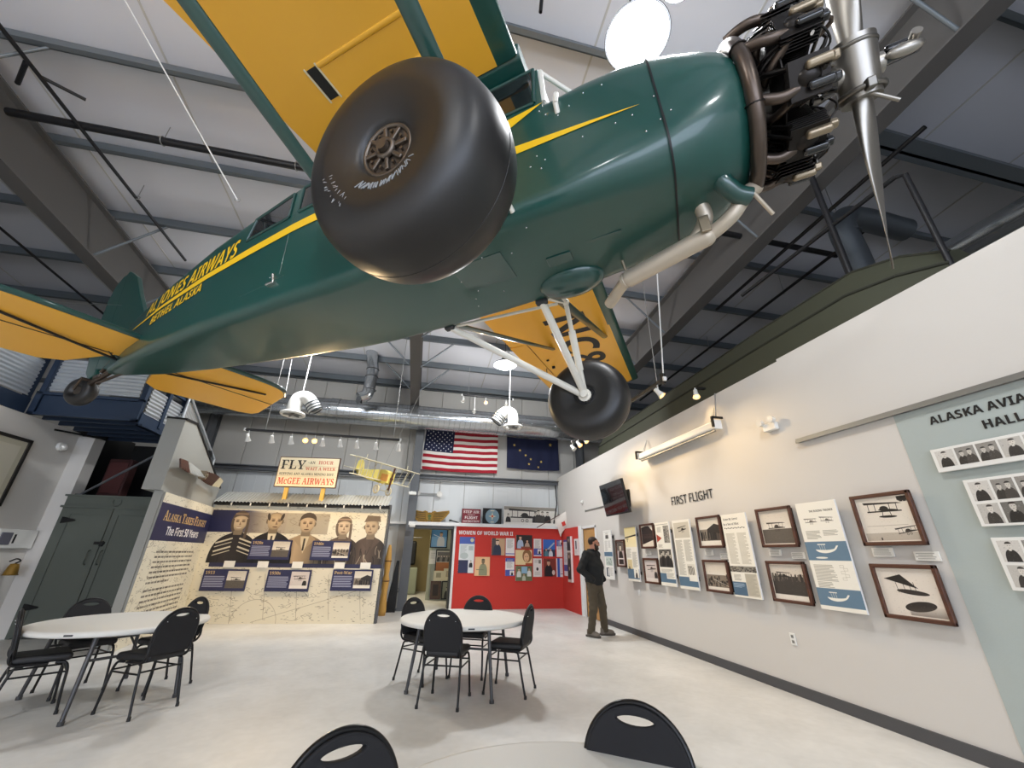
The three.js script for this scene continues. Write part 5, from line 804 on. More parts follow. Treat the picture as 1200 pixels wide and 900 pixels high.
// ================================================================== red exhibit wall, shelf above it, flags
const kR = 0.976, RX = (x) => x * kR, RY = (y) => 1.4 + (y - 1.4) * kR, RZ = -12.3;
function poster(label, x0, y0, x1, y1, draw, sd, thick = 0.015, px = 128) {
  x0 = RX(x0); x1 = RX(x1); y0 = RY(y0); y1 = RY(y1); const w = x1 - x0, h = y0 - y1;
  const t = thing('exhibit_poster', label, 'poster', [(x0 + x1) / 2, (y0 + y1) / 2, RZ], 0, 'posters on the red wall');
  part(t, 'backing', box(w, h, thick, 0, 0, thick / 2), M.trimWhite); part(t, 'print', new THREE.PlaneGeometry(w, h).translate(0, 0, thick + 0.0015), printMat(px, Math.round(px * h / w), draw, sd), 'printed picture or text');
}
const textSheet = (blue, photo) => (x, W, H) => { paper(x, W, H, '#e8e4df'); for (const [y, h] of blue) { x.fillStyle = '#4a58a6'; x.fillRect(0, H * y, W, H * h); } lines(x, W * 0.15, H * 0.08, W * 0.7, H * 0.5, 12, '#aaa9a4'); if (photo) { x.fillStyle = '#e8e4df'; x.fillRect(W * 0.5, H * photo, W * 0.5, H * 0.26); figure(x, W * 0.75, H * (photo + 0.26), H * 0.24, '#2a2a30'); } };
poster('tall poster with a blue head and dark foot, leftmost on the red wall', 1.21, 1.86, 1.66, 0.89, (x, W, H) => { paper(x, W, H, '#d9dedd'); x.fillStyle = '#4760ad'; x.fillRect(0, 0, W, H * 0.2); x.fillStyle = '#c9c3a2'; x.beginPath(); x.arc(W * 0.82, H * 0.09, W * 0.12, 0, 7); x.fill(); lines(x, 10, H * 0.24, W * 0.45, H * 0.36, 14, '#aab2b3'); x.fillStyle = '#b3bdbb'; x.fillRect(W * 0.62, H * 0.26, W * 0.3, H * 0.12); x.beginPath(); x.ellipse(W * 0.35, H * 0.53, W * 0.26, H * 0.09, 0, 0, 7); x.fill(); x.fillStyle = '#262c4e'; x.fillRect(0, H * 0.65, W * 0.62, H * 0.35); x.fillStyle = '#dcdcdc'; x.fillRect(W * 0.62, H * 0.65, W * 0.38, H * 0.2); figure(x, W * 0.8, H * 0.85, H * 0.2, '#1d1d24'); }, 81);
poster('tan photo of a seated figure in coveralls, low on the left of the red wall', 1.69, 1.32, 2.13, 0.82, (x, W, H) => { x.fillStyle = '#e3b98a'; x.fillRect(0, 0, W, H); figure(x, W * 0.55, H * 0.98, H * 0.92, '#8a8a6a', '#7b6a50', '#4c4436'); x.fillStyle = '#75775c'; x.fillRect(W * 0.1, H * 0.66, W * 0.5, 5); }, 82, 0.03);
poster('photo of a standing person in a dark blue uniform on a tan ground', 2.17, 1.84, 2.57, 1.37, (x, W, H) => { x.fillStyle = '#c2a07c'; x.fillRect(0, 0, W, H); x.fillStyle = '#4a4444'; x.fillRect(0, 0, W * 0.3, H); figure(x, W * 0.42, H, H * 0.95, '#222c44', '#dcc4ac', '#2a1e18'); }, 83, 0.03);
poster('white text sheet with a blue line, beside the photo of the dark blue uniform', 2.6, 1.85, 2.87, 1.36, textSheet([[0.86, 0.05]]), 84);
poster('white sheet with a blue head and small portrait, below the sheet with the blue line', 2.6, 1.3, 2.87, 0.82, textSheet([[0, 0.2], [0.66, 0.34]], 0.7), 85);
poster('dark photo of two people bent over a machine, top of the middle column', 2.92, 1.95, 3.42, 1.57, (x, W, H) => { x.fillStyle = '#1f1714'; x.fillRect(0, 0, W, H); figure(x, W * 0.25, H, H * 0.98, '#a9b9cf', '#d8b294', '#2b1a12'); figure(x, W * 0.68, H * 1.1, H * 0.8, '#b59a86', '#d0a588', '#1b120d'); x.fillStyle = '#8a4a30'; x.fillRect(W * 0.3, H * 0.86, W * 0.6, H * 0.14); }, 86, 0.03);
poster('close pale yellow photo of a face in a flying cap, centre of the middle column', 2.9, 1.53, 3.41, 1.12, (x, W, H) => { x.fillStyle = '#e6cf9b'; x.fillRect(0, 0, W, H); x.fillStyle = '#8a6238'; x.beginPath(); x.ellipse(W * 0.7, H * 0.4, W * 0.28, H * 0.44, 0, 0, 7); x.fill(); x.fillStyle = '#e0b487'; x.beginPath(); x.ellipse(W * 0.66, H * 0.5, W * 0.16, H * 0.3, 0, 0, 7); x.fill(); x.fillStyle = '#6b3f28'; x.fillRect(W * 0.58, H * 0.42, 8, 4); x.fillRect(W * 0.7, H * 0.42, 8, 4); x.fillRect(W * 0.62, H * 0.66, 12, 3); x.fillStyle = '#a8502a'; x.fillRect(W * 0.6, H * 0.88, W * 0.4, H * 0.12); }, 87, 0.03);
poster('green photo of workers around blue cloth, bottom of the middle column', 2.91, 1.09, 3.41, 0.69, (x, W, H) => { x.fillStyle = '#66704e'; x.fillRect(0, 0, W, H); x.fillStyle = '#8fb6cf'; x.fillRect(W * 0.35, H * 0.05, W * 0.35, H * 0.45); figure(x, W * 0.2, H * 0.75, H * 0.62, '#cfd3cb', '#d4a886'); figure(x, W * 0.82, H * 0.7, H * 0.6, '#d9ddd6', '#d4a886'); figure(x, W * 0.5, H * 0.98, H * 0.5, '#b9bda6', '#c99c7a'); }, 88, 0.03);
poster('white text sheet with a blue lower half, upper sheet right of the middle column', 3.47, 1.85, 3.71, 1.36, textSheet([[0.56, 0.38]], 0.6), 89);
poster('bright blue photo of a worker beside a propeller blade', 3.77, 1.84, 4.15, 1.36, (x, W, H) => { x.fillStyle = '#2f63b5'; x.fillRect(0, 0, W, H); x.save(); x.translate(W * 0.62, H * 0.42); x.rotate(-0.75); x.fillStyle = '#9fb2c4'; x.fillRect(-W * 0.42, -7, W * 0.85, 15); x.restore(); x.fillStyle = '#20324a'; x.fillRect(0, H * 0.6, W, H * 0.4); figure(x, W * 0.62, H, H * 0.5, '#d4d8dc', '#c79a7c'); figure(x, W * 0.25, H, H * 0.5, '#4c7d8a', '#c79a7c'); }, 90);
poster('white sheet with a blue head and small photo, upper right of the red wall', 4.2, 1.83, 4.42, 1.35, textSheet([[0, 0.38]], 0.02), 91);
poster('white text sheet with two small dark pictures, lower sheet right of the middle column', 3.45, 1.3, 3.72, 0.8, (x, W, H) => { paper(x, W, H, '#e4dfda'); lines(x, 20, 20, 60, 40, 6, '#b5b2ac'); x.fillStyle = '#77736c'; x.fillRect(W * 0.62, H * 0.08, W * 0.26, H * 0.2); x.fillStyle = '#2b2827'; x.beginPath(); x.ellipse(W * 0.48, H * 0.58, 16, 22, 0, 0, 7); x.fill(); lines(x, 20, H * 0.72, 88, 50, 8, '#b5b2ac'); }, 92);
poster('dark red photo of a person in a black uniform holding gloves', 3.77, 1.3, 4.15, 0.81, (x, W, H) => { x.fillStyle = '#7d3124'; x.fillRect(0, 0, W, H); figure(x, W * 0.42, H, H * 0.95, '#15131a', '#cda184', '#1a1210'); x.fillStyle = '#d9cfc4'; x.beginPath(); x.ellipse(W * 0.82, H * 0.78, 16, 22, 0, 0, 7); x.fill(); }, 93);
poster('white sheet with a broad upright blue stripe, lower right of the red wall', 4.18, 1.31, 4.42, 0.8, (x, W, H) => { paper(x, W, H, '#dfdcdc'); x.fillStyle = '#3554a8'; x.fillRect(W * 0.12, 0, W * 0.32, H); lines(x, W * 0.54, H * 0.1, W * 0.36, H * 0.7, 14, '#b4b2b5'); x.fillStyle = '#5b5a66'; x.fillRect(W * 0.5, H * 0.82, W * 0.4, 10); }, 94);
{ // on the red return (right wall plane x = 4.27)
  const P = (label, z0, z1, y0, y1, out, draw, sd) => { const w = z1 - z0, h = y1 - y0, t = thing('exhibit_poster', label, 'poster', [4.27, (y0 + y1) / 2, (z0 + z1) / 2], -Math.PI / 2, 'posters on the red return'); part(t, 'backing', box(w, h, out, 0, 0, out / 2), M.trimWhite); part(t, 'print', new THREE.PlaneGeometry(w, h).translate(0, 0, out + 0.0015), printMat(100, Math.round(100 * h / w), draw, sd)); };
  P('tall white and blue text sheet just round the corner on the red return', -12.1, -11.8, 0.86, 1.82, 0.015, (x, W, H) => { paper(x, W, H, '#d9d6d8'); x.fillStyle = '#4a4a8e'; x.fillRect(0, 0, W, H * 0.06); x.fillRect(0, H * 0.7, W, H * 0.17); lines(x, 10, H * 0.1, W * 0.8, H * 0.55, 20, '#adadb0'); }, 95);
  P('dark column of three photographs standing off the red return', -11.68, -11.4, 0.72, 1.9, 0.06, (x, W, H) => { paper(x, W, H, '#cdbfb4'); for (const [v, c] of [[0, '#4c4240'], [0.36, '#6d5a52'], [0.62, '#3a3431']]) { x.fillStyle = c; x.fillRect(0, H * v, W, H * 0.32); figure(x, W * 0.5, H * (v + 0.32), H * 0.3, '#211d1c', '#b79f8e'); } }, 96);
  P('white sheet with one narrow dark picture at the end of the red return', -11.2, -10.92, 1.4, 1.82, 0.02, (x, W, H) => { paper(x, W, H, '#dcd6d4'); x.fillStyle = '#27272c'; x.fillRect(W * 0.35, H * 0.12, W * 0.3, H * 0.5); lines(x, 14, H * 0.7, 70, 30, 5, '#b4b0ae'); }, 97);
}
{ const t = thing('wall_lettering', 'white letters reading WOMEN OF WORLD WAR II on the red wall', 'lettering', [RX(1.17), RY(1.925), RZ]); const g = textSolid('WOMEN OF WORLD WAR II', font, 0.105, 0.012); g.computeBoundingBox(); g.scale(1.61 / g.boundingBox.max.x, 1, 1); part(t, 'letters', g, M.trimWhite); }
// flags on the insulated wall
function flagGeo(w, h, sd, lower = 0) { const g = new THREE.PlaneGeometry(w, h, 40, 20), p = g.attributes.position; for (let i = 0; i < p.count; i++) { const u = p.getX(i) / w, v = p.getY(i) / h; p.setZ(i, 0.018 * Math.sin(u * 13 + sd + v * 2) + 0.012 * Math.sin(u * 29 + sd * 2)); p.setX(i, p.getX(i) - (0.5 - v) * lower * (0.5 - u)); p.setY(i, p.getY(i) - 0.03 * Math.sin((u + 0.5) * Math.PI)); } g.computeVertexNormals(); return g; }
{
  const t = thing('national_flag', 'red, white and blue flag with stars and stripes pinned flat on the back wall', 'flag', [1.1, 4.42, -12.6]);
  const mt = canvasMat(760, 400, (x, W, H) => { for (let i = 0; i < 13; i++) { x.fillStyle = i % 2 ? '#e4dfd8' : '#9c1a2a'; x.fillRect(0, H * i / 13, W, H / 13 + 1); } x.fillStyle = '#151c3c'; x.fillRect(0, 0, W * 0.39, H * 7 / 13); x.fillStyle = '#eeeeea'; for (let r = 0; r < 9; r++) for (let c = 0; c < (r % 2 ? 5 : 6); c++) star(x, W * 0.39 * ((c + (r % 2 ? 1 : 0.5)) / 6), H * 7 / 13 * (r + 0.7) / 9.4, 8.5); }, { roughness: 0.9, side: THREE.DoubleSide });
  part(t, 'cloth', flagGeo(2.34, 1.28, 1, 0.06), mt); part(t, 'heading', box(0.05, 1.28, 0.01, -1.2, 0, 0), M.trimWhite); part(t, 'pin', [box(0.04, 0.04, 0.02, -1.18, 0.63, 0.01), box(0.04, 0.04, 0.02, 1.15, 0.62, 0.01)], M.iron);
  const a = thing('state_flag', 'dark blue flag with eight gold stars pinned on the back wall behind the light track', 'flag', [3.47, 4.5, -12.6]);
  const ma = canvasMat(560, 320, (x, W, H) => { x.fillStyle = '#131a3a'; x.fillRect(0, 0, W, H); x.fillStyle = '#d7b85a'; for (const [u, v, r] of [[0.14, 0.25, 17], [0.25, 0.4, 15], [0.355, 0.55, 15], [0.455, 0.66, 15], [0.42, 0.82, 15], [0.6, 0.9, 14], [0.66, 0.72, 15], [0.84, 0.17, 22]]) star(x, W * u, H * v, r); }, { roughness: 0.9, side: THREE.DoubleSide });
  part(a, 'cloth', flagGeo(1.78, 1.04, 3), ma); part(a, 'pin', [box(0.04, 0.04, 0.02, -0.87, 0.5, 0.01), box(0.04, 0.04, 0.02, 0.87, 0.5, 0.01)], M.iron);
}
function star(x, cx, cy, r) { x.beginPath(); for (let i = 0; i < 10; i++) { const a = -Math.PI / 2 + i * Math.PI / 5, q = i % 2 ? r * 0.4 : r; x.lineTo(cx + q * Math.cos(a), cy + q * Math.sin(a)); } x.fill(); }
// things standing on the ledge
{
  const t = thing('wings_emblem', 'gold painted pair of wings with a round badge standing on the ledge above the doorway', 'emblem', [0.27, 2.22, -12.5]);
  const wing = (s) => extr([[s * 0.06, 0.3], [s * 0.14, 0.33], [s * 0.2, 0.3], [s * 0.56, 0.35], [s * 0.57, 0.29], [s * 0.5, 0.2], [s * 0.42, 0.11], [s * 0.3, 0.02], [s * 0.05, 0.0]], 0.03, 0.006);
  part(t, 'wing', wing(-1), M.gold); part(t, 'wing', wing(1), M.gold); const fr = []; for (const s of [-1, 1]) for (let i = 0; i < 5; i++) fr.push(bar(V(s * 0.12, 0.05 + i * 0.055, 0.045), V(s * (0.32 + i * 0.045), 0.07 + i * 0.055, 0.045), 0.007, 0.007, 6)); part(t, 'feather_ridge', fr, M.iron);
  part(t, 'badge', [new THREE.CylinderGeometry(0.11, 0.11, 0.04, 32).rotateX(Math.PI / 2).translate(0, 0.16, 0.04), new THREE.TorusGeometry(0.11, 0.012, 8, 36).translate(0, 0.16, 0.06)], M.gold); part(t, 'crest', [new THREE.CylinderGeometry(0.055, 0.055, 0.02, 6).rotateX(Math.PI / 2).translate(0, 0.18, 0.065), box(0.07, 0.05, 0.02, 0, 0.1, 0.065)], std(0x4a5a2a, 0.6));
  const sp = thing('hand_tool', 'small dark tool lying on the ledge right of the gold wings', 'tool', [0.98, 2.235, -12.42]); part(sp, 'handle', bar(V(-0.08, 0.06, 0), V(0.16, 0, 0), 0.018), M.iron); part(sp, 'head', rbox(0.08, 0.05, 0.04, 0.01, -0.1, 0.06, 0), M.iron);
  const s = thing('flight_sign', 'small maroon sign with white flight school lettering on the ledge', 'sign', [1.5, 2.22, -12.5]);
  part(s, 'board', rbox(0.57, 0.43, 0.03, 0.006, 0, 0.215, 0), M.iron); part(s, 'face', new THREE.PlaneGeometry(0.55, 0.41).translate(0, 0.215, 0.0165), canvasMat(280, 210, (x, W, H) => { x.fillStyle = '#7c1f2c'; x.fillRect(0, 0, W, H); x.fillStyle = '#efe8e2'; x.textAlign = 'center'; x.font = 'bold 52px serif'; x.fillText('STEP AIR', W / 2, 58, 250); x.font = '20px serif'; x.fillText('SCHOOL OF', W / 2, 88); x.font = 'bold 58px sans-serif'; x.fillText('FLIGHT', W / 2, 144, 230); x.font = 'bold 40px serif'; x.fillText('INSTRUCTION', W / 2, 192, 250); }));
  const r = thing('round_emblem', 'black square plaque with a pale blue disc and white winged star on the ledge', 'emblem', [2.14, 2.22, -12.5]);
  part(r, 'plaque', rbox(0.58, 0.47, 0.03, 0.006, 0, 0.235, 0), M.iron); part(r, 'disc', new THREE.CylinderGeometry(0.21, 0.21, 0.012, 40).rotateX(Math.PI / 2).translate(0, 0.235, 0.018), std(0x7f9aa8, 0.6)); part(r, 'star', extr([0, 1, 2, 3, 4, 5, 6, 7].map((i) => { const a = i * Math.PI / 4, q = i % 2 ? 0.035 : 0.12; return [q * Math.sin(a), q * Math.cos(a)]; }), 0.008).translate(0, 0.235, 0.024), M.cream); part(r, 'hub_dot', new THREE.CylinderGeometry(0.03, 0.03, 0.01, 20).rotateX(Math.PI / 2).translate(0, 0.235, 0.036), M.red); part(r, 'caption', [box(0.12, 0.025, 0.006, 0, 0.395, 0.025), box(0.1, 0.025, 0.006, 0, 0.07, 0.025)], M.cream);
  const m = thing('photo_mural', 'wide black and white photo of people beside a plane standing on the ledge', 'photograph', [3.36, 2.22, -12.52]);
  part(m, 'panel', box(1.72, 0.56, 0.02, 0, 0.28, 0), M.trimWhite); part(m, 'print', new THREE.PlaneGeometry(1.7, 0.54).translate(0, 0.28, 0.0115), printMat(512, 164, (x, W, H) => { x.fillStyle = '#d9d4cb'; x.fillRect(0, 0, W, H); x.fillStyle = '#8f8a80'; x.fillRect(0, 0, W, 30); biplane(x, 190, 84, 150, '#2a2725', 0.02); for (const [u, h] of [[40, 90], [300, 110], [330, 130], [370, 120], [420, 118]]) figure(x, u, 150, h, ['#24211f', '#3b3733'][u % 20 ? 1 : 0], '#c9bfb2'); x.fillStyle = '#efebe3'; x.fillRect(0, 140, W, 24); grain(x, W, H, 900, 0.2); }, 98));
  const f = thing('pennant_flag', 'white pennant with a red square on a dark pole in the red wall corner', 'flag', [3.93, 2.3, -12.0]);
  part(f, 'pole', bar(V(-0.52, -0.16, 0), V(0.18, 0.22, 0.05), 0.012), M.wood);
  { const g = new THREE.BufferGeometry(), n = 8, pos = [], idx = []; for (let i = 0; i <= n; i++) { const t0 = i / n, wv = 0.03 * Math.sin(t0 * 5); pos.push(0.02 + 0.2 * t0, 0.1 - t0 * 0.5, wv, 0.4 + t0 * 0.02 - (t0 > 0.75 ? (t0 - 0.75) * 0.7 : 0), 0.34 - t0 * 0.62, 0.02 + wv); } for (let i = 0; i < n; i++) idx.push(2 * i, 2 * i + 2, 2 * i + 1, 2 * i + 1, 2 * i + 2, 2 * i + 3); g.setAttribute('position', new THREE.Float32BufferAttribute(pos, 3)); g.setIndex(idx); g.computeVertexNormals(); part(f, 'cloth', g, std(0xded8cf, 0.9, 0, { side: THREE.DoubleSide })); part(f, 'red_patch', extr([[0.23, 0.0], [0.33, 0.05], [0.37, -0.06], [0.27, -0.11]], 0.004).translate(0, 0, 0.045), M.red); }
  const e = thing('emergency_light', 'pair of round emergency lamps on a grey bar above the ledge', 'emergency light', [0.18, 3.06, -12.66]); part(e, 'bar', box(0.62, 0.035, 0.03), M.trimMetal); parts(e, 'supply_conduit', [bar(V(-0.3, 0, 0), V(-0.3, 0.42, 0), 0.014), bar(V(0.33, 0.08, 0), V(0.33, 0.42, 0), 0.01)], M.trimMetal); part(e, 'lamp_head', [new THREE.CylinderGeometry(0.06, 0.05, 0.06, 20).rotateX(Math.PI / 2).translate(-0.3, 0, 0.04), new THREE.CylinderGeometry(0.085, 0.07, 0.06, 24).rotateX(Math.PI / 2).translate(0.33, 0, 0.04)], M.bulbOff);
  const w = thing('column_camera', 'small white camera on an arm fixed to the grey column', 'camera', [-0.3, 2.98, -12.15]); part(w, 'arm', bar(V(0, 0.05, 0), V(-0.05, 0, 0.12), 0.02), M.plasticWhite); part(w, 'body', rbox(0.22, 0.1, 0.1, 0.03, 0.02, -0.01, 0.12), M.plasticWhite);
  const x = thing('column_camera', 'small white lamp on the grey column at the height of the ledge', 'lamp', [-0.22, 2.1, -12.15]); part(x, 'arm', bar(V(0, 0.05, 0), V(0.02, 0, 0.1), 0.016), M.plasticWhite); part(x, 'body', rbox(0.16, 0.08, 0.08, 0.025, 0.03, 0, 0.1), M.plasticWhite);
}
// beyond the doorway
{
  const pic = (label, w, h, x, y, z, draw, sd, fr = M.iron, tilt = 0) => { const t = thing('framed_poster', label, 'picture', [x, y, z]); const b = 0.03; part(t, 'frame', [box(w, b, 0.04, 0, h / 2, 0), box(w, b, 0.04, 0, -h / 2, 0), box(b, h + b, 0.04, w / 2, 0, 0), box(b, h + b, 0.04, -w / 2, 0, 0)], fr); part(t, 'back', box(w, h, 0.02, 0, 0, -0.008), M.iron); part(t, 'print', new THREE.PlaneGeometry(w, h).translate(0, 0, 0.004), printMat(140, Math.round(140 * h / w), draw, sd)); t.rotation.x = tilt; };
  pic('blue framed poster of a flier seen through the doorway', 0.55, 0.68, 0.71, 1.92, -14.74, (x, W, H) => { x.fillStyle = '#4d86b8'; x.fillRect(0, 0, W, H); x.fillStyle = '#7aa8cf'; x.fillRect(0, H * 0.5, W, H * 0.5); figure(x, W * 0.62, H * 0.95, H * 0.7, '#cfd2d4', '#caa98e'); x.strokeStyle = '#dfe6ea'; x.lineWidth = 4; x.beginPath(); x.moveTo(20, H * 0.4); x.lineTo(90, H * 0.55); x.stroke(); }, 101);
  pic('framed picture of an orange hangar below the blue poster in the next room', 0.62, 0.9, 0.97, 1.05, -14.74, (x, W, H) => { x.fillStyle = '#c9c4b4'; x.fillRect(0, 0, W, H); x.fillStyle = '#6e6a66'; x.fillRect(10, 14, W - 20, H * 0.3); x.fillStyle = '#b5713c'; x.fillRect(0, H * 0.42, W, H * 0.4); for (let i = 0; i < 6; i++) figure(x, 20 + i * 20, H * 0.4, 50, ['#43403c', '#7d7870'][i % 2], '#c9b8a4'); }, 102);
  pic('small brown framed picture leaning low in the next room, left one', 0.3, 0.5, 0.72, 0.3, -14.66, (x, W, H) => { x.fillStyle = '#5a4632'; x.fillRect(0, 0, W, H); x.fillStyle = '#2d2018'; x.fillRect(30, 40, W - 60, H - 80); }, 103, M.wood, -0.08);
  pic('small dark framed picture leaning low in the next room, right one', 0.34, 0.5, 1.1, 0.3, -14.66, (x, W, H) => { x.fillStyle = '#8b8d7c'; x.fillRect(0, 0, W, H); figure(x, W / 2, H, H * 0.7, '#2c2c2a', '#a9a292'); }, 104, M.iron, -0.08);
  const c1 = thing('paper_notice', 'white paper notice left below the blue poster in the next room', 'notice', [0.55, 1.28, -14.77]); part(c1, 'sheet', rbox(0.22, 0.42, 0.008, 0.002), M.caption); part(c1, 'text_lines', [0, 1, 2, 3].map((i) => box(0.15, 0.012, 0.002, 0, 0.12 - i * 0.05, 0.005)), std(0x9a9890, 0.8));
  const p1 = thing('leaning_print', 'cream print standing on the left low picture in the next room', 'print', [0.78, 0.72, -14.6]); part(p1, 'card', rbox(0.32, 0.3, 0.015, 0.004), M.cream); part(p1, 'drawing', box(0.16, 0.14, 0.003, 0, 0.02, 0.009), std(0xa8a288, 0.8));
  const p2 = thing('leaning_print', 'cream print standing on the right low picture in the next room', 'print', [1.12, 0.76, -14.6]); part(p2, 'card', rbox(0.36, 0.36, 0.015, 0.004), M.cream); part(p2, 'drawing', box(0.2, 0.18, 0.003, 0, 0.02, 0.009), std(0xb3a58c, 0.8));
  const g = thing('display_case', 'dark display with hanging garments at the far end of the next room', 'display', [-0.35, 0, -17]); part(g, 'base', rbox(0.9, 0.9, 0.6, 0.05, 0, 0.45, 0), std(0x8b917e, 0.6)); part(g, 'garment', [rbox(0.28, 0.95, 0.2, 0.08, -0.1, 1.42, 0), rbox(0.24, 0.85, 0.2, 0.08, 0.22, 1.4, 0.05)], M.iron); part(g, 'rail', bar(V(-0.5, 1.95, 0), V(0.5, 1.95, 0), 0.02), M.wire);
  const l = thing('ceiling_lamp', 'lamp panel on the ceiling of the next room', 'lamp', [-0.4, 2.98, -15]); part(l, 'frame', box(0.66, 0.03, 1.26), M.trimWhite); part(l, 'diffuser', box(0.6, 0.01, 1.2, 0, -0.02, 0), new THREE.MeshStandardMaterial({ color: 0xffffff, emissive: 0xfff0cc, emissiveIntensity: 8 }));
  const a = new THREE.RectAreaLight(0xfff0cf, 70, 0.6, 1.2); a.position.set(0, -0.06, 0); a.rotation.x = -Math.PI / 2; l.add(a);
  const wp = thing('carved_post', 'upright yellow brown carved wooden post between the banner and the column', 'post', [-0.68, 0, -11.4]); part(wp, 'post', lathe([[0, 0], [0.09, 0], [0.1, 0.1], [0.07, 0.5], [0.09, 0.75], [0.06, 0.9], [0.085, 1.2], [0.05, 1.5], [0.03, 1.58], [0, 1.58]], 18), M.woodPale); part(wp, 'dark_band', [new THREE.TorusGeometry(0.088, 0.012, 6, 20).rotateX(Math.PI / 2).translate(0, 0.75, 0), new THREE.TorusGeometry(0.086, 0.012, 6, 20).rotateX(Math.PI / 2).translate(0, 1.2, 0)], M.wood);
  const bk = thing('black_case', 'narrow black case leaning against the grey column', 'case', [-0.52, 0, -12.0]); part(bk, 'body', extr([[-0.12, 0], [0.12, 0], [0.09, 0.5], [0.02, 1.2], [-0.03, 1.2], [-0.08, 0.5]], 0.08, 0.01).rotateZ(-0.06), M.iron); part(bk, 'handle', new THREE.TorusGeometry(0.04, 0.008, 6, 16, Math.PI).rotateZ(-1.57).translate(0.13, 0.5, 0.04), M.black);
}
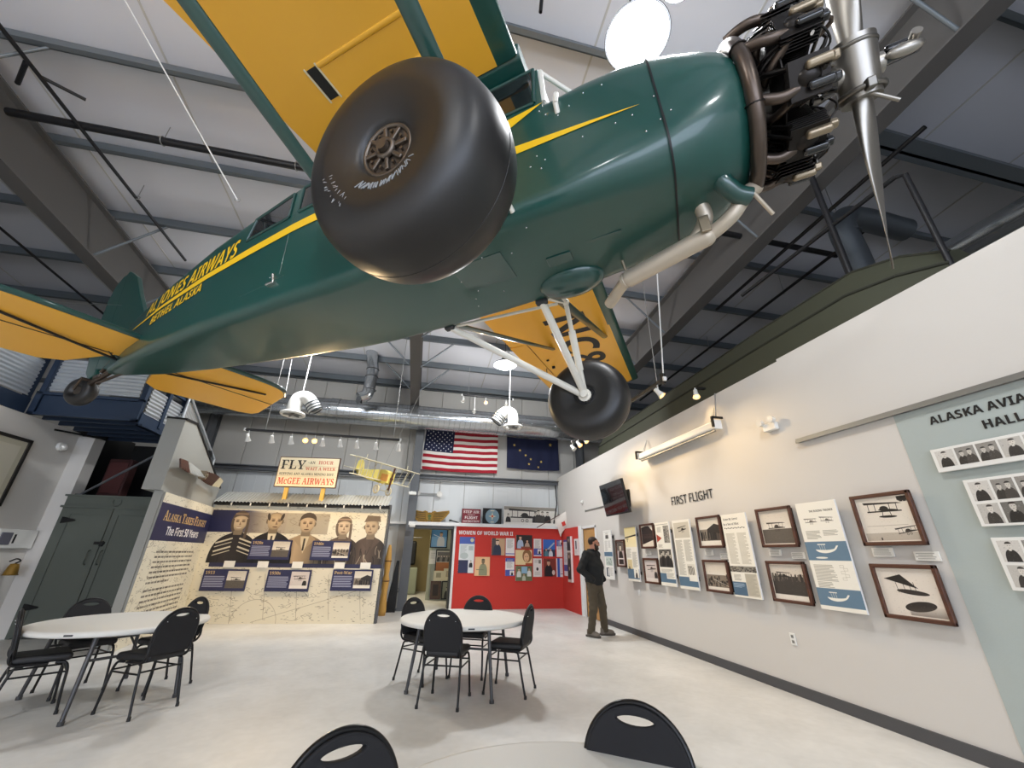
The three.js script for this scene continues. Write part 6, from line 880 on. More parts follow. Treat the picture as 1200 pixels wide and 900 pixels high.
// ================================================================== history banner with its tin roof, flight sign, yellow biplane
{
  const main = bannerC.clone().sub(bannerB), W = main.length(), ang = Math.atan2(-main.z, main.x), H = 2.34;
  const t = thing('history_banner', 'large folded history banner with sepia portraits and navy date panels under a tin roof', 'banner', [bannerB.x, 0, bannerB.z], ang);
  const mapBg = (x, w, h) => { x.fillStyle = '#e4dcc6'; x.fillRect(0, 0, w, h); x.strokeStyle = 'rgba(84,74,56,.55)'; x.lineWidth = 2; for (let i = 0; i < 150; i++) { let a = rnd() * w, b = rnd() * h; x.beginPath(); x.moveTo(a, b); for (let k = 0; k < 9; k++) { a += rr(-26, 26); b += rr(-16, 16); x.lineTo(a, b); } x.stroke(); } x.fillStyle = 'rgba(70,62,48,.5)'; for (let i = 0; i < 700; i++) x.fillRect(rnd() * w, rnd() * h, rr(4, 18), 3); };
  part(t, 'panel', span(0, W, 0, H, -0.06, -0.004), M.guard);
  seed(201);
  const print = canvasMat(1500, 940, (x, w, h) => {
    mapBg(x, w, h);
    const g = x.createLinearGradient(0, 0, w * 0.3, 0); g.addColorStop(0, '#1f2144'); g.addColorStop(0.6, '#34365a'); g.addColorStop(1, 'rgba(120,105,95,0.1)'); x.fillStyle = g; x.fillRect(0, h * 0.045, w * 0.42, h * 0.2);
    x.fillStyle = 'rgba(110,96,84,.45)'; x.fillRect(w * 0.16, h * 0.06, w * 0.5, h * 0.19);
    const tone = (c, k) => { const n = parseInt(c.slice(1), 16); return `rgb(${[16, 8, 0].map((q) => Math.max(0, Math.min(255, Math.round(((n >> q) & 255) * k)))).join(',')})`; };
    const bust = (cx, top, s, coat, face, hat, opt = {}) => {
      const sh = s * (opt.wide || 0.78), bot = h * 0.512, f = opt.turn || 0;
      let g = x.createLinearGradient(cx - sh, 0, cx + sh, 0); g.addColorStop(0, tone(coat, 0.75)); g.addColorStop(0.35, tone(coat, 1.35)); g.addColorStop(0.7, tone(coat, 0.95)); g.addColorStop(1, tone(coat, 0.6));
      x.fillStyle = g; x.beginPath(); x.moveTo(cx - sh, bot); x.bezierCurveTo(cx - sh * 1.02, top + s * 1.15, cx - s * 0.6, top + s * 0.95, cx - s * 0.2, top + s * 0.8); x.lineTo(cx + s * 0.2, top + s * 0.8); x.bezierCurveTo(cx + s * 0.6, top + s * 0.95, cx + sh * 1.02, top + s * 1.15, cx + sh, bot); x.fill();
      x.strokeStyle = tone(coat, 0.45); x.lineWidth = 4; for (const e of [-1, 1]) { x.beginPath(); x.moveTo(cx + e * s * 0.44, bot); x.quadraticCurveTo(cx + e * s * 0.42, top + s * 1.35, cx + e * s * 0.52, top + s * 1.15); x.stroke(); }
      x.fillStyle = tone(face, 0.72); x.beginPath(); x.moveTo(cx - s * 0.13, top + s * 0.55); x.lineTo(cx - s * 0.17, top + s * 0.86); x.lineTo(cx + s * 0.17, top + s * 0.86); x.lineTo(cx + s * 0.13, top + s * 0.55); x.fill();
      if (opt.lapel) { x.fillStyle = opt.lapel; x.beginPath(); x.moveTo(cx - s * 0.18, top + s * 0.83); x.lineTo(cx + s * 0.18, top + s * 0.83); x.lineTo(cx + s * 0.02, top + s * 1.4); x.fill(); x.fillStyle = '#3a3128'; x.fillRect(cx - s * 0.025, top + s * 0.9, s * 0.06, s * 0.4); }
      x.fillStyle = tone(coat, 1.2); for (const e of [-1, 1]) { x.beginPath(); x.moveTo(cx + e * s * 0.15, top + s * 0.76); x.lineTo(cx + e * s * 0.36, top + s * 0.92); x.lineTo(cx + e * s * 0.08, top + s * 1.22); x.fill(); }
      g = x.createRadialGradient(cx - s * 0.07 + f * s * 0.06, top + s * 0.36, s * 0.05, cx, top + s * 0.42, s * 0.36); g.addColorStop(0, tone(face, 1.12)); g.addColorStop(0.6, face); g.addColorStop(1, tone(face, 0.55));
      x.fillStyle = tone(face, 0.62); for (const e of [-1, 1]) { x.beginPath(); x.ellipse(cx + e * s * 0.245, top + s * 0.42, s * 0.045, s * 0.08, 0, 0, 7); x.fill(); }
      x.fillStyle = g; x.beginPath(); x.moveTo(cx - s * 0.24, top + s * 0.28); x.bezierCurveTo(cx - s * 0.27, top + s * 0.55, cx - s * 0.14, top + s * 0.74, cx, top + s * 0.74); x.bezierCurveTo(cx + s * 0.14, top + s * 0.74, cx + s * 0.27, top + s * 0.55, cx + s * 0.24, top + s * 0.28); x.bezierCurveTo(cx + s * 0.2, top + s * 0.05, cx - s * 0.2, top + s * 0.05, cx - s * 0.24, top + s * 0.28); x.fill();
      x.fillStyle = hat; if (opt.cap) { x.beginPath(); x.moveTo(cx - s * 0.3, top + s * 0.24); x.lineTo(cx - s * 0.2, top - s * 0.02); x.lineTo(cx + s * 0.26, top + s * 0.0); x.lineTo(cx + s * 0.31, top + s * 0.22); x.quadraticCurveTo(cx, top + s * 0.16, cx - s * 0.3, top + s * 0.24); x.fill(); }
      else if (opt.bald) { for (const e of [-1, 1]) { x.beginPath(); x.ellipse(cx + e * s * 0.225, top + s * 0.26, s * 0.05, s * 0.13, e * 0.25, 0, 7); x.fill(); } }
      else { x.beginPath(); x.moveTo(cx - s * 0.27, top + s * 0.34); x.bezierCurveTo(cx - s * 0.33, top - s * 0.08, cx + s * 0.33, top - s * 0.08, cx + s * 0.27, top + s * 0.34); x.bezierCurveTo(cx + s * 0.22, top + s * 0.16, cx - s * 0.18, top + s * 0.14, cx - s * 0.27, top + s * 0.34); x.fill(); }
      if (opt.helmet) { x.lineWidth = s * 0.09; x.strokeStyle = hat; x.beginPath(); x.moveTo(cx - s * 0.25, top + s * 0.3); x.quadraticCurveTo(cx - s * 0.27, top + s * 0.6, cx - s * 0.15, top + s * 0.74); x.moveTo(cx + s * 0.25, top + s * 0.3); x.quadraticCurveTo(cx + s * 0.28, top + s * 0.65, cx + s * 0.26, top + s * 0.98); x.stroke(); x.fillStyle = tone(hat, 1.5); x.fillRect(cx - s * 0.22, top + s * 0.1, s * 0.44, s * 0.06); }
      for (const e of [-1, 1]) { const ex = cx + e * s * 0.1 + f * s * 0.04; x.fillStyle = 'rgba(70,48,34,.45)'; x.beginPath(); x.ellipse(ex, top + s * 0.385, s * 0.065, s * 0.04, 0, 0, 7); x.fill(); x.fillStyle = '#241a14'; x.fillRect(ex - s * 0.032, top + s * 0.378, s * 0.064, s * 0.02); x.fillStyle = 'rgba(50,36,26,.7)'; x.fillRect(ex - s * 0.055, top + s * 0.32, s * 0.11, s * 0.016); }
      x.fillStyle = 'rgba(80,54,38,.5)'; x.beginPath(); x.moveTo(cx + f * s * 0.05, top + s * 0.38); x.lineTo(cx + s * 0.05 + f * s * 0.06, top + s * 0.52); x.lineTo(cx - s * 0.02 + f * s * 0.05, top + s * 0.53); x.fill();
      x.fillStyle = '#5a3a2c'; x.beginPath(); x.ellipse(cx + f * s * 0.04, top + s * 0.605, s * 0.085, s * 0.018, 0, 0, 7); x.fill(); if (opt.smile) { x.fillStyle = '#efe4d0'; x.beginPath(); x.ellipse(cx, top + s * 0.602, s * 0.09, s * 0.026, 0, 0, Math.PI); x.fill(); }
      if (opt.stripes) { x.fillStyle = '#cfc5ae'; for (let i = 0; i < 4; i++) for (const e of [-1, 1]) { x.save(); x.translate(cx + e * s * 0.12, top + s * (0.95 + i * 0.14)); x.rotate(e * 0.32); x.fillRect(e < 0 ? -s * 0.56 : 0, 0, s * 0.56, s * (i % 2 ? 0.03 : 0.055)); x.restore(); } }
      if (opt.shine) { for (let i = 0; i < 16; i++) { x.strokeStyle = i % 2 ? 'rgba(228,212,182,.55)' : 'rgba(20,14,10,.5)'; x.lineWidth = s * rr(0.015, 0.045); const u = cx + rr(-0.62, 0.62) * s, v = top + s * rr(1.0, 1.5); x.beginPath(); x.moveTo(u, v); x.quadraticCurveTo(u + s * rr(-0.1, 0.1), v + s * 0.12, u + s * rr(-0.14, 0.14), v + s * 0.3); x.stroke(); } }
    };
    bust(w * 0.54, h * 0.045, 255, '#8a765c', '#b9a284', '#4d4033', { lapel: '#cdbd9d', wide: 0.86 });
    bust(w * 0.355, h * 0.03, 251, '#1d1a19', '#b19a7a', '#3d3128', { lapel: '#e0d4ba', bald: true, turn: 1 });
    bust(w * 0.165, h * 0.045, 244, '#25201f', '#bba587', '#5b4d40', { helmet: true, stripes: true, smile: true });
    bust(w * 0.75, h * 0.075, 235, '#544538', '#bfa98c', '#6b5a4a', { helmet: true, shine: true, wide: 0.7 });
    bust(w * 0.91, h * 0.07, 238, '#4a3d33', '#b39c7e', '#7a6956', { cap: true, shine: true, turn: -1, wide: 0.62 });
    grain(x, w, h * 0.5, 1500, 0.12);
    x.fillStyle = '#2b2c4c'; x.fillRect(w * 0.06, h * 0.51, w * 0.94, h * 0.035);
    x.strokeStyle = 'rgba(120,105,80,.6)'; x.lineWidth = 3; x.beginPath(); x.arc(w * 0.36, h * 1.0, h * 0.19, Math.PI, 0); x.stroke(); x.beginPath(); x.moveTo(w * 0.35, h * 0.99); x.lineTo(w * 0.95, h * 0.7); x.stroke(); for (let i = 0; i < 5; i++) { x.beginPath(); x.moveTo(w * (0.2 + i * 0.17), h * 0.6); x.lineTo(w * (0.24 + i * 0.17), h * 0.97); x.stroke(); }
  });
  part(t, 'print', new THREE.PlaneGeometry(W, H).translate(W / 2, H / 2, 0), print, 'printed map with five sepia portraits');
  // folded left wing: from A to B
  const LL = bannerB.clone().sub(bannerA), LW = LL.length(), la = Math.atan2(-LL.z, LL.x);
  const place = (g, y = 0) => g.applyMatrix4(new THREE.Matrix4().makeRotationY(la)).translate(bannerA.x - bannerB.x, 0, bannerA.z - bannerB.z).applyMatrix4(new THREE.Matrix4().makeRotationY(-ang));
  seed(202);
  const lp = canvasMat(1080, 920, (x, w, h) => {
    mapBg(x, w, h); x.fillStyle = '#22244a'; x.fillRect(0, h * 0.07, w, h * 0.26);
    x.fillStyle = '#d8b26c'; x.font = 'bold 92px serif'; x.textAlign = 'center'; const ws = [['A', 92], ['LASKA ', 70], ['T', 92], ['AKES ', 70], ['F', 92], ['LIGHT', 70]]; let tw = 0; for (const [s, z] of ws) { x.font = `bold ${z}px serif`; tw += x.measureText(s).width; } let px = w * 0.5 - tw / 2; x.textAlign = 'left'; for (const [s, z] of ws) { x.font = `bold ${z}px serif`; x.fillText(s, px, h * 0.19); px += x.measureText(s).width; }
    x.fillStyle = '#e9e6e4'; x.font = 'bold 78px sans-serif'; x.textAlign = 'center'; x.fillText('The First 50 Years', w * 0.5, h * 0.29, w * 0.62); x.textAlign = 'left';
    const para = (y0, n) => { for (let r = 0; r < n; r++) { let px = w * 0.15; const end = w * (r === n - 1 ? 0.5 : 0.83 - 0.02 * rnd()); while (px < end) { const q = rr(14, 62); x.fillStyle = `rgba(60,54,46,${rr(0.55, 0.85)})`; x.fillRect(px, y0 + r * 32, Math.min(q, end - px), 12); px += q + 9; } } }; para(h * 0.4, 7); para(h * 0.66, 7);
    x.fillStyle = '#6d6a80'; x.fillRect(w * 0.2, h * 0.91, w * 0.22, 44); x.fillRect(w * 0.5, h * 0.91, w * 0.28, 44); x.fillStyle = '#7c3a36'; x.beginPath(); x.ellipse(w * 0.46, h * 0.93, 26, 42, 0, 0, 7); x.fill();
  });
  part(t, 'side_panel', place(span(0, LW, 0, 2.28, -0.03, -0.004)), M.guard);
  part(t, 'side_print', place(new THREE.PlaneGeometry(LW, 2.28).translate(LW / 2, 1.14, 0)), lp, 'navy title band and text on the folded left panel');
  // raised date panels, tabs
  const date = (u, v, w, h, str, drawPic, sd) => {
    seed(sd); const g = rbox(w, h, 0.03, 0.004, u + w / 2, v + h / 2, 0.03); const p = part(t, 'date_panel', g, std(0x26284c, 0.6), 'raised navy panel headed ' + str);
    part(p, 'print', new THREE.PlaneGeometry(w - 0.004, h - 0.004).translate(u + w / 2, v + h / 2, 0.0465), canvasMat(420, Math.round(420 * h / w), (x, W, H) => { x.fillStyle = '#292b50'; x.fillRect(0, 0, W, H); x.fillStyle = '#d8b67a'; x.font = 'bold 40px serif'; x.fillText(str, 16, 44, W * 0.48); lines(x, 16, 62, W * 0.47, H - 90, 7, '#a6a8bd', 0.04); x.save(); x.beginPath(); x.rect(W * 0.55, 14, W * 0.42, H - 40); x.clip(); x.translate(W * 0.55, 14); drawPic(x, W * 0.42, H - 40); x.restore(); }));
  };
  const k = W / 3.88;
  date(1.0 * k, 1.22, 0.86, 0.4, '1920s', scenes.fieldPlane, 211); date(2.3 * k, 1.22, 0.84, 0.4, '1940s', scenes.street, 212);
  date(0.2 * k, 0.6, 0.9, 0.42, '1913', scenes.fieldPlane, 213); date(1.5 * k, 0.6, 0.9, 0.42, '1930s', scenes.snowPlane, 214); date(2.85 * k, 0.62, 0.86, 0.42, 'Post-War', scenes.hangarCrowd, 215);
  for (const u of [0.66, 1.35, 2.07, 2.96, 3.52]) part(t, 'label_tab', rbox(0.22, 0.13, 0.02, 0.003, u * k, 1.12, 0.03), M.caption, 'small white label tab');
  // tin roof: sheet leaning up and back
  const roof = corrugated(W - 0.05, 0.5, 0.012, 0.075).rotateX(-1.0).translate(W / 2, H + 0.2, -0.08); part(t, 'roof_sheet', roof, std(0xb2b5b4, 0.45, 0.5, { side: THREE.DoubleSide }), 'corrugated tin roof sheet');
  part(t, 'roof_batten', [span(0.02, W, H + 0.005, H + 0.075, -0.08, 0.1)], M.iron); const cl = []; for (let i = 0; i < 9; i++) cl.push(rbox(0.03, 0.07, 0.015, 0.004, 0.4 + i * (W - 0.6) / 8, H + 0.02, 0.108)); parts(t, 'clip', cl, M.bulbOff);
  part(t, 'end_post', span(W - 0.03, W + 0.02, 0, H + 0.1, -0.14, -0.0), M.steelGrey);
  // flight sign on two posts
  const dirv = main.clone().normalize(); const sp = bannerB.clone().addScaledVector(dirv, 1.86);
  const s = thing('flight_sign', 'cream painted sign with black and red lettering on two yellow posts above the tin roof', 'sign', [sp.x, 3.14, sp.z - 0.02], ang - 0.02);
  part(s, 'board', rbox(1.42, 0.72, 0.04, 0.006), M.wood); seed(220);
  part(s, 'face', new THREE.PlaneGeometry(1.38, 0.68).translate(0, 0, 0.0215), canvasMat(560, 276, (x, w, h) => { x.fillStyle = '#e8d8b4'; x.fillRect(0, 0, w, h); grain(x, w, h, 300, 0.08); x.fillStyle = '#1c1814'; x.font = 'bold 124px serif'; x.fillText('FLY', 14, 112, 232); x.font = 'bold 34px serif'; x.fillText('~AN', 262, 56); x.fillStyle = '#c4553a'; x.font = 'bold 46px serif'; x.fillText('HOUR', 364, 58, 170); x.font = 'bold 44px serif'; x.fillText('WAIT A WEEK', 250, 118, 286); x.fillStyle = '#2a2520'; x.font = 'bold 32px serif'; x.fillText('SERVING ANY ALASKA MINING DIST.', 16, 168, 520); x.fillStyle = '#cc3f22'; x.font = 'bold 84px serif'; x.fillText('McGEE AIRWAYS', 16, 254, 528); x.fillStyle = '#b9a67e'; x.fillRect(0, 78, w, 2); x.fillRect(0, 178, w, 2); }), 'painted lettering');
  for (const u of [-0.42, 0.42]) part(s, 'post', box(0.09, 0.5, 0.05, u, -0.5, -0.03), std(0xd9b25a, 0.6), 'yellow wooden post');
}
{ // yellow biplane model
  const t = thing('model_biplane', 'yellow wire-braced biplane model hanging in front of the back wall', 'model airplane', [-1.15, 3.22, -10.9]);
  t.rotation.set(0, 0, 0); t.rotation.order = 'YXZ'; t.rotation.y = -0.75; t.rotation.x = -0.03; t.scale.setScalar(0.93); t.rotation.z = -0.24;
  const fus = extr([[0.5, -0.07], [0.5, 0.09], [0.3, 0.12], [0.05, 0.1], [-0.35, 0.06], [-0.85, 0.03], [-0.85, -0.03], [-0.3, -0.09], [0.3, -0.1]], 0.2, 0.012).translate(0, 0, -0.1).scale(1, 1.55, 1);
  part(t, 'fuselage', fus, M.canary); part(t, 'engine_panel', rbox(0.3, 0.2, 0.235, 0.02, 0.36, 0.0, 0), std(0xe3a45a, 0.6)); const fr = []; for (const x of [-0.7, -0.5, -0.3, -0.1, 0.1]) fr.push(box(0.014, 0.26 + x * 0.1, 0.235, x, 0.0, 0)); part(t, 'fuselage_frame', fr, M.cream);
  part(t, 'upper_wing', rbox(0.34, 0.028, 2.3, 0.012, 0.2, 0.34, 0), M.cream, 'long cream upper wing'); part(t, 'lower_wing', rbox(0.32, 0.026, 1.9, 0.012, 0.14, -0.1, 0), M.cream);
  for (const z of [-0.98, -0.72, -0.3, 0.3, 0.72, 0.98]) for (const dx of [0.08, 0.3]) part(t, 'strut', bar(V(dx - 0.02, -0.09, z * 0.9), V(dx + 0.02, 0.33, z), 0.009, 0.009, 6), M.cream);
  part(t, 'king_post', [-0.75, 0.75].map((z) => bar(V(0.2, 0.34, z), V(0.2, 0.47, z), 0.01, 0.01, 6)), M.cream); const wr = []; for (const s of [-1, 1]) for (const [a, b] of [[0.3, 0.72], [0.72, 0.3]]) wr.push(bar(V(0.2, -0.09, s * a), V(0.2, 0.33, s * b), 0.003, 0.003, 4)); part(t, 'bracing_wire', wr, M.wire);
  part(t, 'tail_fin', extr([[-0.7, 0.02], [-0.82, 0.3], [-0.95, 0.34], [-1.06, 0.28], [-1.08, 0.0], [-0.85, -0.05]], 0.02, 0.004).translate(0, 0, -0.01), M.canary); part(t, 'tailplane', rbox(0.3, 0.02, 0.9, 0.008, -0.9, 0.04, 0), M.cream);
  for (const z of [-0.22, 0.22]) part(t, 'wheel', [new THREE.TorusGeometry(0.1, 0.02, 10, 28).translate(0.32, -0.34, z), ...[0, 1, 2, 3].map((i) => box(0.19, 0.006, 0.006).rotateZ(i * 0.785).translate(0.32, -0.34, z))], M.cream); part(t, 'landing_gear', [bar(V(0.45, -0.1, 0.06), V(0.32, -0.34, 0.22), 0.012), bar(V(0.2, -0.1, 0.06), V(0.32, -0.34, 0.22), 0.012), bar(V(0.45, -0.1, -0.06), V(0.32, -0.34, -0.22), 0.012), bar(V(0.2, -0.1, -0.06), V(0.32, -0.34, -0.22), 0.012), bar(V(0.32, -0.34, -0.24), V(0.32, -0.34, 0.24), 0.01)], M.cream);
  part(t, 'propeller', [box(0.02, 0.6, 0.05, 0.54, 0, 0), new THREE.CylinderGeometry(0.04, 0.04, 0.06, 14).rotateZ(Math.PI / 2).translate(0.53, 0, 0)], M.wood); part(t, 'seat_rim', [new THREE.TorusGeometry(0.06, 0.012, 6, 16).rotateX(Math.PI / 2).translate(-0.05, 0.1, 0), new THREE.TorusGeometry(0.06, 0.012, 6, 16).rotateX(Math.PI / 2).translate(0.12, 0.12, 0)], M.iron);
  part(t, 'hanging_wire', bar(V(0.1, 0.34, 0), V(0.6, 2.6, 0), 0.005, 0.005, 5), M.wire);
}
// ================================================================== tables, chairs
function makeTable(label, x, z, turn, legs) {
  const t = thing('round_table', label, 'table', [x, 0, z], turn, 'round white folding tables');
  part(t, 'tabletop', lathe([[0, 0.69], [0.73, 0.69], [0.75, 0.686], [0.762, 0.672], [0.764, 0.655], [0.755, 0.642], [0.735, 0.638], [0, 0.645]], 72), M.tableTop, 'white round plastic top');
  part(t, 'under_frame', [box(1.06, 0.035, 0.035, 0, 0.625, 0.34), box(1.06, 0.035, 0.035, 0, 0.625, -0.34)], M.tableLeg);
  for (const [a, b] of legs) { part(t, 'leg', [bar(V(a * 0.86, 0.63, b * 0.86), V(a, 0.02, b), 0.02, 0.017, 12), new THREE.CylinderGeometry(0.024, 0.024, 0.03, 12).translate(a, 0.016, b)], M.tableLeg); }
  for (let i = 0; i < 2; i++) { const p = legs[i * 2], q = legs[i * 2 + 1]; part(t, 'crossbar', bar(V(p[0] * 0.9, 0.45, p[1] * 0.9), V(q[0] * 0.9, 0.45, q[1] * 0.9), 0.012, 0.012, 8), M.tableLeg); part(t, 'brace', [bar(V((p[0] + q[0]) * 0.45, 0.45, (p[1] + q[1]) * 0.45), V((p[0] + q[0]) * 0.12, 0.62, (p[1] + q[1]) * 0.12), 0.01, 0.01, 8)], M.tableLeg); }
  part(t, 'rim_slot', [rbox(0.07, 0.014, 0.01, 0.003, 0, 0.665, 0.762)], M.steelDark);
  return t;
}
makeTable('round white table in the middle of the hall with four black chairs', 0.65, -5.62, 0, [[-0.61, 0.25], [0.25, 0.7], [0.61, -0.25], [-0.25, -0.7]]);
makeTable('round white table at the left before the history banner', -3.0, -5.72, 0, [[0.18, 0.74], [0.72, 0.08], [-0.18, -0.74], [-0.72, -0.08]]);
makeTable('round white table at the bottom edge nearest the camera', 0.5, -1.28, 0.3, [[-0.5, 0.45], [0.5, 0.45], [0.5, -0.45], [-0.5, -0.45]]);
function makeChair() {
  const t = new THREE.Group();
  const seat = new RoundedBoxGeometry(0.41, 0.065, 0.41, 4, 0.03), sp = seat.attributes.position; for (let i = 0; i < sp.count; i++) { const x = sp.getX(i), z = sp.getZ(i), y = sp.getY(i); const k = 1 - 0.16 * Math.max(0, -z / 0.2); sp.setX(i, x * k); if (y > 0) sp.setY(i, y + 0.018 * Math.cos(x * 7) * Math.cos(z * 7)); } seat.computeVertexNormals();
  part(t, 'seat', seat.translate(0, 0.45, 0.0), M.vinyl, 'black padded seat');
  const arch = (w, y0, y1, yt, n = 20) => { const p = [[-w * 0.9, y0], [-w, y0 + 0.06], [-w, y1]]; for (let i = 1; i < n; i++) { const a = Math.PI - Math.PI * i / n; p.push([w * Math.cos(a), y1 + (yt - y1) * Math.sin(a)]); } p.push([w, y1], [w, y0 + 0.06], [w * 0.9, y0]); return p; };
  const hole = []; for (let i = 0; i < 24; i++) { const a = i / 24 * 2 * Math.PI; hole.push([0.082 * Math.cos(a), 0.345 + (Math.sin(a) > 0 ? 0.022 : 0.026) * Math.sin(a)]); }
  const tilt = (g) => g.applyMatrix4(new THREE.Matrix4().makeRotationX(-0.17)).translate(0, 0.46, -0.185);
  part(t, 'backrest', tilt(extr(arch(0.19, 0.02, 0.2, 0.385), 0.024, 0.008, [hole]).translate(0, 0, -0.012)), M.chairFabric, 'black rounded backrest with a hand hole');
  const rim = []; for (const [x, y] of arch(0.2, 0.02, 0.2, 0.4, 16)) rim.push(V(x, y, 0)); part(t, 'back_frame', tilt(tube(rim, 0.0115, 70, 8)), M.chairMetal);
  parts(t, 'back_support', [-1, 1].map((s) => tube([V(s * 0.195, 0.56, -0.205), V(s * 0.195, 0.48, -0.21), V(s * 0.19, 0.43, -0.18), V(s * 0.185, 0.415, -0.08), V(s * 0.185, 0.41, 0.05)], 0.011, 30, 8)), M.chairMetal);
  parts(t, 'back_bolt', [-1, 1].map((s) => tilt(new THREE.SphereGeometry(0.006, 8, 6).translate(s * 0.14, 0.3, -0.022))), M.chrome);
  for (const s of [-1, 1]) {
    part(t, 'leg', tube([V(s * 0.17, 0.41, 0.1), V(s * 0.185, 0.405, 0.165), V(s * 0.19, 0.37, 0.19), V(s * 0.2, 0.19, 0.21), V(s * 0.207, 0.01, 0.23)], 0.0115, 30, 8), M.chairMetal);
    part(t, 'leg', tube([V(s * 0.175, 0.41, -0.1), V(s * 0.185, 0.4, -0.15), V(s * 0.19, 0.36, -0.165), V(s * 0.2, 0.18, -0.205), V(s * 0.207, 0.01, -0.245)], 0.0115, 30, 8), M.chairMetal);
    part(t, 'stretcher', bar(V(s * 0.193, 0.33, 0.192), V(s * 0.193, 0.33, -0.172), 0.008, 0.008, 8), M.chairMetal);
    for (const z of [0.23, -0.245]) part(t, 'foot', new THREE.CylinderGeometry(0.015, 0.016, 0.03, 10).translate(s * 0.207, 0.016, z), M.black);
  }
  part(t, 'stretcher', bar(V(-0.193, 0.345, -0.17), V(0.193, 0.345, -0.17), 0.008, 0.008, 8), M.chairMetal);
  part(t, 'stretcher', bar(V(-0.193, 0.345, 0.19), V(0.193, 0.345, 0.19), 0.008, 0.008, 8), M.chairMetal);
  return t;
}
const chair0 = makeChair(); let chairN = 0;
function placeChair(x, z, fx, fz, label, group) {
  const c = chairN++ ? chair0.clone() : chair0; c.name = numbered('banquet_chair'); c.position.set(x, 0, z); c.rotation.set(0, Math.atan2(fx, fz), 0); c.userData = { label, category: 'chair', group }; scene.add(c);
}
const gm = 'black chairs at the middle table', gl = 'black chairs at the left table', gn = 'black chairs at the nearest table';
placeChair(0.43, -5.05, 0.36, -0.93, 'black chair with its back to the camera in front of the middle table', gm);
placeChair(1.16, -5.28, -0.87, -0.5, 'black chair on the right side of the middle table, seen from the side', gm);
placeChair(0.2, -5.88, 0.7, 0.7, 'black chair on the left side of the middle table', gm);
placeChair(0.82, -6.02, -0.4, 0.91, 'black chair behind the middle table, backed by the red wall', gm);
placeChair(-2.44, -5.3, -0.87, -0.5, 'black chair at the right front of the left table, back to the camera', gl);
placeChair(-2.67, -6.04, -0.53, 0.85, 'black chair at the right rear of the left table, half hidden by another chair', gl);
placeChair(-3.38, -5.33, 0.8, -0.6, 'black chair at the left edge of the picture beside the left table', gl);
placeChair(-3.45, -6.02, 0.75, 0.65, 'black chair behind the left table in front of the closet doors', gl);
placeChair(-0.05, -1.53, 0.5, 0.87, 'left one of two black chair backs at the bottom edge', gn);
placeChair(0.77, -1.63, -0.6, 0.8, 'right one of two black chair backs at the bottom edge', gn);

// ================================================================== the man
function smin(a, b, k) { const h = Math.max(k - Math.abs(a - b), 0) / k; return Math.min(a, b) - h * h * k / 4; }
function capsule(p, a, b, ra, rb, sx = 1, sz = 1) { const ax = a[0] * sx, az = a[2] * sz, bx = b[0] * sx, bz = b[2] * sz, px = p[0] * sx, pz = p[2] * sz; const dx = bx - ax, dy = b[1] - a[1], dz = bz - az, ex = px - ax, ey = p[1] - a[1], ez = pz - az; const t = Math.max(0, Math.min(1, (ex * dx + ey * dy + ez * dz) / (dx * dx + dy * dy + dz * dz || 1e-9))); const qx = ex - dx * t, qy = ey - dy * t, qz = ez - dz * t; return Math.sqrt(qx * qx + qy * qy + qz * qz) - (ra + (rb - ra) * t); }
function meshField(res, c, half, f) {
  const mc = new MarchingCubes(res, new THREE.MeshBasicMaterial(), false, false, 300000); mc.isolation = 0;
  for (let k = 0; k < res; k++) for (let j = 0; j < res; j++) for (let i = 0; i < res; i++) mc.field[i + j * res + k * res * res] = -f([c[0] + (i - res / 2) / (res / 2) * half, c[1] + (j - res / 2) / (res / 2) * half, c[2] + (k - res / 2) / (res / 2) * half]);
  mc.update(); const n = mc.count, g = new THREE.BufferGeometry(); g.setAttribute('position', new THREE.BufferAttribute(mc.positionArray.slice(0, n * 3), 3)); g.scale(half, half, half).translate(...c);
  const m = mergeVertices(g, 1e-4); m.computeVertexNormals(); return m;
}
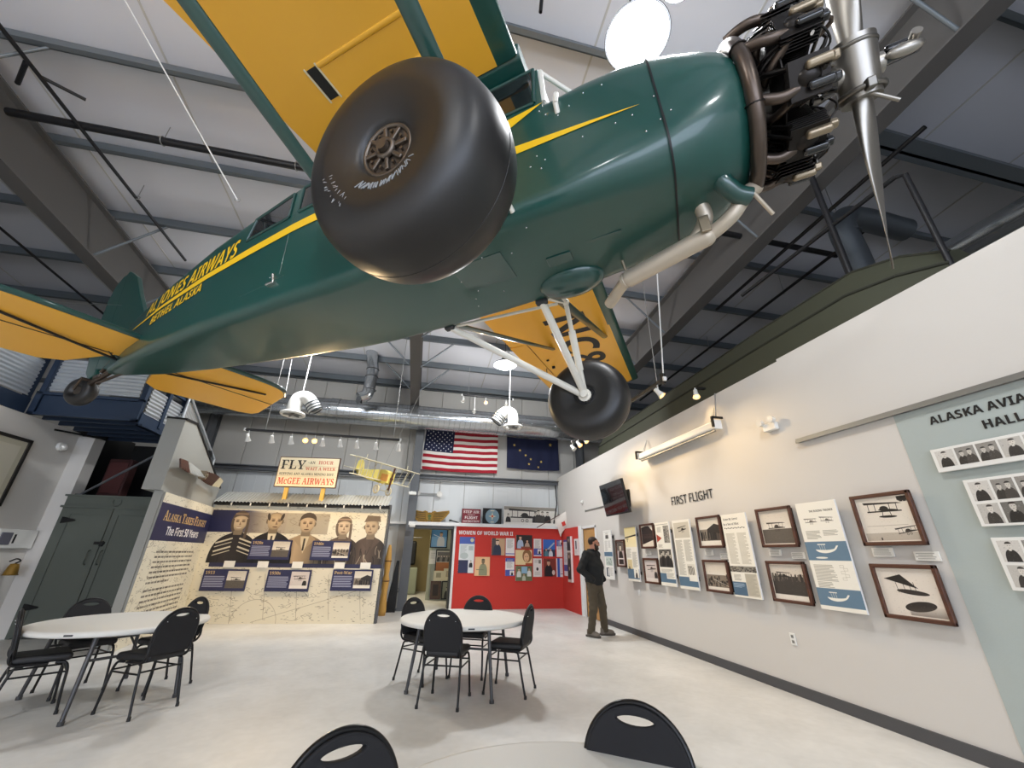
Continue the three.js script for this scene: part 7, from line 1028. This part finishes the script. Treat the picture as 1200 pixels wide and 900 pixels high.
{
  const t = thing('person', 'bearded man in dark jacket and brown trousers standing by the right wall, hands in pockets', 'person', [3.5, 0, -8.2], Math.atan2(0.6, 0.8));
  const hipR = [-0.1, 0.9, 0], hipL = [0.1, 0.9, 0], knR = [-0.125, 0.48, 0.02], knL = [0.15, 0.49, 0.06], anR = [-0.14, 0.08, -0.05], anL = [0.2, 0.08, 0.05];
  const shR = [-0.19, 1.42, -0.03], shL = [0.19, 1.42, -0.03], elR = [-0.34, 1.15, -0.1], elL = [0.33, 1.15, -0.08], wrR = [-0.215, 0.97, 0.08], wrL = [0.215, 0.97, 0.08];
  const head = [0.0, 1.64, 0.03];
  const body = (p) => { let d = capsule(p, [0, 0.98, 0], [0, 1.34, -0.01], 0.1, 0.09, 0.72, 1); for (const [a, b, r, q] of [[hipR, knR, 0.075, 0.055], [knR, anR, 0.05, 0.036], [hipL, knL, 0.075, 0.055], [knL, anL, 0.05, 0.036], [shR, elR, 0.045, 0.036], [elR, wrR, 0.036, 0.028], [shL, elL, 0.045, 0.036], [elL, wrL, 0.036, 0.028], [[0, 1.4, -0.03], [0, 1.56, 0.0], 0.055, 0.052]]) d = smin(d, capsule(p, a, b, r, q), 0.04); return d; };
  const hd = (q) => { const p = [q[0] - head[0], q[1] - head[1], q[2] - head[2]]; let d = capsule(p, [0, 0.03, -0.02], [0, 0.02, 0.0], 0.088, 0.084, 1.12, 0.95); d = smin(d, capsule(p, [0, -0.06, 0.035], [0, -0.075, 0.05], 0.05, 0.04, 0.9, 1), 0.05); d = smin(d, capsule(p, [0, 0.012, 0.088], [0, -0.03, 0.108], 0.011, 0.016), 0.015); d = smin(d, capsule(p, [-0.035, 0.028, 0.078], [0.035, 0.028, 0.078], 0.012, 0.012), 0.02); for (const s of [-1, 1]) { d = smin(d, capsule(p, [s * 0.083, 0.01, -0.012], [s * 0.085, -0.03, -0.005], 0.014, 0.01), 0.012); d = Math.max(d, -capsule(p, [s * 0.033, 0.005, 0.096], [s * 0.033, 0.005, 0.1], 0.011, 0.011)); } d = smin(d, capsule(p, [-0.018, -0.062, 0.084], [0.018, -0.062, 0.084], 0.008, 0.008), 0.012); d = smin(d, capsule(p, [0, -0.08, -0.02], [0, -0.2, -0.04], 0.055, 0.058), 0.03); return d; };
  const headTurn = (g) => g.translate(0, -1.56, 0).rotateX(0.06).rotateY(0.62).translate(0, 1.56, 0);
  part(t, 'body', [meshField(76, [0, 0.8, 0], 0.85, body), headTurn(meshField(84, [0, 1.6, 0.02], 0.19, hd))], M.skin);
  const hairF = (q) => { const p = [q[0] - head[0], q[1] - head[1], q[2] - head[2]]; const d = capsule(p, [0, 0.033, -0.022], [0, 0.024, -0.01], 0.0925, 0.089, 1.12, 0.95); return Math.max(d, -(p[1] - 0.05 + (p[2] < 0.02 ? (0.02 - p[2]) * 1.3 : -(p[2] - 0.02) * 0.3))); };
  part(t, 'hair', headTurn(meshField(60, [0, 1.64, 0.02], 0.16, hairF)), M.hair, 'short dark hair');
  const beard = (q) => { const p = [q[0] - head[0], q[1] - head[1], q[2] - head[2]]; let d = capsule(p, [0, -0.085, 0.05], [0, -0.1, 0.062], 0.05, 0.042, 0.88, 1); for (const s of [-1, 1]) d = smin(d, capsule(p, [s * 0.07, -0.02, 0.01], [s * 0.04, -0.085, 0.055], 0.017, 0.028), 0.03); d = smin(d, capsule(p, [-0.03, -0.05, 0.085], [0.03, -0.05, 0.085], 0.011, 0.011), 0.012); return Math.max(d, -capsule(p, [-0.016, -0.063, 0.1], [0.016, -0.063, 0.1], 0.008, 0.008)); };
  part(t, 'beard', headTurn(meshField(60, [0, 1.58, 0.05], 0.14, beard)), M.hair, 'full dark beard');
  const gl = []; for (const s of [-1, 1]) { gl.push(new THREE.TorusGeometry(0.022, 0.0028, 6, 20).scale(1.15, 0.85, 1).translate(s * 0.034, 1.646, 0.134)); gl.push(bar(V(s * 0.06, 1.65, 0.13), V(s * 0.088, 1.648, 0.02), 0.0026, 0.0026, 5)); } gl.push(bar(V(-0.01, 1.65, 0.137), V(0.01, 1.65, 0.137), 0.0026, 0.0026, 5)); part(t, 'glasses', gl.map((g) => headTurn(g)), M.black);
  const jk = (p) => { let d = capsule(p, [0, 0.96, 0.0], [0, 1.18, 0.01], 0.175, 0.178, 0.86, 1.02); d = smin(d, capsule(p, [0, 1.2, 0.0], [0, 1.36, -0.02], 0.172, 0.145, 0.78, 1.02), 0.08); for (const [a, b, r, q] of [[shR, elR, 0.083, 0.068], [elR, wrR, 0.066, 0.058], [shL, elL, 0.083, 0.068], [elL, wrL, 0.066, 0.058], [shR, shL, 0.075, 0.075]]) d = smin(d, capsule(p, a, b, r, q), 0.035); d = smin(d, capsule(p, [0, 1.44, -0.03], [0, 1.49, -0.025], 0.085, 0.075), 0.04); d += 0.004 * Math.sin(p[1] * 46 + p[0] * 18) * Math.sin(p[2] * 25 + p[1] * 12); d = Math.max(d, 0.865 - p[1]); return Math.max(d, p[1] - 1.5); };
  const J = part(t, 'jacket', meshField(116, [0, 1.17, 0], 0.46, jk), M.jacket, 'dark zipped jacket');
  part(J, 'collar', new THREE.TorusGeometry(0.078, 0.02, 10, 28, 5.4).rotateZ(-Math.PI / 2 + 0.45 - Math.PI).rotateX(Math.PI / 2).scale(1, 1.5, 1).translate(0, 1.5, -0.015), M.jacket); part(J, 'zipper', tube([V(0, 1.46, 0.09), V(0, 1.3, 0.155), V(0, 1.1, 0.182), V(0, 0.9, 0.168)], 0.005, 20, 6), M.black);
  part(t, 'shirt', new THREE.CylinderGeometry(0.066, 0.075, 0.09, 20).translate(0, 1.485, -0.012), std(0x55504c, 0.9));
  const tr = (p) => { let d = capsule(p, [0, 0.93, 0], [0, 0.86, 0], 0.145, 0.145, 0.86, 1.08); for (const [a, b, r, q] of [[hipR, knR, 0.105, 0.078], [knR, anR, 0.077, 0.068], [hipL, knL, 0.105, 0.078], [knL, anL, 0.077, 0.068]]) d = smin(d, capsule(p, a, b, r, q), 0.03); d += 0.004 * Math.sin(p[1] * 60 + p[0] * 20) * Math.sin(p[2] * 30); return Math.max(d, 0.055 - p[1], p[1] - 0.96); };
  part(t, 'trousers', meshField(110, [0, 0.5, 0], 0.52, tr), M.trousers, 'brown trousers');
  for (const [a, turn, n] of [[anR, -0.1, 'right'], [anL, 0.85, 'left']]) {
    const g = extr([[-0.042, -0.09], [0.042, -0.09], [0.05, 0.0], [0.055, 0.1], [0.04, 0.18], [0, 0.205], [-0.04, 0.18], [-0.055, 0.1], [-0.05, 0.0]], 0.022, 0.006).rotateX(Math.PI / 2).translate(0, 0.03, 0); const up = new THREE.SphereGeometry(1, 20, 12).scale(0.052, 0.06, 0.14).translate(0, 0.045, 0.055), ht = new THREE.CylinderGeometry(0.05, 0.055, 0.09, 18).translate(0, 0.075, -0.035);
    const s = part(t, 'shoe', [up, ht].map((q) => q.rotateY(turn).translate(a[0], 0, a[2])), M.shoe); part(s, 'sole', g.rotateY(turn).translate(a[0], 0, a[2]), std(0x4a443d, 0.8));
  }
}
scene.traverse((o) => { if (o.isMesh) { o.castShadow = true; o.receiveShadow = true; } });
renderer.render(scene, camera);
